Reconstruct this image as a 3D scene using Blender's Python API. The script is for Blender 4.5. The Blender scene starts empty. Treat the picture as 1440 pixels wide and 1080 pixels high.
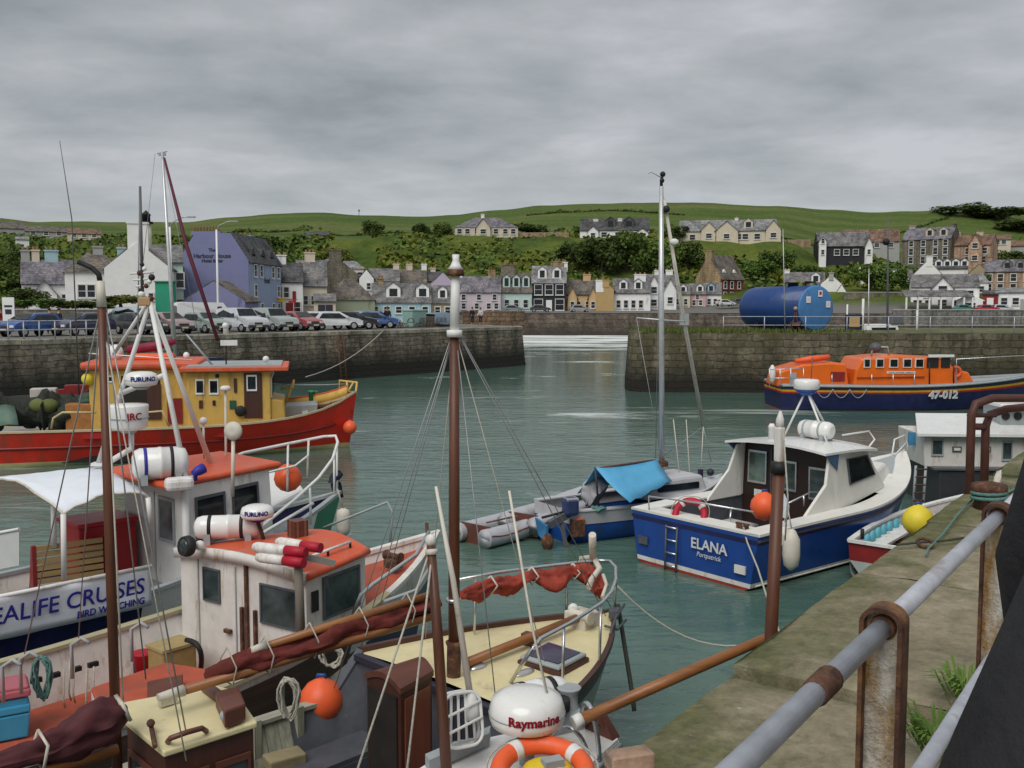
import bpy, bmesh, math, random
from mathutils import Vector, Matrix
R = math.radians
sc = bpy.context.scene
C = sc.collection
rnd = random.Random(11)

# ------------------------------------------------------------------ camera
EYE = 5.5; FPX = 1400.0; PITCH = math.atan(110 / 1400.0)
CP, SP = math.cos(PITCH), math.sin(PITCH)
def ray(px, py):
    dx = (px - 720) / FPX; dy = (540 - py) / FPX
    return Vector((dx, CP + dy * SP, -SP + dy * CP))
def W(px, py, z):
    """point of the plane at height z seen at a place in the photograph"""
    d = ray(px, py); t = (z - EYE) / d.z
    return Vector((0, 0, EYE)) + d * t
def V(px, py, Y):
    """point at distance Y down the harbour seen at a place in the photograph"""
    d = ray(px, py); t = Y / d.y
    return Vector((0, 0, EYE)) + d * t
cam = bpy.data.cameras.new('camera'); cam.sensor_width = 36; cam.lens = 36 * FPX / 1440
cam.clip_start = 0.05; cam.clip_end = 6000
cam_o = bpy.data.objects.new('camera', cam); C.objects.link(cam_o)
cam_o.location = (0, 0, EYE); cam_o.rotation_euler = (math.pi / 2 - PITCH, 0, 0)
sc.camera = cam_o

# ------------------------------------------------------------------ mesh builder
def rz3(a): return Matrix.Rotation(a, 3, 'Z')
def frame(p, q, up=Vector((0, 0, 1))):
    x = (q - p).normalized(); y = up.cross(x)
    if y.length < 1e-4: y = Vector((0, 1, 0)).cross(x)
    y.normalize(); z = x.cross(y)
    return Matrix((x, y, z)).transposed()
class MB:
    def __init__(s): s.v = []; s.f = []; s.m = []; s.s = []
    def add(s, vs, fs, m=0, smooth=False):
        b = len(s.v); s.v += [Vector(v) for v in vs]
        for f in fs:
            s.f.append([i + b for i in f]); s.m.append(m); s.s.append(smooth)
        return s
    def box(s, c, size, rot=None, m=0, taper=1.0):
        c = Vector(c); a, b, d = size[0] / 2, size[1] / 2, size[2] / 2
        pts = []
        for z, k in ((-d, 1), (d, taper)):
            for x, y in ((-a, -b), (a, -b), (a, b), (-a, b)):
                p = Vector((x * k, y * k, z))
                if rot is not None: p = (rz3(rot) if isinstance(rot, (int, float)) else rot) @ p
                pts.append(c + p)
        return s.add(pts, [(3, 2, 1, 0), (4, 5, 6, 7), (0, 1, 5, 4), (1, 2, 6, 5), (2, 3, 7, 6), (3, 0, 4, 7)], m)
    def beam(s, p, q, w, h, m=0, up=Vector((0, 0, 1))):
        p, q = Vector(p), Vector(q)
        return s.box((p + q) / 2, ((q - p).length, w, h), frame(p, q, up), m)
    def tube(s, pts, r, n=8, m=0, closed=False, cap=True):
        pts = [Vector(p) for p in pts]; k = len(pts)
        rs = r if isinstance(r, (list, tuple)) else [r] * k
        vs = []; prev = None
        for i, p in enumerate(pts):
            if closed: t = pts[(i + 1) % k] - pts[i - 1]
            else: t = pts[min(i + 1, k - 1)] - pts[max(i - 1, 0)]
            t.normalize()
            if prev is None:
                u = Vector((0, 0, 1)).cross(t)
                if u.length < .05: u = Vector((1, 0, 0)).cross(t)
            else: u = prev - t * prev.dot(t)
            u.normalize(); prev = u; w = t.cross(u)
            for j in range(n):
                a = 2 * math.pi * j / n
                vs.append(p + (u * math.cos(a) + w * math.sin(a)) * rs[i])
        fs = []
        for i in range(k if closed else k - 1):
            i2 = (i + 1) % k
            for j in range(n):
                j2 = (j + 1) % n
                fs.append((i * n + j, i * n + j2, i2 * n + j2, i2 * n + j))
        s.add(vs, fs, m, True)
        if cap and not closed:
            b = len(s.v) - len(vs)
            s.f.append([b + j for j in range(n)][::-1]); s.m.append(m); s.s.append(False)
            s.f.append([b + (k - 1) * n + j for j in range(n)]); s.m.append(m); s.s.append(False)
        return s
    def lathe(s, prof, c=(0, 0, 0), rot=None, n=20, m=0):
        c = Vector(c); vs = []
        for r, z in prof:
            for j in range(n):
                a = 2 * math.pi * j / n
                p = Vector((r * math.cos(a), r * math.sin(a), z))
                if rot is not None: p = rot @ p
                vs.append(c + p)
        fs = [(i * n + j, i * n + (j + 1) % n, (i + 1) * n + (j + 1) % n, (i + 1) * n + j) for i in range(len(prof) - 1) for j in range(n)]
        s.add(vs, fs, m, True); b = len(s.v) - len(vs)
        s.f.append([b + j for j in range(n)][::-1]); s.m.append(m); s.s.append(False)
        e = b + (len(prof) - 1) * n
        s.f.append([e + j for j in range(n)]); s.m.append(m); s.s.append(False)
        return s
    def ball(s, c, r, n=14, m=0, rot=None):
        r = (r, r, r) if not isinstance(r, (tuple, list)) else r
        prof = [(max(.02, math.sin(math.pi * i / n)), -math.cos(math.pi * i / n)) for i in range(n + 1)]
        D = Matrix.Diagonal(Vector(r))
        return s.lathe(prof, c, (rot @ D) if rot is not None else D, n + 4, m)
    def poly(s, pts, m=0): return s.add(pts, [tuple(range(len(pts)))], m)
    def prism(s, pts, ext, m=0):
        pts = [Vector(p) for p in pts]; e = Vector(ext); n = len(pts)
        return s.add(pts + [p + e for p in pts], [tuple(range(n))[::-1], tuple(range(n, 2 * n))] + [(i, (i + 1) % n, n + (i + 1) % n, n + i) for i in range(n)], m)
    def grid(s, rows, m=0, smooth=True):
        n = len(rows[0]); vs = [p for r in rows for p in r]
        return s.add(vs, [(i * n + j, i * n + j + 1, (i + 1) * n + j + 1, (i + 1) * n + j) for i in range(len(rows) - 1) for j in range(n - 1)], m, smooth)
    def local(s, root):
        M = MAT[root].inverted(); s.v = [M @ v for v in s.v]; return s
    def xf(s, M): s.v = [M @ v for v in s.v]; return s
def bez(p0, p1, p2, p3, n=10):
    p0, p1, p2, p3 = map(Vector, (p0, p1, p2, p3)); o = []
    for i in range(n + 1):
        t = i / n; o.append(p0 * (1 - t) ** 3 + p1 * 3 * t * (1 - t) ** 2 + p2 * 3 * t * t * (1 - t) + p3 * t ** 3)
    return o
def sag(p, q, d, n=10):
    p, q = Vector(p), Vector(q)
    return [p.lerp(q, i / n) - Vector((0, 0, d * 4 * (i / n) * (1 - i / n))) for i in range(n + 1)]
def mesh_of(name, mb, mats, solid=0):
    me = bpy.data.meshes.new(name)
    me.from_pydata([tuple(v) for v in mb.v], [], mb.f); me.update()
    for x in (mats if isinstance(mats, (list, tuple)) else [mats]): me.materials.append(x)
    me.polygons.foreach_set('material_index', mb.m); me.polygons.foreach_set('use_smooth', mb.s)
    bm = bmesh.new(); bm.from_mesh(me); bmesh.ops.recalc_face_normals(bm, faces=bm.faces); bm.to_mesh(me); bm.free()
    return me
MAT = {}
def finish(o, bevel=0, solid=0, sub=0):
    if solid:
        x = o.modifiers.new('thickness', 'SOLIDIFY'); x.thickness = solid; x.offset = 0
    if bevel:
        x = o.modifiers.new('soft_edges', 'BEVEL'); x.width = bevel; x.segments = 2; x.limit_method = 'ANGLE'; x.angle_limit = R(40)
    if sub:
        x = o.modifiers.new('smooth', 'SUBSURF'); x.levels = sub; x.render_levels = sub
def tag(o, label, cat, group=None):
    o['label'] = label; o['category'] = cat
    if group: o['group'] = group
    return o
def thing(name, label, cat, loc=(0, 0, 0), rot=0, group=None):
    o = bpy.data.objects.new(name, None); C.objects.link(o); o.empty_display_size = .3
    o.location = loc; o.rotation_euler = (0, 0, rot)
    MAT[o] = Matrix.Translation(Vector(loc)) @ Matrix.Rotation(rot, 4, 'Z')
    return tag(o, label, cat, group)
def part(name, mb, mats, parent, label=None, **k):
    o = bpy.data.objects.new(name, mesh_of(name, mb, mats)); C.objects.link(o); o.parent = parent
    finish(o, **k)
    if label: o['label'] = label
    return o
def solo(name, mb, mats, label, cat, group=None, **k):
    """a thing that is one mesh: origin at its base"""
    xs = [v.x for v in mb.v]; ys = [v.y for v in mb.v]; zs = [v.z for v in mb.v]
    c = Vector(((min(xs) + max(xs)) / 2, (min(ys) + max(ys)) / 2, min(zs)))
    mb.v = [v - c for v in mb.v]
    o = bpy.data.objects.new(name, mesh_of(name, mb, mats)); C.objects.link(o); o.location = c
    MAT[o] = Matrix.Translation(c)
    finish(o, **k); return tag(o, label, cat, group)
def struct(name, mb, mats, **k):
    o = bpy.data.objects.new(name, mesh_of(name, mb, mats)); C.objects.link(o); finish(o, **k)
    o['kind'] = 'structure'; return o
def children(o): return [c for c in bpy.data.objects if c.parent == o]
KIDS = {}
def copy_tree(o, parent=None, paint=None):
    c = o.copy(); C.objects.link(c); c.parent = parent
    for ch in KIDS.setdefault(o, children(o)): copy_tree(ch, c)
    return c
def text_mb(body, size, o, xdir, up, depth=.01, align='CENTER', bold=0, shear=0):
    cu = bpy.data.curves.new('lettering', 'FONT'); cu.body = body; cu.size = size; cu.align_x = align; cu.align_y = 'CENTER'
    cu.extrude = depth; cu.offset = bold; cu.resolution_u = 3; cu.shear = shear
    t = bpy.data.objects.new('lettering', cu); C.objects.link(t)
    bpy.context.view_layer.update()
    me = bpy.data.meshes.new_from_object(t.evaluated_get(bpy.context.evaluated_depsgraph_get()))
    x = Vector(xdir).normalized(); u = Vector(up); u = (u - x * u.dot(x)).normalized(); n = x.cross(u)
    M = Matrix((x, u, n)).transposed(); o = Vector(o)
    mb = MB(); mb.add([o + M @ v.co for v in me.vertices], [tuple(p.vertices) for p in me.polygons])
    bpy.data.objects.remove(t); bpy.data.curves.remove(cu); bpy.data.meshes.remove(me)
    return mb

# ------------------------------------------------------------------ materials
def _nt(name):
    m = bpy.data.materials.new(name); m.use_nodes = True; nt = m.node_tree
    return m, nt, nt.nodes['Principled BSDF'], nt.links
def nd(nt, t, **k):
    n = nt.nodes.new(t)
    for a, b in k.items():
        if a in n.inputs: n.inputs[a].default_value = b
        else: setattr(n, a, b)
    return n
def ramp(nt, stops):
    n = nt.nodes.new('ShaderNodeValToRGB'); e = n.color_ramp.elements
    while len(e) < len(stops): e.new(.5)
    for el, (p, c) in zip(e, stops):
        el.position = p; el.color = (c[0], c[1], c[2], 1) if isinstance(c, (tuple, list)) else (c, c, c, 1)
    return n
MC = {}
def paint(name, rgb, rough=.45, var=.18, scale=3, bump=.0, metal=0, dirt=None, damt=.25, dscale=2.5, streak=True, spec=.4, coat=0):
    """painted / plain surface with mottling and patches of wear"""
    if name in MC: return MC[name]
    m, nt, p, lk = _nt(name)
    tc = nd(nt, 'ShaderNodeTexCoord')
    n1 = nd(nt, 'ShaderNodeTexNoise', Scale=scale, Detail=6.0, Roughness=.65); lk.new(tc.outputs['Object'], n1.inputs['Vector'])
    c = Vector(rgb)
    r1 = ramp(nt, [(.3, tuple(c * (1 - var))), (.7, tuple(c * (1 + var)))]); lk.new(n1.outputs['Fac'], r1.inputs['Fac'])
    out = r1.outputs['Color']
    if dirt is not None:
        mp = nd(nt, 'ShaderNodeMapping'); lk.new(tc.outputs['Object'], mp.inputs['Vector'])
        mp.inputs['Scale'].default_value = (1, 1, .25) if streak else (1, 1, 1)
        n2 = nd(nt, 'ShaderNodeTexNoise', Scale=dscale, Detail=8.0, Roughness=.7); lk.new(mp.outputs['Vector'], n2.inputs['Vector'])
        r2 = ramp(nt, [(.62 - damt * .5, 0.0), (.74 - damt * .3, 1.0)]); lk.new(n2.outputs['Fac'], r2.inputs['Fac'])
        mx = nd(nt, 'ShaderNodeMix', data_type='RGBA'); lk.new(r2.outputs['Color'], mx.inputs[0]); lk.new(out, mx.inputs[6])
        mx.inputs[7].default_value = (*dirt, 1); out = mx.outputs[2]
    lk.new(out, p.inputs['Base Color'])
    rr = nd(nt, 'ShaderNodeMapRange'); rr.inputs[3].default_value = max(.05, rough - .12); rr.inputs[4].default_value = min(1, rough + .18)
    lk.new(n1.outputs['Fac'], rr.inputs[0]); lk.new(rr.outputs[0], p.inputs['Roughness'])
    p.inputs['Metallic'].default_value = metal; p.inputs['Specular IOR Level'].default_value = spec
    p.inputs['Coat Weight'].default_value = coat
    if bump:
        b = nd(nt, 'ShaderNodeBump', Strength=bump, Distance=.02); lk.new(n1.outputs['Fac'], b.inputs['Height']); lk.new(b.outputs['Normal'], p.inputs['Normal'])
    MC[name] = m; return m
def wood(name, rgb, scale=8, rough=.5, axis='X', var=.35, plank=0):
    if name in MC: return MC[name]
    m, nt, p, lk = _nt(name)
    tc = nd(nt, 'ShaderNodeTexCoord'); mp = nd(nt, 'ShaderNodeMapping'); lk.new(tc.outputs['Object'], mp.inputs['Vector'])
    mp.inputs['Scale'].default_value = {'X': (.12, 1, 1), 'Y': (1, .12, 1), 'Z': (1, 1, .12)}[axis]
    n1 = nd(nt, 'ShaderNodeTexNoise', Scale=scale, Detail=8.0, Roughness=.7); lk.new(mp.outputs['Vector'], n1.inputs['Vector'])
    c = Vector(rgb); r1 = ramp(nt, [(.25, tuple(c * (1 - var))), (.55, tuple(c)), (.8, tuple(c * (1 + var)))]); lk.new(n1.outputs['Fac'], r1.inputs['Fac'])
    out = r1.outputs['Color']; h = n1.outputs['Fac']
    if plank:
        sx = nd(nt, 'ShaderNodeSeparateXYZ'); lk.new(tc.outputs['Object'], sx.inputs[0])
        mu = nd(nt, 'ShaderNodeMath', operation='MULTIPLY'); mu.inputs[1].default_value = 1 / plank; lk.new(sx.outputs['Z' if axis == 'X' else 'X'], mu.inputs[0])
        fr = nd(nt, 'ShaderNodeMath', operation='FRACT'); lk.new(mu.outputs[0], fr.inputs[0])
        rp = ramp(nt, [(.0, .25), (.08, 1.0)]); lk.new(fr.outputs[0], rp.inputs['Fac'])
        mx = nd(nt, 'ShaderNodeMix', data_type='RGBA', blend_type='MULTIPLY'); mx.inputs[0].default_value = 1
        lk.new(out, mx.inputs[6]); lk.new(rp.outputs['Color'], mx.inputs[7]); out = mx.outputs[2]; h = rp.outputs['Color']
    lk.new(out, p.inputs['Base Color']); p.inputs['Roughness'].default_value = rough
    b = nd(nt, 'ShaderNodeBump', Strength=.25, Distance=.01); lk.new(h, b.inputs['Height']); lk.new(b.outputs['Normal'], p.inputs['Normal'])
    MC[name] = m; return m
def glass(name, rgb=(.015, .02, .022), rough=.06):
    if name in MC: return MC[name]
    m, nt, p, lk = _nt(name)
    tc = nd(nt, 'ShaderNodeTexCoord'); n1 = nd(nt, 'ShaderNodeTexNoise', Scale=2.5, Detail=3.0); lk.new(tc.outputs['Object'], n1.inputs['Vector'])
    c = Vector(rgb); r1 = ramp(nt, [(.35, tuple(c * .6)), (.7, tuple(c * 2.2))]); lk.new(n1.outputs['Fac'], r1.inputs['Fac']); lk.new(r1.outputs['Color'], p.inputs['Base Color'])
    p.inputs['Roughness'].default_value = rough; p.inputs['Specular IOR Level'].default_value = .4
    MC[name] = m; return m
def stone(name, a, b, bw=1.0, bh=.45, mortar=(.05, .05, .04), tide=None, weed=(.045, .05, .02), bump=.6, green=0.0, moss=(.10, .12, .03)):
    """coursed masonry in the wall's own frame (x along, z up); tide = (z low, z high) of the weed band"""
    if name in MC: return MC[name]
    m, nt, p, lk = _nt(name)
    tc = nd(nt, 'ShaderNodeTexCoord'); sx = nd(nt, 'ShaderNodeSeparateXYZ'); lk.new(tc.outputs['Object'], sx.inputs[0])
    nw = nd(nt, 'ShaderNodeTexNoise', Scale=1.1, Detail=5.0, Roughness=.6); lk.new(tc.outputs['Object'], nw.inputs['Vector'])
    ad = nd(nt, 'ShaderNodeMath', operation='ADD'); lk.new(sx.outputs['X'], ad.inputs[0]); lk.new(sx.outputs['Y'], ad.inputs[1])
    wz = nd(nt, 'ShaderNodeMath', operation='MULTIPLY_ADD'); lk.new(nw.outputs['Fac'], wz.inputs[0]); wz.inputs[1].default_value = .42; lk.new(sx.outputs['Z'], wz.inputs[2])
    wx = nd(nt, 'ShaderNodeMath', operation='MULTIPLY_ADD'); lk.new(nw.outputs['Fac'], wx.inputs[0]); wx.inputs[1].default_value = 1.1; lk.new(ad.outputs[0], wx.inputs[2]); cb = nd(nt, 'ShaderNodeCombineXYZ'); lk.new(wx.outputs[0], cb.inputs[0]); lk.new(wz.outputs[0], cb.inputs[1])
    br = nd(nt, 'ShaderNodeTexBrick', Scale=1.0); br.inputs['Brick Width'].default_value = bw; br.inputs['Row Height'].default_value = bh
    br.inputs['Mortar Size'].default_value = .035; br.inputs['Mortar Smooth'].default_value = .6; br.inputs['Bias'].default_value = -.1
    br.inputs['Color1'].default_value = (*a, 1); br.inputs['Color2'].default_value = (*b, 1); br.inputs['Mortar'].default_value = (*mortar, 1)
    lk.new(cb.outputs[0], br.inputs['Vector'])
    n1 = nd(nt, 'ShaderNodeTexNoise', Scale=3.0, Detail=9.0, Roughness=.75); lk.new(tc.outputs['Object'], n1.inputs['Vector'])
    r1 = ramp(nt, [(.28, .35), (.5, .95), (.72, 1.6)]); lk.new(n1.outputs['Fac'], r1.inputs['Fac'])
    mx = nd(nt, 'ShaderNodeMix', data_type='RGBA', blend_type='MULTIPLY'); mx.inputs[0].default_value = 1
    lk.new(br.outputs['Color'], mx.inputs[6]); lk.new(r1.outputs['Color'], mx.inputs[7]); out = mx.outputs[2]
    # vertical runs of rust and lime
    mp = nd(nt, 'ShaderNodeMapping'); mp.inputs['Scale'].default_value = (1, 1, .12); lk.new(tc.outputs['Object'], mp.inputs['Vector'])
    n3 = nd(nt, 'ShaderNodeTexNoise', Scale=.7, Detail=7.0, Roughness=.65); lk.new(mp.outputs['Vector'], n3.inputs['Vector'])
    r3 = ramp(nt, [(.32, (.22, .2, .17)), (.44, (.7, .68, .62)), (.56, (1.1, 1.08, 1.02)), (.66, (1.5, 1.3, 1.05)), (.74, (.8, .5, .35))]); lk.new(n3.outputs['Fac'], r3.inputs['Fac'])
    m3 = nd(nt, 'ShaderNodeMix', data_type='RGBA', blend_type='MULTIPLY'); m3.inputs[0].default_value = .9; lk.new(out, m3.inputs[6]); lk.new(r3.outputs['Color'], m3.inputs[7]); out = m3.outputs[2]
    if green:
        n4 = nd(nt, 'ShaderNodeTexNoise', Scale=.5, Detail=8.0, Roughness=.7); lk.new(tc.outputs['Object'], n4.inputs['Vector'])
        r4 = ramp(nt, [(.5 - green * .2, 0.0), (.62, .85)]); lk.new(n4.outputs['Fac'], r4.inputs['Fac'])
        m4 = nd(nt, 'ShaderNodeMix', data_type='RGBA'); lk.new(r4.outputs['Color'], m4.inputs[0]); lk.new(out, m4.inputs[6]); m4.inputs[7].default_value = (*moss, 1); out = m4.outputs[2]
    if tide:
        zz = nd(nt, 'ShaderNodeMath', operation='MULTIPLY_ADD'); lk.new(n1.outputs['Fac'], zz.inputs[0]); zz.inputs[1].default_value = 1.1; lk.new(sx.outputs['Z'], zz.inputs[2])
        mr = nd(nt, 'ShaderNodeMapRange'); mr.inputs[1].default_value = tide[0]; mr.inputs[2].default_value = tide[1]; mr.inputs[3].default_value = 1; mr.inputs[4].default_value = 0; lk.new(zz.outputs[0], mr.inputs[0])
        m5 = nd(nt, 'ShaderNodeMix', data_type='RGBA'); lk.new(mr.outputs[0], m5.inputs[0]); lk.new(out, m5.inputs[6]); m5.inputs[7].default_value = (*weed, 1); out = m5.outputs[2]
    lk.new(out, p.inputs['Base Color']); p.inputs['Roughness'].default_value = .85; p.inputs['Specular IOR Level'].default_value = .25
    hm = nd(nt, 'ShaderNodeMath', operation='MULTIPLY_ADD'); lk.new(n1.outputs['Fac'], hm.inputs[0]); hm.inputs[1].default_value = .9
    iv = nd(nt, 'ShaderNodeMath', operation='SUBTRACT'); iv.inputs[0].default_value = 1; lk.new(br.outputs['Fac'], iv.inputs[1]); lk.new(iv.outputs[0], hm.inputs[2])
    b_ = nd(nt, 'ShaderNodeBump', Strength=bump, Distance=.06); lk.new(hm.outputs[0], b_.inputs['Height']); lk.new(b_.outputs['Normal'], p.inputs['Normal'])
    MC[name] = m; return m
def leafmat(name, a, b, scale=.35):
    if name in MC: return MC[name]
    m, nt, p, lk = _nt(name)
    tc = nd(nt, 'ShaderNodeTexCoord'); n1 = nd(nt, 'ShaderNodeTexNoise', Scale=scale, Detail=6.0, Roughness=.7); lk.new(tc.outputs['Object'], n1.inputs['Vector'])
    oi = nd(nt, 'ShaderNodeObjectInfo')
    r1 = ramp(nt, [(.3, a), (.68, b)]); lk.new(n1.outputs['Fac'], r1.inputs['Fac'])
    hs = nd(nt, 'ShaderNodeHueSaturation'); mr = nd(nt, 'ShaderNodeMapRange'); mr.inputs[3].default_value = .7; mr.inputs[4].default_value = 1.3
    lk.new(oi.outputs['Random'], mr.inputs[0]); lk.new(mr.outputs[0], hs.inputs['Value']); lk.new(r1.outputs['Color'], hs.inputs['Color'])
    lk.new(hs.outputs['Color'], p.inputs['Base Color']); p.inputs['Roughness'].default_value = .75; p.inputs['Specular IOR Level'].default_value = .2
    MC[name] = m; return m

WHITE = paint('white_paint', (.72, .72, .70), .4, .08, 2.5, dirt=(.44, .36, .26), damt=.12, dscale=4)
WHITE2 = paint('weathered_white_paint', (.66, .64, .60), .5, .12, 3, dirt=(.38, .27, .17), damt=.15, dscale=5)
GEL = paint('white_gelcoat', (.76, .76, .74), .25, .04, 2, dirt=(.5, .48, .42), damt=.0, coat=.3)
CREAM = paint('cream_deck_paint', (.68, .60, .35), .6, .08, 4, .05, dirt=(.42, .36, .20), damt=.06, streak=False)
REDROOF = paint('orange_red_roof_paint', (.62, .095, .035), .45, .16, 2, dirt=(.46, .15, .09), damt=.26, dscale=4, streak=False)
REDDECK = paint('red_deck_paint', (.42, .085, .045), .6, .2, 3, .1, dirt=(.28, .09, .06), damt=.2, streak=False)
RED = paint('red_hull_paint', (.62, .032, .016), .42, .16, 1.2, dirt=(.30, .05, .03), damt=.26, dscale=1.6)
YELLOW = paint('yellow_ochre_paint', (.60, .38, .09), .5, .1, 1.5, dirt=(.36, .20, .06), damt=.2, dscale=2)
NAVY = paint('navy_hull_paint', (.018, .022, .085), .3, .25, 2, dirt=(.06, .05, .06), damt=.06)
BLUE = paint('bright_blue_hull_paint', (.014, .06, .27), .3, .14, 1.5, dirt=(.03, .06, .15), damt=.12, coat=.15)
BLUE2 = paint('mid_blue_paint', (.012, .07, .30), .35, .15, 2, dirt=(.05, .05, .05), damt=.08)
DKRED = paint('dark_red_paint', (.22, .02, .02), .4, .2, 2)
ANTIF = paint('red_antifouling', (.28, .035, .025), .7, .2, 4)
BOOT = paint('pale_boot_top', (.55, .54, .48), .5, .12, 4, dirt=(.2, .2, .12), damt=.2)
BLACK = paint('black_rubber', (.015, .015, .016), .6, .3, 5)
DARK = paint('dark_interior', (.02, .016, .014), .7, .3, 4)
GREYP = paint('blue_grey_paint', (.09, .095, .11), .5, .2, 4, dirt=(.05, .05, .05), damt=.15)
GREYD = paint('grey_deck_paint', (.33, .36, .37), .6, .1, 4)
STEEL = paint('galvanised_steel', (.47, .49, .54), .45, .16, 14, .12, .3, dirt=(.26, .17, .12), damt=.14, dscale=5, streak=False)
ALU = paint('aluminium_spar', (.55, .56, .57), .35, .1, 6, 0, .5)
CHROME = paint('stainless_tube', (.62, .63, .64), .25, .08, 6, 0, .85)
RUST = paint('rusty_iron', (.085, .038, .025), .85, .55, 14, .5, dirt=(.24, .12, .05), damt=.22, dscale=9, streak=False)
BROWNM = paint('red_brown_oxide_paint', (.085, .03, .022), .5, .3, 5, .1, dirt=(.07, .03, .03), damt=.15)
ORANGE = paint('orange_fender_vinyl', (.80, .12, .035), .42, .08, 4, dirt=(.5, .12, .06), damt=.1, streak=False)
YELB = paint('yellow_buoy_vinyl', (.72, .58, .04), .42, .08, 4, dirt=(.5, .42, .08), damt=.1, streak=False)
FENDW = paint('off_white_fender', (.62, .58, .50), .5, .12, 5, dirt=(.3, .27, .2), damt=.2, streak=False)
VARN = wood('varnished_spar', (.30, .12, .04), 9, .42, 'X', .5)
MASTW = wood('varnished_mast', (.105, .034, .015), 12, .5, 'Z', .55)
TEAK = wood('reddish_mahogany', (.13, .045, .03), 8, .45, 'X')
TEAKZ = wood('dark_mahogany_upright', (.07, .025, .018), 8, .45, 'Z')
SLAT = wood('bench_slat_wood', (.36, .24, .10), 8, .5, 'X')
WPLANK = wood('weathered_pale_planks', (.33, .33, .25), 14, .8, 'Z', .6, .17)
BPLANK = wood('brown_hull_planks', (.10, .06, .045), 8, .6, 'X', .4, .11)
SAILR = paint('tan_red_sailcloth', (.33, .05, .03), .8, .35, 9, .7, dirt=(.17, .025, .02), damt=.25, streak=False)
SAILD = paint('dark_tan_sailcloth', (.15, .026, .02), .85, .4, 9, .7, dirt=(.10, .02, .015), damt=.3, streak=False)
SAILM = paint('maroon_sailcloth', (.085, .022, .026), .8, .35, 5, .5, dirt=(.08, .02, .025), damt=.25, streak=False)
ROPE = paint('pale_rope', (.42, .40, .34), .85, .25, 40, .4)
ROPET = paint('teal_rope', (.10, .22, .20), .85, .25, 40, .4)
WIRE = paint('rigging_wire', (.30, .31, .31), .4, .1, 10, 0, .4)
WIRED = paint('dark_rigging_wire', (.10, .10, .10), .5, .1, 10)
GLASS = glass('dark_window_glass', (.012, .016, .018))
GLASSG = glass('grey_green_cabin_glass', (.035, .05, .05))
TARPB = paint('blue_tarpaulin', (.10, .40, .66), .45, .1, 3, .3)
TARPW = paint('white_canvas', (.70, .74, .80), .75, .05, 2, .15)
INFL = paint('grey_inflatable_rubber', (.42, .43, .46), .5, .1, 4, dirt=(.25, .25, .26), damt=.15, streak=False)
LETB = paint('blue_lettering', (.03, .03, .30), .5, .05)
LETW = paint('pale_lettering', (.62, .64, .66), .5, .05)
LETR = paint('red_lettering', (.40, .01, .03), .5, .05)
LETK = paint('dark_lettering', (.03, .03, .05), .5, .05)
# ------------------------------------------------------------------ sky and light
SUN_EL, SUN_AZ = R(52), R(205)     # high and hazy, from behind the camera to the left
wd = bpy.data.worlds.new('World'); sc.world = wd; wd.use_nodes = True
nt = wd.node_tree; lk = nt.links; bg = nt.nodes['Background']; bg.inputs['Strength'].default_value = .1
st = nd(nt, 'ShaderNodeTexSky', sky_type='NISHITA'); st.sun_disc = False; st.sun_elevation = SUN_EL; st.sun_rotation = SUN_AZ
tc = nd(nt, 'ShaderNodeTexCoord'); sx = nd(nt, 'ShaderNodeSeparateXYZ'); lk.new(tc.outputs['Generated'], sx.inputs[0])
zc = nd(nt, 'ShaderNodeMath', operation='MAXIMUM'); zc.inputs[1].default_value = 0.0; lk.new(sx.outputs['Z'], zc.inputs[0])
za = nd(nt, 'ShaderNodeMath', operation='ADD'); za.inputs[1].default_value = .15; lk.new(zc.outputs[0], za.inputs[0])
dx = nd(nt, 'ShaderNodeMath', operation='DIVIDE'); lk.new(sx.outputs['X'], dx.inputs[0]); lk.new(za.outputs[0], dx.inputs[1])
dy = nd(nt, 'ShaderNodeMath', operation='DIVIDE'); lk.new(sx.outputs['Y'], dy.inputs[0]); lk.new(za.outputs[0], dy.inputs[1])
cb = nd(nt, 'ShaderNodeCombineXYZ'); lk.new(dx.outputs[0], cb.inputs[0]); lk.new(dy.outputs[0], cb.inputs[1])
mp = nd(nt, 'ShaderNodeMapping'); mp.inputs['Scale'].default_value = (1.25, 1.4, 1); mp.inputs['Location'].default_value = (3.1, 1.2, 0); mp.inputs['Rotation'].default_value = (0, 0, R(-14)); lk.new(cb.outputs[0], mp.inputs['Vector'])
n1 = nd(nt, 'ShaderNodeTexNoise', Scale=1.25, Detail=10.0, Roughness=.56, Distortion=.1); lk.new(mp.outputs[0], n1.inputs['Vector'])
n2 = nd(nt, 'ShaderNodeTexNoise', Scale=.33, Detail=3.0, Roughness=.5); lk.new(mp.outputs[0], n2.inputs['Vector'])
ma = nd(nt, 'ShaderNodeMath', operation='MULTIPLY_ADD'); lk.new(n2.outputs['Fac'], ma.inputs[0]); ma.inputs[1].default_value = .55; lk.new(n1.outputs['Fac'], ma.inputs[2])
rc = ramp(nt, [(.54, (.20, .217, .223)), (.68, (.26, .273, .277)), (.80, (.31, .318, .322)), (.96, (.40, .40, .408))]); lk.new(ma.outputs[0], rc.inputs['Fac'])
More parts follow.
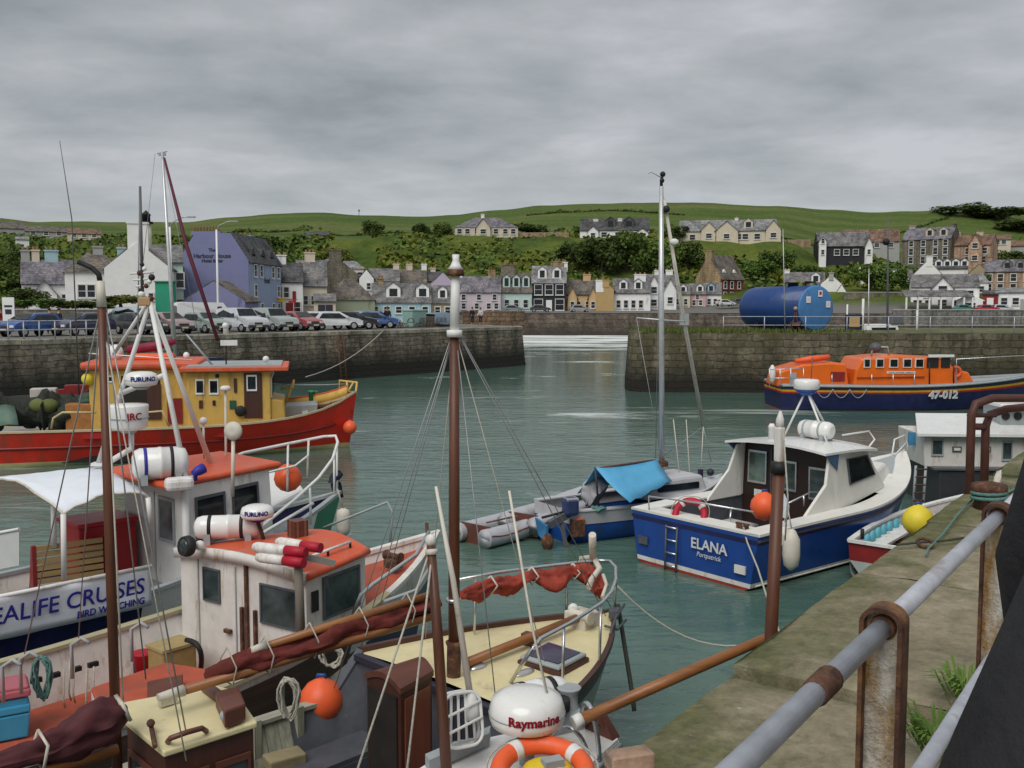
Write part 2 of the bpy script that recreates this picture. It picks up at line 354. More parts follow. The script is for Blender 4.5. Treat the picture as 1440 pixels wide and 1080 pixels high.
# thin brighter band low over the hill
hz = ramp(nt, [(0.0, (.37, .382, .378)), (1.0, (.37, .382, .378))])
hm = nd(nt, 'ShaderNodeMapRange'); hm.inputs[1].default_value = .0; hm.inputs[2].default_value = .16; hm.inputs[3].default_value = .62; hm.inputs[4].default_value = 0; lk.new(sx.outputs['Z'], hm.inputs[0])
mxh = nd(nt, 'ShaderNodeMix', data_type='RGBA'); lk.new(hm.outputs[0], mxh.inputs[0]); lk.new(rc.outputs['Color'], mxh.inputs[6]); lk.new(hz.outputs['Color'], mxh.inputs[7])
sc10 = nd(nt, 'ShaderNodeMix', data_type='RGBA', blend_type='MULTIPLY'); sc10.inputs[0].default_value = 1; sc10.inputs[7].default_value = (9.2, 9.35, 9.65, 1); lk.new(mxh.outputs[2], sc10.inputs[6])
mxs = nd(nt, 'ShaderNodeMix', data_type='RGBA'); mxs.inputs[0].default_value = .95; lk.new(st.outputs[0], mxs.inputs[6]); lk.new(sc10.outputs[2], mxs.inputs[7])
lk.new(mxs.outputs[2], bg.inputs['Color'])
sl = bpy.data.lights.new('sun', 'SUN'); sl.energy = 1.5; sl.angle = R(42); sl.color = (1, .965, .91)
so = bpy.data.objects.new('sun', sl); C.objects.link(so)
sd = Vector((math.cos(SUN_EL) * math.sin(SUN_AZ), math.cos(SUN_EL) * math.cos(SUN_AZ), math.sin(SUN_EL)))
so.rotation_euler = sd.to_track_quat('Z', 'Y').to_euler()
vs = sc.view_settings; vs.view_transform = 'Standard'; vs.look = 'None'; vs.exposure = 0.58; vs.gamma = 1; vs.use_curve_mapping = False

# ------------------------------------------------------------------ water
def water_mat():
    m, nt, p, lk = _nt('harbour_water')
    g = nd(nt, 'ShaderNodeNewGeometry')
    a = nd(nt, 'ShaderNodeMapping'); a.inputs['Scale'].default_value = (.55, 1.25, 1); a.inputs['Rotation'].default_value = (0, 0, R(12)); lk.new(g.outputs['Position'], a.inputs['Vector'])
    n1 = nd(nt, 'ShaderNodeTexNoise', Scale=1.9, Detail=5.0, Roughness=.55, Distortion=.5); lk.new(a.outputs[0], n1.inputs['Vector'])
    n2 = nd(nt, 'ShaderNodeTexNoise', Scale=.35, Detail=3.0, Roughness=.5); lk.new(a.outputs[0], n2.inputs['Vector'])
    ad = nd(nt, 'ShaderNodeMath', operation='MULTIPLY_ADD'); lk.new(n2.outputs['Fac'], ad.inputs[0]); ad.inputs[1].default_value = 1.2; lk.new(n1.outputs['Fac'], ad.inputs[2])
    sy = nd(nt, 'ShaderNodeSeparateXYZ'); lk.new(g.outputs['Position'], sy.inputs[0]); ms = nd(nt, 'ShaderNodeMapRange'); ms.inputs[1].default_value = 10; ms.inputs[2].default_value = 75; ms.inputs[3].default_value = .40; ms.inputs[4].default_value = .14; lk.new(sy.outputs['Y'], ms.inputs[0]); b = nd(nt, 'ShaderNodeBump', Distance=.13); lk.new(ms.outputs[0], b.inputs['Strength']); lk.new(ad.outputs[0], b.inputs['Height']); lk.new(b.outputs['Normal'], p.inputs['Normal'])
    c = ramp(nt, [(.3, (.060, .118, .094)), (.7, (.09, .16, .130))]); lk.new(n2.outputs['Fac'], c.inputs['Fac'])
    # surf where the swell meets the beach
    sx = nd(nt, 'ShaderNodeSeparateXYZ'); lk.new(g.outputs['Position'], sx.inputs[0])
    mr = nd(nt, 'ShaderNodeMapRange'); mr.inputs[1].default_value = 95; mr.inputs[2].default_value = 175; lk.new(sx.outputs['Y'], mr.inputs[0])
    fm = nd(nt, 'ShaderNodeMapping'); fm.inputs['Scale'].default_value = (.045, .16, 1); lk.new(g.outputs['Position'], fm.inputs['Vector'])
    fn = nd(nt, 'ShaderNodeTexNoise', Scale=1.0, Detail=9.0, Roughness=.7, Distortion=.6); lk.new(fm.outputs[0], fn.inputs['Vector'])
    fa = nd(nt, 'ShaderNodeMath', operation='MULTIPLY_ADD'); lk.new(mr.outputs[0], fa.inputs[0]); fa.inputs[1].default_value = .22; lk.new(fn.outputs['Fac'], fa.inputs[2])
    fr = ramp(nt, [(.585, 0.0), (.70, .95)]); lk.new(fa.outputs[0], fr.inputs['Fac'])
    mx = nd(nt, 'ShaderNodeMix', data_type='RGBA'); lk.new(fr.outputs['Color'], mx.inputs[0]); lk.new(c.outputs['Color'], mx.inputs[6]); mx.inputs[7].default_value = (.72, .74, .72, 1)
    lk.new(mx.outputs[2], p.inputs['Base Color'])
    ro = nd(nt, 'ShaderNodeMapRange'); ro.inputs[3].default_value = .08; ro.inputs[4].default_value = .8; lk.new(fr.outputs['Color'], ro.inputs[0]); lk.new(ro.outputs[0], p.inputs['Roughness'])
    p.inputs['IOR'].default_value = 1.333
    return m
struct('water', MB().poly([(-600, -60, 0), (700, -60, 0), (700, 400, 0), (-600, 400, 0)]), water_mat())
struct('seabed', MB().poly([(-3000, -600, -3), (3000, -600, -3), (3000, 4000, -3), (-3000, 4000, -3)]), paint('seabed_mud', (.05, .055, .04), .9, .3, .2))

# ------------------------------------------------------------------ terrain
def interp(tab, x):
    if x <= tab[0][0]: return tab[0][1]
    for (a, b), (c, d) in zip(tab, tab[1:]):
        if x <= c:
            t = (x - a) / (c - a); t = t * t * (3 - 2 * t); return b + (d - b) * t
    return tab[-1][1]
SKY = [(-400, 322), (0, 313), (60, 318), (200, 318), (260, 318), (330, 312), (400, 307), (450, 306), (520, 309), (590, 311), (640, 309), (700, 303), (760, 297), (830, 294), (960, 293), (1080, 297), (1170, 302), (1220, 306), (1270, 304), (1340, 302), (1390, 305), (1440, 307), (1800, 318)]
TER = [(-400, 336), (0, 333), (150, 334), (260, 338), (420, 337), (520, 337), (640, 333), (1090, 340), (1150, 360), (1300, 371), (1440, 372), (1800, 376)]
def z_at(y, D): return EYE + (430 - y) * D / FPX
SHORE = [(-400, 196), (600, 190), (1060, 188), (1300, 178), (1800, 170)]
def ground(px, D):
    d0 = interp(SHORE, px); zT = z_at(interp(TER, px), 292); zS = z_at(interp(SKY, px), 560)
    low = [(d0, 4.1), (d0 + 22, 4.5), (d0 + 40, 6.0 if px < 1080 else 8.5), (270, zT * .62), (292, zT), (335, zT + 1.5), (420, zT + (zS - zT) * .42), (500, zS - 2.6), (560, zS), (640, zS - 3), (900, zS - 30), (1400, -8)]
    z = low[-1][1]
    for (a, b), (c, e) in zip(low, low[1:]):
        if D <= c:
            t = max(0, (D - a) / (c - a)); z = b + (e - b) * t; break
    if D > 235:
        k = min(1, (D - 235) / 40) * (1 if D < 400 else .3)
        z += k * (math.sin(px * .021 + D * .05) * .5 + math.sin(px * .057 + 1.3) * .35 * (1 if D < 520 else .6) + math.sin(px * .13 + D * .11) * .22)
        if px > 1300 and D > 480: z += .9 * math.sin(px * .06) + .6 * math.sin(px * .15)
    return z
def terrain_mat():
    m, nt, p, lk = _nt('hill_grass_and_scrub')
    g = nd(nt, 'ShaderNodeNewGeometry'); sx = nd(nt, 'ShaderNodeSeparateXYZ'); lk.new(g.outputs['Position'], sx.inputs[0])
    n1 = nd(nt, 'ShaderNodeTexNoise', Scale=.06, Detail=8.0, Roughness=.65); lk.new(g.outputs['Position'], n1.inputs['Vector'])
    n2 = nd(nt, 'ShaderNodeTexNoise', Scale=.5, Detail=6.0, Roughness=.7); lk.new(g.outputs['Position'], n2.inputs['Vector'])
    mp = nd(nt, 'ShaderNodeMapping'); mp.inputs['Scale'].default_value = (.004, .03, .02); lk.new(g.outputs['Position'], mp.inputs['Vector'])
    n3 = nd(nt, 'ShaderNodeTexNoise', Scale=2.2, Detail=8.0, Roughness=.65); lk.new(mp.outputs[0], n3.inputs['Vector'])
    scrub = ramp(nt, [(.30, (.03, .048, .013)), (.46, (.06, .092, .018)), (.58, (.105, .13, .024)), (.72, (.07, .115, .025))]); lk.new(n1.outputs['Fac'], scrub.inputs['Fac'])
    field = ramp(nt, [(.3, (.056, .084, .02)), (.46, (.072, .112, .024)), (.56, (.105, .13, .036)), (.70, (.135, .14, .05))]); lk.new(n3.outputs['Fac'], field.inputs['Fac'])
    ad = nd(nt, 'ShaderNodeMath', operation='MULTIPLY_ADD'); lk.new(n1.outputs['Fac'], ad.inputs[0]); ad.inputs[1].default_value = 60; lk.new(sx.outputs['Y'], ad.inputs[2])
    f = nd(nt, 'ShaderNodeMapRange'); f.inputs[1].default_value = 345; f.inputs[2].default_value = 375; lk.new(ad.outputs[0], f.inputs[0])
    mx = nd(nt, 'ShaderNodeMix', data_type='RGBA'); lk.new(f.outputs[0], mx.inputs[0]); lk.new(scrub.outputs['Color'], mx.inputs[6]); lk.new(field.outputs['Color'], mx.inputs[7])
    r2 = ramp(nt, [(.3, .6), (.7, 1.3)]); lk.new(n2.outputs['Fac'], r2.inputs['Fac'])
    m2 = nd(nt, 'ShaderNodeMix', data_type='RGBA', blend_type='MULTIPLY'); m2.inputs[0].default_value = .8; lk.new(mx.outputs[2], m2.inputs[6]); lk.new(r2.outputs['Color'], m2.inputs[7])
    fs = nd(nt, 'ShaderNodeMapRange'); fs.inputs[1].default_value = 5.0; fs.inputs[2].default_value = 6.6; lk.new(sx.outputs['Z'], fs.inputs[0])
    m3 = nd(nt, 'ShaderNodeMix', data_type='RGBA'); lk.new(fs.outputs[0], m3.inputs[0]); m3.inputs[6].default_value = (.16, .155, .145, 1); lk.new(m2.outputs[2], m3.inputs[7])
    lk.new(m3.outputs[2], p.inputs['Base Color']); p.inputs['Roughness'].default_value = .9; p.inputs['Specular IOR Level'].default_value = .1
    return m
Ds = [0, .4, 1] 
rows = []
for px in range(-420, 1881, 10):
    r = []; d0 = interp(SHORE, px)
    for D in [d0, d0 + 8, d0 + 22, d0 + 32, d0 + 40, 252, 262, 272, 282, 292, 304, 320, 335, 360, 390, 420, 455, 490, 520, 545, 565, 590, 640, 760, 900, 1400]:
        r.append(((px - 720) * D / FPX, D, ground(px, D)))
    rows.append(r)
struct('hillside', MB().grid(rows), terrain_mat())
# far sea wall of rough rock, dark with weed at the foot
SEAW = stone('dark_rock_wall', (.085, .07, .06), (.14, .118, .098), 1.6, .8, (.04, .035, .03), (.6, 3.2), (.035, .03, .025), .8)
def wall_thing(name, label, cat, pts, z0, z1, thick, mt, batter=0.0, top=None, coping=None, cop_h=.3):
    """a masonry wall following pts (plan), its harbour face on the line"""
    o = thing(name, label, cat, (pts[0][0], pts[0][1], 0), math.atan2(pts[1][1] - pts[0][1], pts[1][0] - pts[0][0]))
    P = [Vector((a, b, 0)) for a, b in pts]; N = []
    for i, p in enumerate(P):
        t = (P[min(i + 1, len(P) - 1)] - P[max(i - 1, 0)]).normalized(); N.append(Vector((-t.y, t.x, 0)))
    mb = MB(); rows = []
    for p, n in zip(P, N):
        zt = z1
        rows.append([p + Vector((0, 0, z0)) - n * batter, p + Vector((0, 0, (z0 + zt) / 2)) - n * batter * .4, p + Vector((0, 0, zt)), p + n * thick + Vector((0, 0, zt)), p + n * thick + Vector((0, 0, z0))])
    mb.grid(rows, smooth=False); mb.poly(rows[0]); mb.poly(rows[-1])
    part('masonry', mb.local(o), mt, o)
    if coping:
        cb = MB()
        for i in range(len(P) - 1):
            a, b = P[i], P[i + 1]; L = (b - a).length; k = max(1, int(L / 1.7)); d = (b - a) / k; n = N[i]
            for j in range(k):
                q = a + d * (j + .5) + n * .32; q.z = z1 + cop_h / 2 + rnd.uniform(-.012, .012)
                cb.box(q, (d.length - .025, .74, cop_h), math.atan2(d.y, d.x) + rnd.uniform(-.004, .004))
        part('coping', cb.local(o), coping, o, bevel=.03)
    return o
pts = [((px - 720) * interp(SHORE, px) / FPX, interp(SHORE, px) - 1.2) for px in range(560, 1900, 40)]
wall_thing('sea_wall', 'long dark rock sea wall below the village street across the harbour mouth', 'sea wall', pts[::1], -1, 4.0, 1.4, SEAW, 3.0)

# ------------------------------------------------------------------ harbour piers
PIERL = stone('weathered_pier_masonry', (.17, .15, .12), (.24, .215, .175), .85, .36, (.12, .105, .085), (1.5, 3.1), (.026, .025, .021), .9)
PIERR = stone('mossy_pier_masonry', (.12, .105, .075), (.185, .165, .12), 1.1, .44, (.08, .07, .05), (1.2, 2.9), (.022, .020, .016), .9, .2, (.085, .078, .04))
COPE = stone('pale_coping', (.30, .28, .24), (.36, .34, .29), 3.2, 2, (.2, .19, .17), None, bump=.3)
QZ = 3.6
A = [(-62, 12), (-27.6, 56), (-0.2, 90.4), (.95, 92.8), (.6, 94.6), (-5, 102), (-21, 140)]
wall_thing('stone_pier', 'long weathered stone pier wall in front of the parked cars', 'pier', A, -2.5, QZ - .3, 1.6, PIERL, .7, coping=COPE)
asph = stone('quay_tarmac', (.17, .17, .165), (.20, .195, .185), 7, 5, (.14, .135, .13), None, bump=.2)
struct('quay_road', MB().poly([(x, y, QZ - .02) for x, y in [(-62, 12), (-27.6, 56), (-.2, 90.4), (.9, 92.6), (.5, 94.5), (-5, 102), (-21, 140), (-20, 200), (-260, 215), (-260, 12)]]), asph)
struct('quay_fill', MB().prism([(x, y, -2.4) for x, y in [(-63.5, 14), (-29, 57.5), (-1.5, 92), (-6.2, 101), (-22, 140), (-21, 196), (-255, 210), (-255, 14)]], (0, 0, 5.9)), asph)
RZ = 3.76
B_ = [(14.5, 79), (8.6, 76), (7.75, 66), (7.8, 64.3), (8.3, 63.7), (30, 62.2), (80, 59)]
B_ = B_[1:]
wall_thing('stone_pier', 'mossy dark stone pier beneath the blue tank and behind the lifeboat', 'pier', [(9, 77), (7.75, 66), (7.8, 64.2), (8.4, 63.6), (30, 62.4), (80, 59)], -2.5, RZ, 1.4, PIERR, .5)
grassy = leafmat('rough_grass', (.06, .085, .02), (.12, .14, .035), 1.2)
struct('pier_top', MB().prism([(x, y, RZ - 2) for x, y in [(9.2, 76.5), (8.2, 66), (8.5, 64.4), (30, 63.2), (80, 60), (80, 75), (30, 78)]], (0, 0, 2.02)), stone('pier_top_slabs', (.20, .19, .15), (.26, .25, .2), 2.5, 2, (.12, .12, .09), None, bump=.3, green=.9, moss=(.08, .10, .025)))
mb = MB()
for i in range(5200):      # grass along the pier head
    x = rnd.uniform(8.6, 23); y = 64.2 + rnd.uniform(0, 1) ** 1.6 * 9 - (x - 8) * .04; h = rnd.uniform(.08, .34); a = rnd.uniform(0, 6.3); w = rnd.uniform(.03, .09)
    if rnd.random() < (x - 14) / 10: continue
    u = Vector((math.cos(a) * w, math.sin(a) * w, 0)); t = Vector((rnd.uniform(-.1, .1), rnd.uniform(-.1, .1), h)); p = Vector((x, y, RZ))
    mb.add([p - u, p + u, p + t], [(0, 1, 2)])
g = bpy.data.objects.new('grass', mesh_of('grass', mb, grassy)); C.objects.link(g); g['kind'] = 'stuff'; tag(g, 'rough grass growing on the head of the right hand pier', 'grass')

# ------------------------------------------------------------------ the quay we stand on
NQ = 3.9
E1 = W(873, 1039, NQ); E2 = W(1314, 722, NQ); QD = (E2 - E1).normalized(); QN = Vector((QD.y, -QD.x, 0)); QA = math.atan2(QD.y, QD.x)
def Q(a, b, z=0): return E1 + QD * a + QN * b + Vector((0, 0, z))
def quaytop_mat():
    m, nt, p, lk = _nt('quay_stone_slabs')
    tc = nd(nt, 'ShaderNodeTexCoord'); sx = nd(nt, 'ShaderNodeSeparateXYZ'); lk.new(tc.outputs['Object'], sx.inputs[0])
    n0 = nd(nt, 'ShaderNodeTexNoise', Scale=1.4, Detail=9.0, Roughness=.7); lk.new(tc.outputs['Object'], n0.inputs['Vector'])
    n1 = nd(nt, 'ShaderNodeTexNoise', Scale=14.0, Detail=8.0, Roughness=.75); lk.new(tc.outputs['Object'], n1.inputs['Vector'])
    base = ramp(nt, [(.3, (.18, .155, .10)), (.5, (.26, .225, .15)), (.7, (.34, .30, .21))]); lk.new(n0.outputs['Fac'], base.inputs['Fac'])
    g1 = ramp(nt, [(.3, .55), (.68, 1.3)]); lk.new(n1.outputs['Fac'], g1.inputs['Fac'])
    mx = nd(nt, 'ShaderNodeMix', data_type='RGBA', blend_type='MULTIPLY'); mx.inputs[0].default_value = .8; lk.new(base.outputs['Color'], mx.inputs[6]); lk.new(g1.outputs['Color'], mx.inputs[7])
    # moss, thickest on the outer edge
    n2 = nd(nt, 'ShaderNodeTexNoise', Scale=.9, Detail=9.0, Roughness=.7); lk.new(tc.outputs['Object'], n2.inputs['Vector'])
    e = nd(nt, 'ShaderNodeMapRange'); e.inputs[1].default_value = 0; e.inputs[2].default_value = -.8; e.inputs[3].default_value = .14; e.inputs[4].default_value = -.07; lk.new(sx.outputs['Y'], e.inputs[0])
    ad = nd(nt, 'ShaderNodeMath', operation='ADD'); lk.new(n2.outputs['Fac'], ad.inputs[0]); lk.new(e.outputs[0], ad.inputs[1])
    r = ramp(nt, [(.5, 0.0), (.68, .8)]); lk.new(ad.outputs[0], r.inputs['Fac'])
    m2 = nd(nt, 'ShaderNodeMix', data_type='RGBA'); lk.new(r.outputs['Color'], m2.inputs[0]); lk.new(mx.outputs[2], m2.inputs[6])
    mg = ramp(nt, [(.35, (.045, .058, .014)), (.65, (.11, .125, .035))]); lk.new(n1.outputs['Fac'], mg.inputs['Fac']); lk.new(mg.outputs['Color'], m2.inputs[7])
    # pale lichen spots
    v = nd(nt, 'ShaderNodeTexVoronoi', Scale=5.0); lk.new(tc.outputs['Object'], v.inputs['Vector'])
    rv = ramp(nt, [(.03, 1.0), (.06, 0.0)]); lk.new(v.outputs['Distance'], rv.inputs['Fac'])
    m3 = nd(nt, 'ShaderNodeMix', data_type='RGBA'); lk.new(rv.outputs['Color'], m3.inputs[0]); lk.new(m2.outputs[2], m3.inputs[6]); m3.inputs[7].default_value = (.38, .37, .31, 1)
    lk.new(m3.outputs[2], p.inputs['Base Color']); p.inputs['Roughness'].default_value = .85; p.inputs['Specular IOR Level'].default_value = .25
    hh = nd(nt, 'ShaderNodeMath', operation='MULTIPLY_ADD'); lk.new(n0.outputs['Fac'], hh.inputs[0]); hh.inputs[1].default_value = 1.6; lk.new(n1.outputs['Fac'], hh.inputs[2])
    b = nd(nt, 'ShaderNodeBump', Strength=.6, Distance=.03); lk.new(hh.outputs[0], b.inputs['Height']); lk.new(b.outputs['Normal'], p.inputs['Normal'])
    return m
QT = quaytop_mat()
quay = thing('stone_quay', 'mossy stone slab quay along the right side under the pipe railing', 'quay', tuple(Q(0, 0, -NQ)), QA)
mb = MB(); rr = random.Random(5)
a = -14.0
edges = []
while a < 46:      # edge slabs, laid end to end with open joints, slightly out of level
    L = rr.uniform(1.7, 2.6)
    if abs(a + L - 1.02) < .8: L = 1.02 - a
    dz = rr.uniform(-.012, .012) - (.05 if a < .5 else 0); dn = rr.uniform(-.02, .02)
    nx, ny = max(6, int(L / .12)), 12; rows = []
    for i in range(nx + 1):
        x = a + .012 + (L - .024) * i / nx; row = []
        for j in range(ny + 1):
            y = dn + 1.75 * j / ny; ed = min(i, nx - i, j) ; drop = -.022 if ed == 0 else 0
            row.append((x, -y, NQ + dz + drop + .012 * math.sin(x * 3.1 + y * 5) * math.sin(y * 7 + x) + rr.uniform(-.004, .004)))
        rows.append(row)
    mb.grid(rows)
    mb.poly([(a + .012, -dn, NQ + dz - .02), (a + L - .012, -dn, NQ + dz - .02), (a + L - .012, -dn, NQ - .5), (a + .012, -dn, NQ - .5)])
    for xx in (a + .012, a + L - .012): mb.poly([(xx, -dn, NQ + dz - .02), (xx, -1.75 - dn, NQ + dz - .02), (xx, -1.75 - dn, NQ - .5), (xx, -dn, NQ - .5)])
    a += L
part('edge_slab', mb, QT, quay)
mb = MB(); rows = [[(-14 + i * .5, -1.77 - j * .5, NQ - .012 + rr.uniform(-.006, .006)) for j in range(26)] for i in range(121)]
mb.grid(rows); part('paving', mb, QT, quay)
mb = MB().box((16, -1.3, NQ / 2 - 1.55), (60, 2.5, NQ + 2.06)); part('wall', mb, stone('quay_wall_masonry', (.16, .145, .11), (.24, .215, .17), 1.3, .5, (.05, .045, .04), (.8, 2.4), (.03, .03, .022), .9, .5), quay)

# railing
RAILZ = 4.965
ra0 = W(1073, 1068, RAILZ); ra1 = W(1240, 918, RAILZ); rb0 = W(1276, 869, RAILZ); rb1 = W(1401, 738, RAILZ)
RD = (rb1 - ra0).normalized(); RN = Vector((RD.y, -RD.x, 0))
rail = thing('pipe_railing', 'grey galvanised pipe railing with rusty posts along the quay edge', 'railing', tuple(ra0 - Vector((0, 0, RAILZ - NQ))), 0)
p1 = V(1243, 893, 1.63); p1.z = RAILZ; p2 = V(1403, 740, 2.5); p2.z = RAILZ
step = (p2 - p1)
pth = [p1 - step * 2.2 + Vector((0, 0, -.01)), p1, p2, p1 + step * 2, p1 + step * 6]
mb = MB().tube([p1 - step * 2.2, p1 - step * .02], .0168, 16); mb.tube([p1 + step * .0, p2], .0168, 16).tube([p2, p1 + step * 7], .0168, 16)
part('top_rail', mb.local(rail), STEEL, rail)
c_ = p1.lerp(p1 - step, .30)
mb = MB().tube([c_ - step * .035, c_ - step * .03, c_ + step * .03, c_ + step * .035], [.0175, .020, .020, .0175], 16); part('coupling', mb.local(rail), RUST, rail)
mb = MB().tube([p1 - step * 2.2 - Vector((0, 0, .37)), p1 + step * 7 - Vector((0, 0, .37))], .0168, 16); part('lower_rail', mb.local(rail), STEEL, rail)
POSTP = paint('flaking_white_post', (.55, .54, .49), .7, .35, 22, .8, dirt=(.30, .17, .045), damt=.48, dscale=14, streak=True)
for k in range(-1, 6):
    c = p1 + step * k; wv = RN * .042; dv = RD
    def outline(hw, top, n=9):
        pts = [RN * (-hw) + Vector((0, 0, NQ - RAILZ))]
        for i in range(n + 1):
            a = math.pi - math.pi * i / n; pts.append(RN * (math.cos(a) * hw) + Vector((0, 0, top - hw * .8 + math.sin(a) * hw * .8)))
        pts.append(RN * hw + Vector((0, 0, NQ - RAILZ))); return pts
    mb = MB(); o1 = [c + q for q in outline(.0285, .030)]; mb.prism([q - dv * .004 for q in o1], dv * .008)
    o = part('post', mb.local(rail), POSTP, rail)
    mb = MB()
    oo = [c + q for q in outline(.031, .033, 14)]; rows = []
    for i, q in enumerate(oo):
        t = (oo[min(i + 1, len(oo) - 1)] - oo[max(i - 1, 0)]).normalized(); u = t.cross(dv).normalized()
        rows.append([q + u * x * .0038 + dv * y * .024 for x, y in ((-1, -1), (1, -1), (1, 1), (-1, 1), (-1, -1))])
    mb.grid(rows, smooth=False)
    part('rim', MB.local(mb, rail), RUST, o)
    mb = MB().lathe([(.017, -.014), (.021, -.010), (.023, 0), (.021, .010), (.017, .014)], c, frame(Vector((0, 0, 0)), RD) @ Matrix.Rotation(math.pi / 2, 3, 'Y'), 14); part('collar', mb.local(rail), RUST, o)
# ------------------------------------------------------------------ village
def slate(name, c): return stone(name, tuple(Vector(c) * .85), tuple(Vector(c) * 1.15), .5, .28, tuple(Vector(c) * .6), None, bump=.15)
SL1 = slate('grey_slate', (.19, .19, .205)); SL2 = slate('brown_slate', (.16, .145, .135)); SL3 = slate('violet_slate', (.20, .195, .235)); SL4 = slate('pale_slate', (.26, .27, .295)); SL5 = slate('tan_tiles', (.22, .14, .11)); SL6 = slate('dark_slate', (.10, .102, .115))
def ren(n, c, d=.02): return paint('render_' + n, c, .8, .07, .8, dirt=tuple(Vector(c) * .55), damt=d, dscale=.5, spec=.2)
WW = ren('white', (.78, .78, .765)); WC = ren('cream', (.60, .53, .42)); WP = ren('pale_pink', (.58, .50, .55)); WM = ren('mint', (.48, .62, .57)); WK = ren('black', (.035, .035, .042)); WO = ren('peach', (.58, .41, .22)); WOC = ren('ochre', (.46, .32, .15)); WL = ren('lilac_blue', (.20, .21, .36)); WLF = ren('pale_lilac_blue', (.30, .37, .52)); WG = ren('sage_green', (.27, .31, .22)); WB = ren('light_blue', (.36, .52, .57)); WPK = ren('pink', (.60, .36, .37)); WLI = ren('lilac', (.43, .36, .46)); WGR = ren('grey', (.36, .36, .35)); WYE = ren('pale_yellow', (.62, .58, .42)); WEM = ren('emerald', (.04, .30, .19)); WTAN = ren('tan', (.36, .30, .20))
STN = stone('rubble_house_stone', (.16, .145, .115), (.22, .2, .165), .8, .4, (.14, .13, .11), None, bump=.3)
SAND = stone('sandstone_blocks', (.32, .235, .145), (.40, .30, .19), .9, .4, (.25, .2, .14), None, bump=.2)
REDB = stone('red_sandstone', (.24, .055, .04), (.30, .075, .055), .6, .3, (.18, .07, .06), None, bump=.2)
PEAST = stone('pink_sandstone', (.42, .28, .21), (.50, .35, .27), .8, .4, (.32, .24, .2), None, bump=.2)
POT = paint('clay_pots', (.42, .27, .13), .8, .2, 4)
WINF = paint('window_frame_white', (.66, .66, .64), .5, .05, 3)
WINC = {}
def window_mesh(w, h, fm, bars=1):
    k = (round(w, 2), round(h, 2), fm.name)
    if k not in WINC:
        f = MB(); t = .13
        for s in (-1, 1): f.box((s * (w / 2 + t / 2 - .01), -.05, 0), (t, .16, h + 2 * t)); f.box((0, -.05, s * (h / 2 + t / 2 - .01)), (w - .02, .157, t))
        f.box((0, -.03, 0), (w - .03, .09, .07)); f.box((0, -.07, -h / 2 - t - .04), (w + .4, .24, .08))
        g = MB().poly([(-w / 2, .02 - .04, -h / 2), (w / 2, -.02, -h / 2), (w / 2, -.02, h / 2), (-w / 2, -.02, h / 2)])
        WINC[k] = (mesh_of('window', f, fm), mesh_of('pane', g, GLASS))
    return WINC[k]
def add_window(root, p, w, h, fm=None, rot=0):
    a, b = window_mesh(w, h, fm or WINF)
    o = bpy.data.objects.new('window', a); C.objects.link(o); o.parent = root; o.location = p; o.rotation_euler = (0, 0, rot)
    q = bpy.data.objects.new('pane', b); C.objects.link(q); q.parent = o
    return o
def chimney_mb(x, y, z, w, d, h, pots):
    h *= .72; m = MB().box((x, y, z + h / 2 - .6), (w, d, h + 1.2)); m.box((x, y, z + h + .07), (w + .2, d + .2, .18))
    for i in range(pots):
        px = x + (0 if pots == 1 else (-w / 2 + .25 + (w - .5) * i / (pots - 1))); m.lathe([(.17, z + h + .1), (.14, z + h + .5), (.18, z + h + .55)], (px, y, 0), None, 8, 1)
    return m
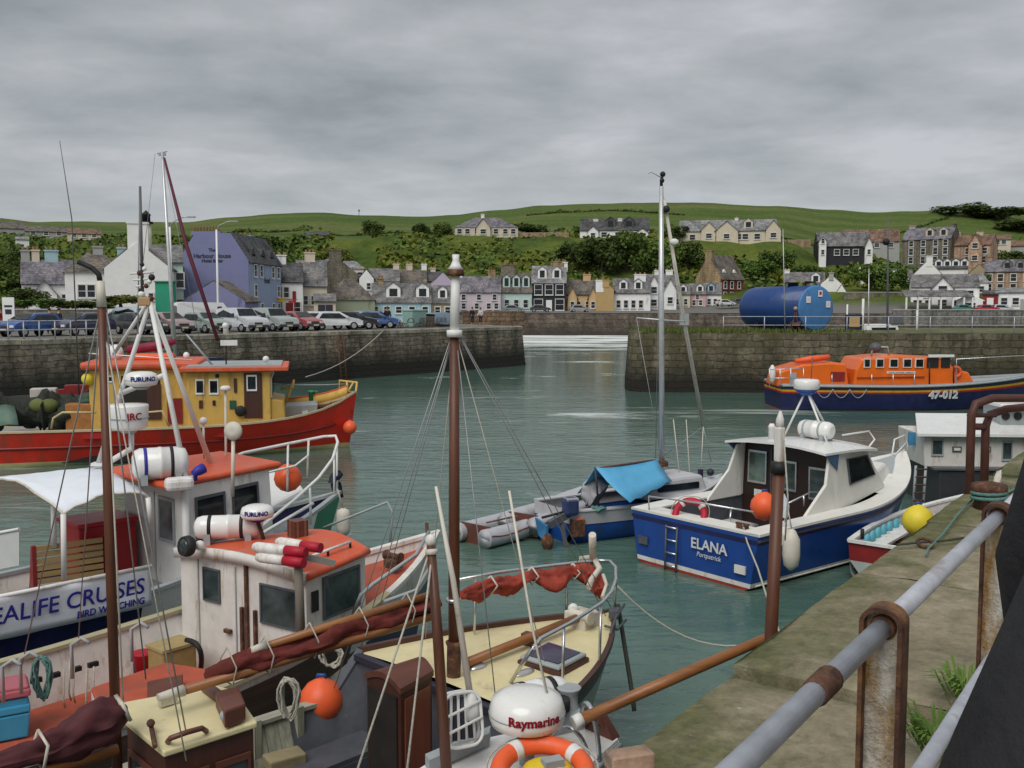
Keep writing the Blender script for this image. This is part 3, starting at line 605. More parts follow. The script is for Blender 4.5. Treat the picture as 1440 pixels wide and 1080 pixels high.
def house(label, x0, x1, yb, ye, yr, D, wall, roof, style='ridge', depth=8, rot=0, wins=(), chim=(), dorm=(), doors=(), name='house', cat='house', frame_m=None, side=None, hip=0, gables=(), drop=3, trim=None, group=None):
    s = D / FPX; w = (x1 - x0) * s
    base = V((x0 + x1) / 2, yb, D) if yb else V((x0 + x1) / 2, 430 + (EYE - 3.6) * FPX / D, D)
    yb = yb or 430 + (EYE - 3.6) * FPX / D
    hw = (yb - ye) * s; hr = (ye - yr) * s
    o = thing(name, label, cat, tuple(base), -math.atan2(base.x, base.y) + R(rot), group)
    hx, dp = w / 2, depth; wm = MB()
    if style == 'ridge':
        if hip:
            wm.prism([(-hx, 0, -drop), (hx, 0, -drop), (hx, dp, -drop), (-hx, dp, -drop)], (0, 0, hw + drop))
        else:
            prof = lambda x: [(x, 0, -drop), (x, 0, hw), (x, dp / 2, hw + hr), (x, dp, hw), (x, dp, -drop)]
            wm.prism(prof(-hx), (w, 0, 0))
    elif style == 'gable':
        wm.prism([(-hx, 0, -drop), (-hx, 0, hw), (0, 0, hw + hr), (hx, 0, hw), (hx, 0, -drop)], (0, dp, 0))
        if side: wm.poly([(hx + .012, .05, -drop), (hx + .012, dp, -drop), (hx + .012, dp, hw - .1), (hx + .012, .05, hw - .1)], 1)
    else:      # flat topped gable (wide chimney head)
        k = side_k[style]
        wm.prism([(-hx, 0, -drop), (-hx, 0, hw), (k[0] * hx, 0, hw + hr), (k[1] * hx, 0, hw + hr), (hx, 0, hw), (hx, 0, -drop)], (0, dp, 0))
        if side: wm.poly([(hx + .012, .05, -drop), (hx + .012, dp, -drop), (hx + .012, dp, hw - .1), (hx + .012, .05, hw - .1)], 1)
    part('wall', wm, [wall, side or wall], o)
    rm = MB(); t = .16; ov = .25
    def slab(q): 
        n = (Vector(q[1]) - Vector(q[0])).cross(Vector(q[2]) - Vector(q[0])).normalized()
        if n.z < 0: n = -n
        rm.prism([Vector(p) + n * .012 for p in q], n * t)
    if style == 'ridge' and hip:
        i = hip; e = ov
        r0, r1 = Vector((-hx + i, dp / 2, hw + hr)), Vector((hx - i, dp / 2, hw + hr)); c = [Vector((-hx - e, -e, hw)), Vector((hx + e, -e, hw)), Vector((hx + e, dp + e, hw)), Vector((-hx - e, dp + e, hw))]
        rm.add(c + [r0, r1], [(0, 1, 5, 4), (1, 2, 5), (2, 3, 4, 5), (3, 0, 4), (3, 2, 1, 0)])
    elif style == 'ridge':
        k = hr / (dp / 2)
        slab([(-hx - .1, -ov, hw - ov * k), (hx + .1, -ov, hw - ov * k), (hx + .1, dp / 2, hw + hr), (-hx - .1, dp / 2, hw + hr)])
        slab([(-hx - .1, dp + ov, hw - ov * k), (hx + .1, dp + ov, hw - ov * k), (hx + .1, dp / 2, hw + hr), (-hx - .1, dp / 2, hw + hr)])
    else:
        a, b = (0, 0) if style == 'gable' else (side_k[style][0] * hx, side_k[style][1] * hx)
        for sgn, xe, xr in ((-1, -hx, a), (1, hx, b)):
            k = hr / abs(xe - xr)
            slab([(xe + sgn * ov, .18, hw - ov * k), (xe + sgn * ov, dp + .1, hw - ov * k), (xr, dp + .1, hw + hr), (xr, .18, hw + hr)])
    ro = part('roof', rm, roof, o)
    for zf, xs, ww, wh in wins:
        for xf in xs: add_window(o, (xf * hx, -.04, zf * hw), ww, wh, frame_m)
    for xf, dw, dh, dm in doors:
        part('door', MB().box((xf * hx, -.03, dh / 2 + .05), (dw, .14, dh)), dm, o)
    for c in chim:
        xf, yf, cw, ch, cm, pots = c
        zz = hw + hr * (1 if style != 'ridge' or hip else (1 - abs(yf - .5) * 2)) 
        if style == 'gable': zz = hw + hr * (1 - abs(xf))
        part('chimney', chimney_mb(xf * (hx - (cw / 2 if abs(xf) == 1 else 0)), yf * dp + (cw * .25 if yf == 0 else 0), zz, cw, min(cw, .9), ch, pots), [cm, POT], ro)
    for xf, dw, dm in dorm:
        y0 = dp * .10; zb = hw + hr * .22; dh = hr * .55; m = MB(); x = xf * hx; ye_ = dp * .42
        m.prism([(x - dw / 2, y0, zb), (x - dw / 2, y0, zb + dh), (x, y0, zb + dh + dw * .38), (x + dw / 2, y0, zb + dh), (x + dw / 2, y0, zb)], (0, ye_ - y0, 0), 0)
        for sgn in (-1, 1): m.prism([(x + sgn * (dw / 2 + .15), y0 - .15, zb + dh - .1), (x, y0 - .15, zb + dh + dw * .38 + .02), (x, ye_ + .3, zb + dh + dw * .38 + .02), (x + sgn * (dw / 2 + .15), ye_ + .3, zb + dh - .1)], (0, 0, .13), 1)
        m.box((x, y0 - .02, zb + dh * .55), (dw * .56, .03, dh * .75), None, 2)
        part('dormer', m, [dm, roof, GLASS], ro)
    for g in gables:      # a gabled bay standing forward of the front: (xf, width, eave frac, peak height, wall)
        xf, gw, eh, ph, gm = g; x = xf * hx; m = MB(); e = hw * eh; m.prism([(x - gw / 2, -1.2, -drop), (x - gw / 2, -1.2, e), (x, -1.2, e + ph), (x + gw / 2, -1.2, e), (x + gw / 2, -1.2, -drop)], (0, dp * .45, 0))
        bo = part('gabled_bay', m, gm, o); m = MB()
        for sgn in (-1, 1): m.prism([(x + sgn * (gw / 2 + .3), -1.5, e - .3 * ph / (gw / 2)), (x, -1.5, e + ph + .02), (x, dp * .48, e + ph + .02), (x + sgn * (gw / 2 + .3), dp * .48, e - .3 * ph / (gw / 2))], (0, 0, .16))
        part('bay_roof', m, roof, bo)
        for zf in ((.3, .95) if e > 4 else (.45,)): add_window(o, (x, -1.24, zf * e), min(1.6, gw * .4), 1.3, frame_m)
    return o
side_k = {'hotel': (-.52, .50), 'stack': (-.30, .30)}
DR = DKRED
# --- left, by the car park
house('low whitewashed cottage with slate roof and white gabled porch at far left', 36, 104, None, 399, 366, 126, WW, SL3, chim=((-1, .5, 1.0, 1.6, WGR, 2), (-.45, .5, .9, 1.7, WC, 2), (.15, .5, 1.6, 1.7, WB, 3)), gables=((-.15, 2.8, .7, 1.7, WW),), wins=((.6, (.62,), .8, 1.0),), drop=1, depth=7)
house('white bay windowed bungalow under a hipped slate roof beside the tall white gable', 97, 176, None, 384, 354, 124, WW, SL2, hip=2.6, depth=8, wins=((.62, (-.46, -.16, .5), .85, 1.5),), chim=((.1, .5, 1.2, .9, WGR, 2), (.9, .5, 1.0, .8, WB, 2)), drop=1)
o = house('tall whitewashed house with broad stepped chimney gable', 152, 240, None, 378, 341, 118, WW, SL1, style='gable', depth=9, rot=-6, chim=((.02, 0, 2.3, 3.05, WW, 0),), drop=1)
part('chimney_cap', MB().box((-.2, .6, 10.55), (1.5, .8, .8)), paint('brown_chimney_stone', (.22, .15, .09), .8, .2, 3), o)
for x, z in ((.9, 1.4), (2.1, 1.2), (1.4, 3.0)): add_window(o, (x, -.04, z), .5, .7)
house('mint green house with slate roof behind the tall white gable', 218, 258, None, 370, 344, 124, WM, SL1, depth=10, rot=0, wins=((.28, (.78,), .9, 1.3), (.7, (.78,), .9, 1.8)), drop=1)
solo('garden_shed', MB().box(V(233, 418, 112) - Vector((0, 0, 0)), (1.9, 1.2, 3.4)).box(V(233, 396, 112), (2.2, 1.5, .14)), WEM, 'bright green lean-to shed against the white and mint houses', 'shed')
hz_ = house('big lilac blue hotel with flat topped gable, lettering and clay pots', 252, 352, None, 367, 329, 134, WL, SL6, style='hotel', depth=14, rot=-21, side=WLF, drop=1, name='hotel', cat='hotel')  # side wall is a paler copy of the gable's blue
hw_ = (430 + 1.9 * FPX / 134 - 367) * 134 / FPX
for i in range(9): part('chimney_pot', MB().lathe([(.16, 0), (.13, .75), (.17, .8)], (-2.7 + i * .42, .5, hw_ + 38 * 134 / FPX + .15), None, 8), POT, hz_)
part('chimney', MB().box((-1.0, .5, hw_ + 38 * 134 / FPX), (4.0, .9, .5)), WL, hz_)
part('chimney', chimney_mb(.6, 9, hw_ + 38 * 134 / FPX - .6, 3.2, 1, 1.0, 5), [WLF, POT], hz_)
for txt, sz, zz in (('The', .6, 58), ('Harbour House', .80, 50), ('Hotel & Bar', .6, 43.5)):
    part('lettering', text_mb(txt, sz, (-.15, -.03, hw_ - 67 * 134 / FPX * 0 + (zz - 46) * .098 + .2), (1, 0, 0), (0, 0, 1), .01, bold=.02), LETK, hz_)
hx_ = 100 * 134 / FPX / 2
part('lettering', text_mb('Hotel', 1.1, (hx_ + .05, 7.5, hw_ * .68), (0, 1, 0), (0, 0, 1), .01, bold=.02), LETK, hz_)
for yy in (2.5, 5, 10, 12.5):
    for zz in (.18, .5, .84):
        if not (zz == .5 and yy in (5, 10)): add_window(hz_, (hx_ + .05, yy, zz * hw_), 1.0, 1.5, None, R(90))
for yy in (3, 7, 11):
    m = MB().prism([(hx_ - .3, yy - .9, hw_ - .3), (hx_ - .3, yy + .9, hw_ - .3), (hx_ - .3, yy + .9, hw_ + 1.0), (hx_ - .3, yy, hw_ + 2.0), (hx_ - .3, yy - .9, hw_ + 1.0)], (-2.4, 0, 0)); m.box((hx_ - .28, yy, hw_ + .4), (.05, 1, 1.1), None, 1)
    part('dormer', m, [SL6, GLASS], hz_)
house('low lilac blue outhouse with a dark pitched roof in front of the hotel gable', 256, 346, None, 424, 396, 122, WL, SL2, style='gable', depth=5, rot=-21, drop=1)
house('white pub with dark red framed windows next to the hotel', 385, 426, None, 397, 370, 148, WW, SL6, wins=((.72, (-.55, -.1), .7, 1.5), (.3, (-.6, .6), .9, 1.6)), doors=((.1, 1.1, 2.3, DKRED), (.42, .5, 4, DKRED)), chim=((-.55, .5, 2.0, 1.6, WW, 3),), drop=1)
solo('awning', MB().box(V(394, 420, 146), (1.7, .9, .12), m=0).box(V(394, 423, 146) + Vector((0, -.45, 0)), (1.7, .05, .3)), paint('yellow_canvas', (.62, .42, .03), .7), 'yellow awning above the pub door', 'awning')
solo('awning', MB().box(V(412, 421, 146), (1.1, .9, .12)).box(V(412, 424, 146) + Vector((0, -.45, 0)), (1.1, .05, .3)), paint('red_canvas', (.5, .03, .03), .7), 'red awning above the pub window', 'awning')
house('cream house with steep slate roof to the right of the white pub', 418, 460, None, 402, 366, 152, WC, SL1, wins=((.55, (-.4, .1, .55), .6, 1.3),), chim=((-.1, .5, 1.6, 1.6, WC, 3),), drop=1)
house('low cream annexe in front of the steep slate roofed house', 442, 472, None, 424, 414, 146, WC, SL1, depth=4, doors=((-.3, 1.0, 2, LETK), (.4, 1.0, 2, LETK)), drop=1)
house('tall rubble stone gable with twin chimneys above the hipped cottage', 436, 510, None, 392, 362, 168, STN, SL1, style='gable', depth=12, rot=8, chim=((0, 0, 2.0, 1.5, STN, 3),), drop=1)
house('sage green cottage under a big hipped slate roof', 455, 527, None, 422, 392, 158, WG, SL2, hip=3.2, depth=9, drop=1)
house('house with a shallow grey hipped roof peeping above the stone gable', 472, 512, 400, 378, 366, 180, WC, SL4, hip=1.5, wins=((.6, (.3, .7), .9, 1),), drop=3)
house('white gabled house on the corner behind the hipped cottage roof', 506, 526, None, 392, 380, 166, WW, SL6, style='gable', wins=((.55, (0,), .7, 1.6), (.8, (.3,), .6, 1)), drop=1)
house('white terrace house with slate roof behind the light blue cottage', 520, 562, None, 396, 378, 186, WW, SL1, wins=((.72, (-.6, .1, .7), .9, 1.0),), chim=((1, .5, 1.1, 1.2, WC, 2),), drop=1)
house('second white terrace house with brown slates and two pale chimneys', 560, 600, None, 398, 379, 190, WW, SL2, wins=((.7, (-.2, .6), .9, 1.0),), chim=((-.2, .5, 1.2, 1.4, WC, 2), (.85, .5, 1.0, 1.4, WW, 2)), drop=1)
house('dark roofed house wedged between the white terrace and the lilac gable', 590, 622, None, 396, 382, 192, WGR, SL6, wins=((.6, (.2,), .9, 1.0),), chim=((.2, .5, 1.0, .9, WC, 2),), drop=1)
house('lilac gable end rising over the dormered cottages', 604, 642, None, 402, 384, 188, WLI, SL1, style='gable', depth=9, drop=1)
house('light blue cottage row with slate mansard roof and two broad white dormers', 524, 606, None, 425, 399, 162, WB, SL1, wins=((.5, (-.9, -.5, -.1, .35, .8), .9, 1.0),), dorm=((-.28, 2.3, WW), (.72, 2.1, WW)), chim=((-.72, .5, 1.0, 1.2, SAND, 2),), drop=1, depth=8)
house('small tan walled cottage with a single white dormer', 605, 640, None, 426, 402, 164, WTAN, SL1, dorm=((.0, 1.5, WW),), wins=((.5, (-.4, .4), .8, 1.0),), drop=1)
house('pale pink long house with plain slate roof behind the white topped mast', 643, 704, 438, 411, 389, 204, WP, SL3, wins=((.28, (-.7, -.1, .45, .8), .8, 1.1), (.74, (-.7, .0, .72), .8, 1.1)), chim=((-.9, .5, 1.2, 1.4, WW, 2), (.6, .5, 1.5, 1.6, SAND, 3)))
house('mint green cottage with three mint dormers and a dark roof', 704, 748, 438, 411, 384, 206, WM, SL2, wins=((.4, (-.6, 0, .6), .9, 1.6),), dorm=((-.62, 1.5, WM), (.0, 1.5, WM), (.62, 1.5, WM)), chim=((-.5, .5, 3.2, 2.3, STN, 4),))
house('black painted house with white framed windows and two white dormers', 748, 796, 438, 398, 374, 207, WK, SL4, wins=((.24, (-.62, .62), 1.7, 2.2), (.76, (-.62, 0, .62), 1.5, 2.0)), doors=((0, 1.2, 2.3, WW),), dorm=((-.4, 1.8, WW), (.45, 1.8, WW)), chim=((.5, .5, 2.8, 1.3, SAND, 4), (.95, .5, 1.0, 1.0, WW, 1)))
house('peach cottage with dark roof and gabled dormer bays', 795, 845, 438, 414, 394, 209, WO, SL2, wins=((.4, (-.75, -.25, .25, .72), .8, 1.3),), gables=((-.6, 1.9, .85, 2.0, WO), (.55, 1.9, .85, 2.0, WO)), chim=((.2, .5, 1.6, 1.6, WO, 2),))
house('ochre gable house with the white chimney stack at its corner', 838, 863, 438, 408, 395, 207, WOC, SL2, style='gable', depth=8, chim=((-.6, 0, 1.6, 1.6, WW, 2), (.1, 0, 1.4, .3, WOC, 2)))
house('white double fronted cottage with tall white chimney and two dormers', 862, 914, 438, 412, 392, 208, WW, SL1, wins=((.4, (-.7, -.3, .1, .5), .8, 1.5),), dorm=((-.45, 1.7, WW), (.35, 1.7, WW)), chim=((.45, .42, 2.4, 1.8, WW, 3),))
house('white twin gabled house behind the sloping spar', 908, 950, 434, 402, 386, 214, WW, SL1, style='ridge', gables=((-.45, 3.0, .85, 2.8, WW), (.62, 2.6, .8, 2.4, WW)), wins=((.3, (.1,), .7, 1.4),), chim=((-.2, .5, 1.5, 1.2, WW, 2), (.55, .5, 1.5, 1.2, WW, 2)))
house('pale yellow narrow cottage in the terrace right of the twin gables', 946, 970, 433, 414, 400, 218, WYE, SL1, wins=((.45, (-.4, .5), .7, 1.2),), dorm=((.2, 1.5, WW),))
house('pink narrow cottage in the middle of the terrace', 969, 992, 432, 414, 399, 220, WPK, SL1, wins=((.35, (-.4, .4), .7, 1.1), (.78, (0,), .7, .9)), dorm=((.3, 1.5, WW),))
house('white end cottage of the terrace beside the sandstone gable', 990, 1014, 431, 414, 398, 222, WW, SL1, wins=((.4, (-.4, .3), .7, 1.2),), dorm=((-.2, 1.5, WB),))
o = house('tall villa with sandstone gable end and red front with dormers', 974, 1016, 424, 392, 359, 240, SAND, SL2, style='gable', depth=9.5, rot=-36, side=REDB, name='villa', cat='villa', chim=((0, 0, 1.9, 1.2, SAND, 3),))
hwv, hxv = 32 * 240 / FPX, 42 * 240 / FPX / 2
for yy in (1.9, 4.6, 7.6):
    for zz in (.25, .72): add_window(o, (hxv + .05, yy, zz * hwv), 1.1, 1.6, None, R(90))
for yy in (2.6, 6.8):
    part('dormer', MB().prism([(hxv - .7, yy - .9, hwv), (hxv - .7, yy + .9, hwv), (hxv - .7, yy + .9, hwv + 1.4), (hxv - .7, yy, hwv + 2.2), (hxv - .7, yy - .9, hwv + 1.4)], (-2, 0, 0)).box((hxv - .66, yy, hwv + .8), (.06, 1.1, 1.2), None, 1), [WW, GLASS], o)
# --- on the hill
house('cream bungalow with purple hipped roof and cupola, alone on the ridge', 640, 728, 331, 320, 304, 300, WC, SL3, hip=6, depth=12, wins=((.5, (-.85, -.6, -.3, .3, .6, .85), 1.3, 1.4),), gables=((-.1, 4.2, 1.0, 2.6, WC),), chim=((-.12, .5, 1.0, 1.2, WW, 1),), drop=4)
house('dark roofed house with white gables and two dark dormers on the terrace', 816, 912, 336, 324, 306, 300, WW, SL6, depth=11, wins=((.5, (-.3, .1, .3, .55), 1.6, 1.4),), dorm=((-.12, 3.0, SL6), (.42, 3.0, SL6)), chim=((-.55, .4, 1.5, .6, WW, 1), (.16, .4, 1.3, .8, WW, 1)), gables=((-.62, 3.2, .9, 1.4, WW), (.8, 3.4, .7, 1.2, WW)), drop=4)
house('long cream mansion with pale slate roof and four gables on the hilltop', 956, 1090, 339, 325, 308, 296, WC, SL4, depth=12, wins=((.42, (-.72, .22, .36, .6), 1.6, 1.5),), gables=((-.38, 4.4, 1.15, 2.2, WC), (-.02, 6.6, 1.0, 2.8, WC), (.92, 4.2, 1.1, 2.6, WC)), dorm=((.42, 2.6, WC),), chim=((.18, .5, 1.0, .7, WW, 1),), name='mansion', drop=5)
house('white gabled house with dark slate front on the right of the hill', 1152, 1224, 362, 346, 326, 282, WK, SL1, depth=9, rot=10, wins=((.45, (-.3, .05, .4), 1.4, 1.5),), gables=((-.86, 1.9, 1.5, .9, WW), (.86, 2.0, 1.0, 2.2, WW)), drop=5)
house('long grey roofed house behind the white gabled hill house', 1188, 1262, 350, 340, 322, 305, WGR, SL5, depth=9, wins=((.5, (.2, .7), 1.4, 1.2),), drop=6)
house('tall dark stone house of three storeys with pale dormers', 1268, 1334, 372, 337, 320, 274, STN, SL3, depth=9, rot=-18, wins=((.18, (-.6, -.1, .4, .8), 1.1, 1.7), (.52, (-.6, -.1, .4, .8), 1.1, 1.7), (.84, (-.6, -.1, .4, .8), 1.1, 1.5)), dorm=((.1, 2.0, WC), (.66, 2.0, WC)), chim=((-.8, .5, 1.6, 1.0, WGR, 3), (.9, .5, 1.4, 1.0, STN, 3)), drop=6)
house('peach sandstone villa with brown roof and centre gable', 1336, 1390, 371, 345, 330, 270, PEAST, SL5, depth=9, rot=-12, wins=((.22, (-.1, .3, .72), 1.1, 1.7), (.68, (-.1, .72), 1.1, 1.6)), gables=((.3, 3.4, 1.0, 2.8, PEAST),), chim=((-1, .5, 1.8, 1.0, WC, 3), (.3, .5, 1.6, .8, WC, 2)), drop=6)
house('small brown roofed cottage at the top right of the hill', 1394, 1420, 344, 337, 330, 300, WC, SL5, depth=7, wins=((.5, (-.3, .3), 1.2, 1.1),), drop=6)
house('low brown roofed bungalow half lost behind the peach villa', 1418, 1450, 352, 346, 338, 305, WGR, SL5, depth=7, drop=6)
house('white cottage with long grey roof behind the blue tank', 1104, 1158, 418, 402, 383, 236, WW, SL1, wins=((.55, (-.7,), 1.0, 1.4),), dorm=((.55, 2.0, WW),), chim=((-.9, .5, 1.2, .8, WW, 2),), drop=5)
house('white gable end beside the blue tank', 1154, 1182, 430, 400, 387, 226, WW, SL1, style='gable', depth=9, chim=((0, 0, 1.0, .6, WGR, 1),), drop=5)
house('small white porch house right of the white gable end', 1176, 1190, 430, 412, 401, 224, WW, SL1, style='gable', depth=6, wins=((.4, (0,), .8, 1.4),), drop=5)
house('white bungalow with slate roof and white gables above the dark wall', 1212, 1282, 405, 393, 379, 246, WW, SL3, depth=8, rot=6, wins=((.5, (-.7, -.3), 1.1, 1.2),), gables=((-.0, 3.2, .9, 1.7, WW), (.62, 3.0, .9, 1.7, WW)), dorm=((.3, 2.2, WW),), chim=((-.9, .5, 1.3, 1.2, WW, 2),), drop=6)
house('white steep gable house with chimney standing above the big white inn', 1286, 1322, 400, 386, 366, 236, WW, SL1, style='gable', depth=9, chim=((.1, 0, 1.4, 1.6, WW, 2),), drop=8)
house('slate roofed row with four white dormers behind the big white inn', 1314, 1358, 398, 378, 364, 242, WW, SL6, dorm=((-.7, 1.7, WW), (-.2, 1.7, WW), (.3, 1.7, WW), (.8, 1.7, WW)), drop=8)
house('big white seafront inn with veranda and gabled bay', 1284, 1372, 435, 404, 386, 206, WW, SL1, depth=10, rot=4, wins=((.25, (-.8, -.45, .4), 1.6, 1.5), (.7, (-.5, .72), 1.4, 1.3)), gables=((-.08, 4.0, .95, 2.2, WW),), name='inn', cat='inn', drop=3)
o = thing('veranda', 'long low slate roofed veranda along the front of the white inn', 'veranda', tuple(V(1318, 434, 201)), 0)
m = MB().prism([(-7.2, -1.8, 2.3), (6.6, -1.8, 2.3), (6.3, 1.5, 3.6), (-6.8, 1.5, 3.6)], (0, 0, .15)); part('roof', m, SL1, o)
for x in (-6.9, -4.6, -2.3, 0, 2.4, 4.6, 6.3): part('post', MB().box((x, -1.6, 1.1), (.3, .3, 2.4)), WW, o)
house('white round ended pavilion at the right end of the inn', 1346, 1380, 436, 423, 415, 200, WW, WW, style='gable', depth=5, wins=((.5, (0,), 2.2, 1.0),), drop=3)
house('tan gable house between the dormered row and the pink terrace', 1362, 1390, 404, 386, 372, 238, WTAN, SL2, style='gable', drop=8)
house('white house with blue grey hipped roof in front of the tan gable', 1358, 1388, 420, 398, 384, 216, WW, SL4, hip=1.2, depth=7, wins=((.6, (-.3, .4), 1.0, 1.2),), drop=6)
house('long pink sandstone terrace with grey roof at the right edge', 1388, 1470, 412, 382, 365, 226, PEAST, SL3, depth=9, wins=((.25, (-.85, -.5, -.1, .3, .7), 1.1, 1.7), (.72, (-.85, -.5, -.1, .3, .7), 1.1, 1.6)), chim=((-.9, .5, 1.4, 1.0, PEAST, 2),), dorm=((-.3, 1.8, SL4), (.1, 1.8, SL4), (.5, 1.8, SL4)), drop=8)
house('white flat fronted seafront building at the right edge', 1402, 1460, 438, 412, 406, 198, WW, SL4, depth=8, wins=((.55, (-.6, -.1), 1.1, 1.3),), doors=((.3, 1.6, 2.4, WGR),), drop=3)
house('small red kiosk beside the white seafront building', 1382, 1402, 434, 414, 409, 200, DKRED, SL6, depth=4, doors=((0, 1.2, 2.1, WW),), name='kiosk', cat='kiosk', drop=3)
# upper left bungalows on the bank
house('grey roofed bungalow on the skyline at the far left', -20, 32, 326, 321, 311, 297, WGR, SL2, depth=8, drop=6)
house('long grey roofed bungalow among trees on the upper left bank', 38, 92, 331, 326, 318, 294, WGR, SL2, depth=8, wins=((.5, (-.6, 0, .6), 1.2, 1.0),), drop=6)
house('tan tiled bungalow on the upper left bank', 97, 140, 334, 329, 321, 290, WC, SL5, depth=8, wins=((.5, (-.6, 0, .6), 1.2, .8),), drop=6)
house('tiny white hut among the bushes on the upper left bank', 23, 40, 343, 337, 333, 280, WW, SL4, depth=4, drop=6, name='hut', cat='hut')
house('long dark barn half way up the green hillside', 431, 462, 337, 331, 325, 296, WK, SL6, depth=7, drop=2, name='barn', cat='barn')
# little light tower behind the white gable
o = thing('light_tower', 'slim pale light tower with black lantern behind the tall white gable', 'lighthouse', tuple(V(209, 430, 150)), 0)
part('tower', MB().lathe([(.9, -1), (.75, 10), (.7, 12.2)], (0, 0, 0), None, 14), WYE, o); part('gallery', MB().lathe([(1.0, 12.2), (1.0, 12.5)], (0, 0, 0), None, 14), BLACK, o); part('lantern', MB().lathe([(.6, 12.5), (.6, 13.4), (.75, 13.5), (.05, 14.2)], (0, 0, 0), None, 12), BLACK, o)
o = thing('radio_mast', 'thin radio mast standing on the skyline left of the hilltop bungalow', 'mast', tuple(V(505, 310, 545)), 0)
part('pole', MB().tube([(0, 0, -1), (0, 0, 6)], .16, 6), WIRED, o); part('aerial', MB().box((0, 0, 5.2), (.9, .2, .9)), WIRED, o)
# low garden walls
for lab, x0, x1, y0, y1, D, mm in (('low rubble wall behind the parked cars at far left', -40, 150, 449, 436, 95, STN), ('dark garden wall below the white hillside bungalow', 1186, 1284, 431, 412, 215, STN), ('grey retaining wall of the right hand shore', 1255, 1460, 448, 436, 172, stone('grey_shore_wall', (.13, .13, .125), (.19, .185, .175), 1.4, .7, (.06, .06, .06), None)), ('boundary wall with white piers on the hill between the two hilltop houses', 728, 800, 333, 328, 302, SAND), ('field wall below the cream mansion', 1090, 1140, 342, 338, 296, SAND)):
    p, q = V(x0, y0, D), V(x1, y0, D); h = (y0 - y1) * D / FPX
    o = thing('garden_wall', lab, 'wall', tuple(p), 0); part('masonry', MB().beam(p + Vector((0, 0, h / 2 - .6)), q + Vector((0, 0, h / 2 - .6)), .5, h + 1.2).local(o), mm, o); part('coping', MB().beam(p + Vector((0, 0, h + .06)), q + Vector((0, 0, h + .06)), .62, .12).local(o), WGR if mm is not SAND else WC, o)
# ------------------------------------------------------------------ trees, bushes
LG1 = leafmat('dark_foliage', (.04, .064, .018), (.095, .135, .03), .5); LG2 = leafmat('mid_foliage', (.055, .095, .02), (.12, .17, .035), .5); LG3 = leafmat('gorse_foliage', (.07, .095, .016), (.16, .17, .026), .4); LG4 = leafmat('bright_foliage', (.06, .12, .02), (.13, .20, .04), .5)
BARK = paint('bark', (.07, .055, .04), .9, .3, 5, .4)
def crown(w, h, n, leaf, seed, flat=1.0):
    q = random.Random(seed); m = MB(); lobes = [(Vector((q.uniform(-.36, .36) * w, q.uniform(-.36, .36) * w, h * q.uniform(.25, .72))), q.uniform(.11, .27) * w) for _ in range(14)]
    for i in range(n):
        c, r = q.choice(lobes); d = Vector((q.gauss(0, 1), q.gauss(0, 1), q.gauss(0, 1))).normalized() * r * q.uniform(.45, 1.08)
        p = c + Vector((d.x, d.y, d.z * h / w * .95)); p.z = max(p.z, .02 * h)
        a = Vector((q.gauss(0, 1), q.gauss(0, 1), q.gauss(0, .7))).normalized(); b = a.cross(Vector((q.gauss(0, 1), q.gauss(0, 1), q.gauss(0, 1)))).normalized()
        s = leaf * q.uniform(.6, 1.4)
        m.add([p - a * s, p - b * s * .6, p + a * s, p + b * s * .6], [(0, 1, 2, 3)])
    return m
PROTO = {}
def plant(kind, label, cat, p, w, h, lm, seed, group=None, trunk=False):
    k = (lm.name, seed % 4, trunk)
    if k not in PROTO:
        c = mesh_of('crown', crown(10, 8, 3400, .36, seed % 4 + 3), lm)
        t = MB()
        t.tube([(0, 0, -1.5), (.15, .1, 1.5), (.0, .2, 4)], [.34, .27, .14], 8)
        for j in range(6):
            a = j * 1.05 + seed; t.tube([(.1, .1, 1.2 + j * .35), (math.cos(a) * 1.6, math.sin(a) * 1.6, 3.2 + j * .4), (math.cos(a) * 2.8, math.sin(a) * 2.8, 4.6 + j * .4)], [.14, .09, .03], 6)
        PROTO[k] = (c, mesh_of('trunk', t, BARK))
    c, t = PROTO[k]; o = thing(kind, label, cat, tuple(p), 0, group)
    for nm, me in (('crown', c), ('trunk', t)):
        q = bpy.data.objects.new(nm, me); C.objects.link(q); q.parent = o; q.scale = (w / 10, w / 10, h / 8); q.rotation_euler = (0, 0, seed * 1.7)
    return o
def gz(px, D): return Vector(((px - 720) * D / FPX, D, ground(px, D)))
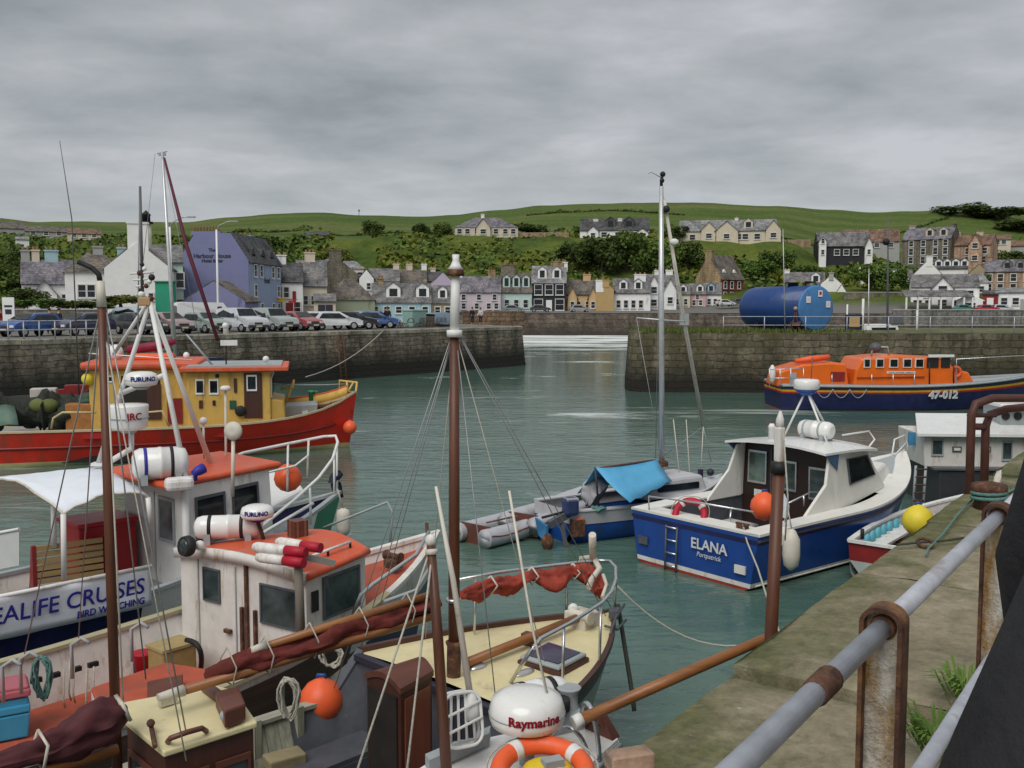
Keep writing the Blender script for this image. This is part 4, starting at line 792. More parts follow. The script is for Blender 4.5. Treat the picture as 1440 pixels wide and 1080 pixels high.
for i, (px, D, w, h, lm, lab) in enumerate([
    (525, 296, 8, 5.8, LG1, 'dark round tree alone on the green hillside above the white terrace'),
    (592, 300, 6, 4.6, LG1, 'small dark bush on the hillside left of the hilltop bungalow'),
    (622, 296, 6, 4.6, LG2, 'low green bush just below the hilltop bungalow'),
    (845, 262, 13, 12, LG1, 'broad dark tree on the bank above the ochre gable'),
    (880, 264, 12, 12.5, LG2, 'tall green tree behind the white twin gables'),
    (812, 268, 11, 9, LG1, 'dark tree between the black house roof and the peach cottage'),
    (925, 262, 11, 10, LG2, 'green tree above the twin gables beside the sailing mast'),
    (964, 268, 10, 9, LG1, 'dark bushy tree beside the sandstone gable'),
    (1066, 256, 9, 6, LG4, 'green bush right of the red fronted villa'),
    (1090, 262, 9, 7, LG4, 'bright green bush above the blue tank'),
    (1200, 268, 8, 3.6, LG4, 'bright bush under the white gabled hill house'),
    (1236, 262, 12, 6, LG4, 'light green tree below the grey roofed hill house'),
    (1258, 258, 9, 5.8, LG4, 'light green tree between the hill house and the tall dark stone house'),
    (1222, 226, 9, 7, LG2, 'garden bush over the dark wall beside the white bungalow'),
    (1252, 224, 8, 6, LG4, 'bright garden bush below the white bungalow gables'),
    (1372, 226, 6, 4.5, LG1, 'dark shrub between the inn and the red kiosk'),
    (800, 336, 9, 5, LG1, 'dark bush on the skyline terrace left of the dark roofed house'),
    (745, 360, 14, 4.5, LG1, 'spreading dark gorse clump on the field above the hilltop bungalow'),
    (950, 300, 8, 6, LG1, 'brown green shrub at the left end of the cream mansion'),
    (42, 262, 9, 8, LG1, 'dark bushy tree on the skyline at the far left'),
    (20, 244, 12, 10, LG2, 'green tree below the skyline bungalow at far left'),
    (60, 240, 12, 8, LG1, 'dark tree under the long grey bungalow'),
    (110, 236, 13, 8, LG2, 'green tree below the tan tiled bungalow'),
    (150, 244, 12, 9, LG1, 'dark tree left of the tall white chimney gable'),
    (248, 232, 12, 12, LG2, 'green tree seen between the white gable and the hotel'),
    (390, 262, 14, 9, LG1, 'dark spreading tree right of the hotel roof'),
    (415, 250, 12, 9, LG2, 'green tree behind the pub chimney'),
    (448, 256, 10, 7, LG1, 'dark tree below the long barn'),
    (475, 262, 12, 8, LG3, 'yellow green gorse above the stone gable'),
    (370, 280, 12, 6, LG2, 'low tree on the field edge behind the hotel chimneys'),
    (1352, 480, 26, 5, LG1, 'dark scrub clump on the skyline above the peach villa'), (1405, 470, 30, 6, LG1, 'broad dark scrub on the skyline at the far right'), (1436, 440, 24, 6, LG2, 'brown green scrub below the skyline at the far right'), (1425, 285, 12, 6, LG1, 'dark tree at the right edge above the pink terrace'), (1400, 262, 10, 5.6, LG2, 'green tree behind the roof of the pink terrace'),
    (1128, 256, 9, 5, LG2, 'green scrub clump behind the white cottage roof')]):
    plant('tree' if ' tree' in lab else 'bush', lab, 'tree' if ' tree' in lab else 'bush', gz(px, D), w, h, lm, i)
for i, (px, y, D, w, h, lm, lab) in enumerate([(34, 432, 104, 4.4, 2.3, LG1, 'big dark rounded shrub beside the far left cottage'), (10, 437, 102, 4, 1.5, LG4, 'bright green bush at the far left behind the parked blue car'), (95, 436, 100, 5, 1.1, LG3, 'straggly pale hedge clump in front of the bungalow'), (128, 437, 100, 5, 1.1, LG2, 'low green hedge clump beside the wooden mast top'), (66, 437, 99, 5, 1.4, LG4, 'low bright verge bush above the rubble wall'), (170, 429, 108, 6, 1.2, LG3, 'yellow green hedge in front of the tall white gable')]):
    plant('bush', lab, 'bush', V(px, y, D), w, h, lm, i + 1)
# gorse and bramble covering the steep bank: one mass
mb = MB(); q = random.Random(3)
from mathutils import noise as mnoise
for i in range(30000):
    px = q.uniform(-60, 1500); D = q.uniform(230, 338) if q.random() < .85 else q.uniform(330, 420)
    k = mnoise.noise(Vector((px * .013, D * .05, 1.0)))
    if (k < -.12 and px > 520) or (950 < px < 1180 and 278 < D) or (470 < px < 530 and D > 268): continue
    if D > 335 and (k < .22 or px < 300): continue
    g0 = gz(px, D); s = q.uniform(.35, .95) * (1 + max(0, k)); hgt = q.uniform(0, 1.6) * (.5 + max(0, k) * 1.6)
    if D > 285 and D < 312: hgt *= .4
    p = g0 + Vector((0, 0, hgt)); a = Vector((q.gauss(0, 1), q.gauss(0, 1), q.gauss(0, .6))).normalized(); b = a.cross(Vector((q.gauss(0, 1), q.gauss(0, 1), q.gauss(0, 1)))).normalized()
    mb.add([p - a * s, p - b * s * .7, p + a * s, p + b * s * .7], [(0, 1, 2, 3)], 0 if px > 440 and mnoise.noise(Vector((px * .03, D * .09, 7.0))) + q.uniform(-.25, .25) > -.08 else (1 if q.random() < (.6 if px > 440 else .45) else 2))
o = bpy.data.objects.new('scrub', mesh_of('scrub', mb, [LG3, LG2, LG1])); C.objects.link(o); o['kind'] = 'stuff'; tag(o, 'gorse and bramble scrub covering the steep bank above the village', 'scrub')

for lab, pts in (('dark hedge line crossing the field left of the hilltop bungalow', ((430, 372), (520, 392), (600, 384), (640, 372))), ('dark hedge line climbing the field right of the cream mansion', ((1092, 352), (1180, 392), (1260, 430), (1330, 470))), ('faint hedge line high on the green field behind the dark roofed house', ((740, 452), (860, 462), (960, 448))), ('hedge line along the field edge behind the hotel', ((300, 372), (350, 396), (420, 404)))):
    mb = MB()
    for i in range(1500):
        u = q.random() * (len(pts) - 1); k = int(u); a, b = pts[k], pts[k + 1]; u -= k; c = gz(a[0] + (b[0] - a[0]) * u, a[1] + (b[1] - a[1]) * u) + Vector((q.uniform(-.6, .6), q.uniform(-.8, .8), q.uniform(0, 1.0) * (.4 + abs(mnoise.noise(Vector((a[0] + u * 9, k, 0)))) * 2)))
        a = Vector((q.gauss(0, 1), q.gauss(0, 1), q.gauss(0, .6))).normalized(); b = a.cross(Vector((q.gauss(0, 1), q.gauss(0, 1), q.gauss(0, 1)))).normalized(); mb.add([c - a * .4, c - b * .3, c + a * .4, c + b * .3], [(0, 1, 2, 3)])
    solo('hedge', mb, LG1, lab, 'hedge')
# ------------------------------------------------------------------ cars
TYRE = paint('tyre', (.014, .014, .015), .8, .2, 8); LAMP = paint('lamp_glass', (.7, .7, .68), .15, .05, 8); TAILL = paint('tail_lamp', (.4, .02, .02), .3, .05); RIM = paint('alloy_rim', (.45, .46, .47), .35, .1, 8, 0, .6); PLATE = paint('number_plate', (.66, .62, .4), .5, .05); TRIM = paint('grey_trim', (.05, .05, .055), .6, .1)
def carpaint(n, c): return paint('car_paint_' + n, c, .28, .06, 3, coat=.6)
def make_car(label, pt, kind='hatch'):
    o = thing('car' if kind != 'van' else 'van', label, 'car' if kind != 'van' else 'van')
    L, w, H_ = (4.1, .84, 1.45) if kind == 'hatch' else (4.9, .95, 2.15)
    if kind == 'hatch': prof = [(-2.05, .35), (-2.06, .75), (-1.95, .95), (-1.72, 1.02), (-1.35, 1.38), (-.9, 1.45), (.25, 1.43), (1.0, 1.0), (1.75, .86), (2.0, .72), (2.06, .38)]
    elif kind == 'suv': prof = [(-2.05, .4), (-2.08, .9), (-2.0, 1.1), (-1.9, 1.66), (-1.4, 1.75), (.35, 1.72), (.85, 1.12), (1.8, 1.02), (2.02, .85), (2.06, .42)]
    else: prof = [(-2.4, .4), (-2.42, 1.0), (-2.36, 2.1), (-2.0, 2.18), (1.1, 2.15), (1.75, 1.3), (2.3, 1.12), (2.45, .8), (2.45, .4)]
    belt = .9 if kind == 'hatch' else (1.06 if kind == 'suv' else 1.25)
    rows = []
    for x, z in prof:
        k = 0 if z <= belt else min(1, (z - belt) / .5); ww = w - .16 * k; rows.append([(x, -ww, z), (x, -ww * .5, z + (.035 if z > .6 else 0)), (x, ww * .5, z + (.035 if z > .6 else 0)), (x, ww, z)])
    m = MB().grid(rows)
    for sgn in (-1, 1):
        pts = [Vector((x, sgn * (w - .16 * (0 if z <= belt else min(1, (z - belt) / .5))), z)) for x, z in prof]; low = [p for p in pts if p.z <= belt + .05]
        m.poly(pts)
    m.poly([(prof[0][0], -w, prof[0][1]), (prof[-1][0], -w, prof[-1][1]), (prof[-1][0], w, prof[-1][1]), (prof[0][0], w, prof[0][1])])
    part('body', m, pt, o)
    H2 = max(z for _, z in prof); gz0, gz1 = belt + .04, H2 - .12
    # side glass, windscreen, rear glass
    x0, x1 = {'hatch': (-1.45, .72), 'suv': (-1.8, .5), 'van': (.45, 1.35)}[kind]
    for sgn in (-1, 1):
        yb, yt = w + .012 - .16 * (.04 / .5), w + .012 - .16 * min(1, (gz1 - belt) / .5); s2 = .55 if kind != 'suv' else .3
        part('side_window', MB().poly([(x0, sgn * yb, gz0), (x1, sgn * yb, gz0), (x1 - s2, sgn * yt, gz1), (x0 + .28, sgn * yt, gz1)]), GLASS, o)
    ws = {'hatch': ((.96, 1.035), (.32, 1.40)), 'suv': ((.82, 1.16), (.40, 1.67)), 'van': ((1.72, 1.36), (1.16, 2.06))}[kind]
    part('windscreen', MB().poly([(ws[0][0] + .03, -w * .86, ws[0][1] + .05), (ws[0][0] + .03, w * .86, ws[0][1] + .05), (ws[1][0] + .03, w * .72, ws[1][1] + .05), (ws[1][0] + .03, -w * .72, ws[1][1] + .05)]), GLASS, o)
    rw = {'hatch': ((-1.72, 1.05), (-1.40, 1.36)), 'suv': ((-2.0, 1.18), (-1.93, 1.6)), 'van': ((-2.41, 1.3), (-2.38, 1.9))}[kind]
    part('rear_window', MB().poly([(rw[0][0] - .03, -w * .8, rw[0][1] + .03), (rw[0][0] - .03, w * .8, rw[0][1] + .03), (rw[1][0] - .03, w * .7, rw[1][1] + .03), (rw[1][0] - .03, -w * .7, rw[1][1] + .03)]), GLASS, o)
    xf = prof[-1][0]; xr = prof[0][0]
    for sgn in (-1, 1):
        part('headlight', MB().box((xf - .06, sgn * w * .72, .66), (.12, .32, .15)), LAMP, o); part('tail_light', MB().box((xr + .03, sgn * w * .8, .78), (.1, .2, .26)), TAILL, o)
        part('mirror', MB().box((.78, sgn * (w + .09), belt + .1), (.12, .18, .13)), pt, o)
    part('front_bumper', MB().box((xf + .0, 0, .44), (.14, w * 1.9, .2)), TRIM, o, bevel=.04); part('rear_bumper', MB().box((xr, 0, .46), (.14, w * 1.9, .2)), TRIM, o, bevel=.04)
    part('grille', MB().box((xf - .02, 0, .66), (.09, .7, .12)), TRIM, o); part('number_plate', MB().box((xf + .075, 0, .45), (.02, .5, .11)), PLATE, o)
    for x in (-1.28, 1.3):
        for sgn in (-1, 1):
            c = Vector((x, sgn * (w - .07), .32)); rot = Matrix.Rotation(math.pi / 2, 3, 'X'); t = MB().lathe([(.2, -.1), (.31, -.1), (.32, -.06), (.32, .06), (.31, .1), (.2, .1)], c, rot, 16); t.lathe([(.36, -.05), (.36, .045)], c - Vector((0, sgn * .02, 0)), rot, 14)
            wh = part('wheel', t, TYRE, o); part('rim', MB().lathe([(.20, -.105), (.17, -.112), (.05, -.09), (.05, .09), (.17, .112), (.20, .105)], c, rot, 12), RIM, wh)
    return o
REDC = {}
def place_car(src, label, pt, p, ang, group='cars parked along the quay'):
    o = copy_tree(src) if src.get('used') else src
    src['used'] = 1
    o['label'] = label; o['group'] = group; o.location = p; o.rotation_euler = (0, 0, ang)
    for ch in children(o):
        if ch.name.split('.')[0] in ('body', 'mirror'):
            ch.material_slots[0].link = 'OBJECT'; ch.material_slots[0].material = pt
    return o
hatch = make_car('car', carpaint('blue', (.03, .09, .28))); suv = make_car('suv', carpaint('white', (.6, .6, .6)), 'suv'); van = make_car('van', carpaint('van_white', (.68, .68, .68)), 'van')
qd = Vector((28.6, 36, 0)).normalized(); qn = Vector((-qd.y, qd.x, 0)); nose = math.atan2(-qn.y, -qn.x)
def onq(px, back):     # a spot on the left quay, 'back' metres behind its edge
    u = (px - 720) / FPX; a, b = Vector((-27.6, 56, 0)) + qn * back, qd
    t = (u * a.y - a.x) / (b.x - u * b.y); p = a + b * t; p.z = QZ - .02; return p
CARS = [(hatch, 45, 6.5, (.03, .10, .30), 'blue', 'bright blue hatchback parked side on at far left', -math.pi * .62), (hatch, 116, 6.0, (.05, .055, .10), 'slate', 'dark slate blue hatchback behind the quay railing', -2.0),
    (hatch, 198, 5.0, (.03, .03, .035), 'black1', 'black car nosing to the quay edge behind the white tripod mast', nose), (hatch, 236, 5.0, (.36, .25, .24), 'rose', 'dusty rose car facing the quay edge', nose),
    (hatch, 288, 4.6, (.30, .36, .33), 'greygreen', 'pale grey green car in front of the white van', nose), (suv, 340, 5.0, (.55, .57, .60), 'silver', 'silver white off-roader facing the quay below the outhouse', nose),
    (suv, 383, 5.0, (.34, .38, .36), 'greyg', 'grey green off-roader with lifebuoy in front of its bumper', nose), (hatch, 420, 5.0, (.36, .09, .09), 'red', 'faded red car facing the quay', nose),
    (hatch, 452, 5.5, (.62, .63, .63), 'white2', 'white estate car beside the faded red car', nose + .9), (hatch, 473, 4.6, (.64, .65, .66), 'white3', 'white hatchback seen from its side at the middle of the row', nose + 1.0),
    (hatch, 497, 5.0, (.025, .028, .035), 'black2', 'black car parked at a slant right of the white hatchback', nose + .8), (hatch, 514, 7, (.14, .24, .33), 'steelblue', 'pale steel blue car behind the slanting black car', nose + .7),
    (hatch, 529, 6, (.05, .10, .26), 'royal', 'royal blue car at the right end of the row beside a standing person', nose + .7)]
for src, px, back, col, nm, lab, ang in CARS: place_car(src, lab, carpaint(nm, col), onq(px, back), ang)
place_car(van, 'big white box van parked behind the pale grey green car', carpaint('van_white', (.68, .68, .68)), onq(296, 9.5), nose + 1.2, None) if 0 else None
p = onq(291, 10); van.location = p; van.rotation_euler = (0, 0, nose + 1.25); van['label'] = 'big white van parked behind the pale grey green car'
o = place_car(van, 'pale blue pickup van on the lane below the tall white gable', carpaint('paleblue', (.42, .52, .56)), V(172, 430, 104) * 1.0, math.pi * .95, None) if 0 else None
c2 = copy_tree(suv); c2['label'] = 'pale blue off-roader on the lane below the tall white gable'; c2.location = (*V(172, 437, 103).xy, QZ); c2.rotation_euler = (0, 0, math.pi * .97); c2['group'] = 'cars on the lanes'
for ch in children(c2):
    if ch.name.split('.')[0] in ('body', 'mirror'): ch.material_slots[0].link = 'OBJECT'; ch.material_slots[0].material = carpaint('paleblue', (.42, .52, .56))
for px, y, D, col, nm, lab, a in [(722, 437, 196, (.2, .21, .22), 'gunmetal', 'grey car in front of the mint green cottage', 0), (760, 437, 197, (.05, .05, .06), 'black3', 'dark car in front of the black house', 0), (815, 438, 197, (.3, .31, .33), 'silver2', 'silver car in front of the peach cottage', .1), (1020, 428, 214, (.6, .6, .6), 'white4', 'white car on the brae below the red villa', .3), (1040, 427, 216, (.06, .065, .08), 'navy2', 'dark car on the brae beside the white car', .3), (1388, 437, 186, (.42, .04, .06), 'crimson', 'crimson car parked below the red kiosk', 0), (1356, 438, 188, (.06, .22, .18), 'teal', 'teal car parked in front of the round ended pavilion', 0), (1408, 438, 187, (.5, .52, .55), 'pale', 'pale car parked right of the crimson car', 0)]:
    pp = V(px, y, D); gg = ground(px, D); place_car(hatch, lab, carpaint(nm, col), Vector((pp.x, pp.y, max(gg, pp.z - .4) if D > 180 else gg)), a, 'cars on the lanes')

# ------------------------------------------------------------------ people
SKIN = paint('skin', (.42, .25, .18), .6, .08); HAIRD = paint('dark_hair', (.03, .022, .018), .7, .2)
def person(label, loc, face, scale, top, legs, arms=((.28, 0, 1.1), (.3, .05, .88)), lean=0.0, hood=False, hair=HAIRD, coat=False):
    """standing figure facing +x before turning"""
    o = thing('person', label, 'person', loc, face)
    def skin(name, chains, m, par):
        me = bpy.data.meshes.new(name); vs = []; es = []; rs = []
        for ch in chains:
            prev = ch[0] if isinstance(ch[0], int) else None
            for it in (ch[1:] if prev is not None else ch):
                vs.append(Vector(it[:3]) * scale); rs.append(it[3] * scale)
                if prev is not None: es.append((prev, len(vs) - 1))
                prev = len(vs) - 1
        me.from_pydata(vs, es, []); ob = bpy.data.objects.new(name, me); C.objects.link(ob); ob.parent = par
        me.materials.append(m); sk = ob.modifiers.new('skin', 'SKIN'); sk.use_smooth_shade = True
        for i, r in enumerate(rs): me.skin_vertices[0].data[i].radius = (r, r)
        me.skin_vertices[0].data[0].use_root = True
        sb = ob.modifiers.new('sub', 'SUBSURF'); sb.levels = 1; sb.render_levels = 2
        return ob
    L = lean
    body = [[(0, 0, .93, .135), (L * .3, 0, 1.12, .125), (L * .7, 0, 1.34, .15), (L, 0, 1.46, .075), (L + .02, 0, 1.54, .062), (L + .045, 0, 1.62, .098), (L + .045, 0, 1.70, .095)]]
    for s in (-1, 1):
        body.append([0, (.0, s * .10, .86, .095), (.03, s * .11, .5, .065), (-.01, s * .115, .1, .045), (.10, s * .12, .04, .04), (.17, s * .125, .03, .03)])
        body.append([2, (L * .7, s * .2, 1.38 - .06 * coat, .068 - .01 * coat), (arms[0][0] * .1 + L * .6 - .02, s * (.26 - .05 * coat), 1.12, .05), (arms[1][0], s * (.23 - .03 * coat), arms[1][2], .04), (arms[1][0] + .06, s * (.225 - .03 * coat), arms[1][2] - .05, .035)])
    skin('body', body, SKIN, o)
    skin('jacket', [([(0, 0, .42, .25), (0, 0, .62, .225), (0, 0, .84, .195),] if coat else [(0, 0, .84, .165)]) + [ (L * .3, 0, 1.12, .155), (L * .7, 0, 1.34, .18), (L * .9, 0, 1.47, .10)]] + [[4 if coat else 2, (L * .7, s * .2, 1.37, .088), (arms[0][0] * .1 + L * .6 - .02, s * .26, 1.12, .068), (arms[1][0] - .03, s * .23, arms[1][2] + .03, .056)] for s in (() if coat else (-1, 1))], top, o)
    if coat:
        for s in (-1, 1): part('sleeve', MB().tube([Vector(v) * scale for v in ((L * .72, s * .12, 1.40), (L * .7, s * .19, 1.33), (L * .62, s * .215, 1.2), (L * .6 + .02, s * .21, 1.08), (.30, s * .2, .93))], [.07, .092, .082, .074, .058], 16), top, o)
    skin('trousers', [[(0, s * .11, .5, .08), (0, s * .11, .3, .075), (-.01, s * .115, .12, .066)] for s in (-1, 1)] if coat else [[(0, 0, .92, .14)]] + [[0, (0, s * .10, .84, .11), (.03, s * .11, .5, .082), (-.01, s * .115, .12, .066)] for s in (-1, 1)], legs, o)
    m = MB().ball(Vector((L + .03, 0, 1.69)) * scale, tuple(Vector((.112, .10, .105)) * scale), 10); part('hair' if not hood else 'hood', m, top if hood else hair, o)
    f = MB()
    for s in (-1, 1): f.ball(Vector((L + .138, s * .035, 1.665)) * scale, .012 * scale, 6, 0); f.ball(Vector((L + .05, s * .10, 1.65)) * scale, (.02 * scale, .012 * scale, .032 * scale), 6, 1)
    f.ball(Vector((L + .15, 0, 1.63)) * scale, (.022 * scale, .014 * scale, .024 * scale), 6, 1); f.ball(Vector((L + .135, 0, 1.585)) * scale, (.012 * scale, .026 * scale, .008 * scale), 6, 2)
    part('face', f, [LETK, SKIN, paint('lips', (.3, .10, .09), .6)], o)
    return o
JBLK = paint('black_jacket_cloth', (.016, .016, .019), .8, .4, 5, 1.0); JNAVY = paint('navy_jacket_cloth', (.02, .025, .05), .85, .2, 6, .3); JRED = paint('red_jacket_cloth', (.3, .02, .03), .85, .2, 6); JW = paint('white_shirt_cloth', (.5, .5, .52), .85, .1, 6); DEN = paint('dark_denim', (.025, .03, .05), .85, .2, 8)
person('person in dark clothes standing at the right end of the parked cars', tuple(onq(545, 6.0)), -1.2, 1.05, JBLK, DEN)
person('person in a navy jacket standing behind the blue hatchback', tuple(onq(71, 9.0)), 2.0, 1.0, JNAVY, DEN)
person('person in black walking between the blue hatchback and the slate car', tuple(onq(84, 7.6)), 1.0, 1.0, JBLK, DEN)
person('person in a red jacket at the far left edge beside a white sign', tuple(onq(2, 9.2)), .2, 1.02, JRED, DEN)
person('person in dark coat on the far pier end, left of a pair', (*V(664, 452, 104).xy, QZ), -1, 1.0, JBLK, DEN)
person('person with pale shirt on the far pier end', (*V(676, 452, 104).xy, QZ), -2, .98, JW, DEN)
o = person('person in a black jacket leaning on the pipe railing close to the camera', tuple(Vector((.70, 1.24, NQ))), R(20), 1.0, JBLK, DEN, ((.05, 0, 1.1), (.30, .05, .92)), .365, coat=True)
# ------------------------------------------------------------------ quay furniture
o = thing('quay_railing', 'thin grey tube railing along the edge of the car park', 'railing', tuple(onq(-10, .55)), 0)
pts = [onq(px, .55) for px in (-10, 12, 34, 56, 78, 100, 122, 145)]
for z in (.55, 1.05): part('rail', MB().tube([p + Vector((0, 0, z)) for p in pts], .035, 6).local(o), STEEL, o)
for p in pts: part('post', MB().tube([p, p + Vector((0, 0, 1.07))], .04, 6).local(o), STEEL, o)
o = thing('sign_board', 'small white upright sign beside the red jacketed person', 'sign', tuple(onq(14, 7.5)), 0); part('post', MB().box((0, .08, .8), (.1, .1, 1.6)), STEEL, o); part('panel', MB().box((0, 0, 1.5), (.75, .06, 1.9)), WW, o); part('panel_marks', MB().box((0, -.045, 1.9), (.5, .01, .12)).box((0, -.045, 1.55), (.4, .01, .3)), LETK, o)
for px, ht, lab, bk in ((243, 9.6, 'tall pale lamp post with curved arm in front of the mint green house', 3), (304, 7.8, 'lamp post standing before the hotel gable beside the white van', 10)):
    b = onq(px - (6 if px == 243 else -4), bk); o = thing('street_lamp', lab, 'street lamp', tuple(b), 0)
    if px == 243:
        b = onq(243, 2.5); o.location = b; MAT[o] = Matrix.Translation(b); ht = 7.1
    part('pole', MB().tube([(0, 0, 0), (0, 0, ht * .5), (0, 0, ht)], [.11, .09, .07], 8), WW, o); part('arm', MB().tube([(0, 0, ht), (.25, 0, ht + .35), (.9, -.2, ht + .6), (1.4, -.3, ht + .65)], .04, 6), STEEL, o); part('lantern', MB().box((1.55, -.33, ht + .62), (.5, .2, .1)), GREYD, o)
# stores on the pier end
o = thing('container', 'mint green waste container on the pier among stored gear', 'container', tuple(onq(583, 6)), math.atan2(qd.y, qd.x)); part('body', MB().box((0, 0, .75), (1.7, 1.2, 1.4), taper=1.08), paint('mint_container', (.25, .40, .36), .6, .1), o, bevel=.05); part('lid', MB().box((0, 0, 1.52), (1.95, 1.4, .14)), paint('mint_container_lid', (.3, .46, .42), .6, .1), o, bevel=.04)
CRB = paint('creel_netting', (.09, .075, .06), .9, .4, 9, .5)
def creel(mb_, c, a):
    for k in (-1, 0, 1): mb_.tube([Vector(c) + rz3(a) @ Vector((k * .38, math.cos(t) * .28, math.sin(t) * .4)) for t in [i * math.pi / 8 for i in range(9)]], .025, 5)
    mb_.box(Vector(c) + Vector((0, 0, .03)), (.85, .58, .06), a)
    for t in (.5, 1.2, 1.9, 2.6): mb_.tube([Vector(c) + rz3(a) @ Vector((k * .42, math.cos(t) * .28, math.sin(t) * .4)) for k in (-1, 1)], .022, 4)
for i in range(9):
    px = 560 + (i % 5) * 9 + (34 if i >= 5 else 0); b = onq(px, 4.5 + (i % 2) * .8); m = MB(); creel(m, b + Vector((0, 0, .45 if i % 3 == 2 else 0)), 1 + i * .3)
    solo('lobster_creel', m, CRB, 'brown netted lobster creel in the row stacked along the pier', 'creel', 'lobster creels on the pier')
o = thing('tarpaulin_stack', 'pile of gear under a blue grey tarpaulin near the end of the pier', 'covered stack', tuple(onq(618, 6)), math.atan2(qd.y, qd.x)); part('gear', MB().box((0, 0, .5), (2.6, 1.3, 1.0)), CRB, o); part('tarpaulin', MB().grid([[(-1.5, -.8, .3), (-1.4, -.75, 1.15), (-1.4, .75, 1.2), (-1.5, .8, .3)], [(0, -.9, .2), (0, -.8, 1.35), (0, .8, 1.3), (0, .9, .2)], [(1.5, -.8, .35), (1.4, -.75, 1.1), (1.4, .75, 1.15), (1.5, .8, .35)]]), paint('blue_grey_tarp', (.16, .22, .28), .6, .15, 3, .4), o)
wall_thing('parapet_wall', 'brown stone parapet at the root of the far pier end', 'wall', [tuple(V(652, 452, 107).xy), tuple(V(738, 452, 108).xy)], QZ - 1, QZ + 1.35, 1.0, stone('brown_parapet', (.17, .115, .08), (.24, .17, .12), 1.0, .45, (.06, .05, .04), None))
solo('bollard', MB().lathe([(.2, 0), (.17, .4), (.24, .5), (.2, .62), (.05, .66)], onq(318, .6), None, 12), WW, 'white painted mooring bollard at the quay edge below the hotel', 'bollard')
for px, lab in ((172, 'rusty iron ladder in the pier wall behind the fishing ship'), (477, 'rusty iron ladder in the pier wall right of the fishing ship'), (484, None)):
    if not lab: continue
    b = onq(px, -.35); o = thing('wall_ladder', lab, 'ladder', (b.x, b.y, -.5), math.atan2(qd.y, qd.x))
    for s in (-1, 1): part('rail', MB().tube([(s * .25, -.55, 0), (s * .25, -.12, 3.9)], .07, 6), RUST, o)
    for k in range(12): part('rung', MB().tube([(-.25, -.53 + k * .034, .25 + k * .3), (.25, -.53 + k * .034, .25 + k * .3)], .025, 5), RUST, o)
# ------------------------------------------------------------------ right pier furniture
TANKB = paint('tank_blue_paint', (.010, .046, .18), .4, .1, .8, dirt=(.03, .08, .2), damt=.1, coat=.2); TANKE = paint('tank_end_blue_paint', (.06, .20, .44), .4, .08, .8, dirt=(.04, .1, .25), damt=.08)
ax = Vector((.44, -.90, 0)).normalized(); rT = 1.47; endc = V(1147, 437, 65.6); endc.z = RZ + rT + .12
o = thing('fuel_tank', 'big blue cylindrical fuel tank lying on the right hand pier', 'tank', (endc.x, endc.y, RZ), math.atan2(ax.y, ax.x))
rot = Matrix.Rotation(math.pi / 2, 3, 'Y'); c0 = Vector((0, 0, rT + .12))
part('shell', MB().lathe([(.3, -6.5), (1.1, -6.35), (1.42, -6.05), (rT, -5.7), (rT, -.02)], c0, rot, 40), TANKB, o)
part('end_plate', MB().lathe([(rT + .02, -.05), (rT + .02, .02), (rT - .1, .06), (.3, .12)], c0, rot, 40), TANKE, o)
for y, z, mm in ((.25, .95, LETR), (-.75, .55, LETW), (.95, .25, LETW)):
    part('warning_sticker', MB().box((.13, y, rT + .12 + z), (.02, .36, .42)), WW, o); part('sticker_mark', MB().box((.142, y, rT + .12 + z + .02), (.01, .2, .2)), mm, o)
part('hatch', MB().lathe([(.35, 0), (.35, .2), (.42, .22), (.42, .28)], (-2.2, 0, 2 * rT + .1), None, 14), BLACK, o); part('filler_pipe', MB().tube([(-1.2, .2, 2 * rT + .1), (-1.2, .2, 2 * rT + .4), (-.3, .2, 2 * rT + .35), (0, .2, 2 * rT - .2)], .06, 8), BLACK, o)
for x in (-4.6, -1.2): part('cradle', MB().box((x, 0, .3), (.4, 2.2, .6)), BLACK, o)
o = thing('pier_railing', 'thin two bar railing along the top of the right hand pier', 'railing', (11, 64.3, RZ), 0)
pts = [Vector((13.6 + i * 2.6, 64.15 - (i * 2.6) * .056, RZ)) for i in range(12)]
for z in (.5, 1.05): part('rail', MB().tube([p + Vector((0, 0, z)) for p in pts], .022, 6).local(o), STEEL, o)
for p in pts: part('post', MB().tube([p, p + Vector((0, 0, 1.07))], .03, 6).local(o), STEEL, o)
o = thing('notice_board', 'small dark box like notice stand on the pier right of the tank', 'notice board', tuple(V(1200, 469, 67)), 0); part('board', MB().box((0, 0, .75), (1.05, .3, 1.05)), JNAVY, o); part('panel', MB().box((0, -.16, .8), (.7, .03, .7)), WOC, o)
o = thing('derrick', 'rusty hand winch with a pale lamp on the pier edge by the tank', 'winch', tuple(V(1118, 469, 64)), 0)
part('frame', MB().beam((-.3, 0, 0), (0, 0, 1.5), .08, .08).beam((.3, 0, 0), (0, 0, 1.5), .08, .08), RUST, o); part('drum', MB().lathe([(.22, -.3), (.12, -.25), (.12, .25), (.22, .3)], (0, 0, .6), Matrix.Rotation(math.pi / 2, 3, 'Y'), 12), RUST, o); part('lamp', MB().ball((0, 0, 1.6), .13, 8), WOC, o)
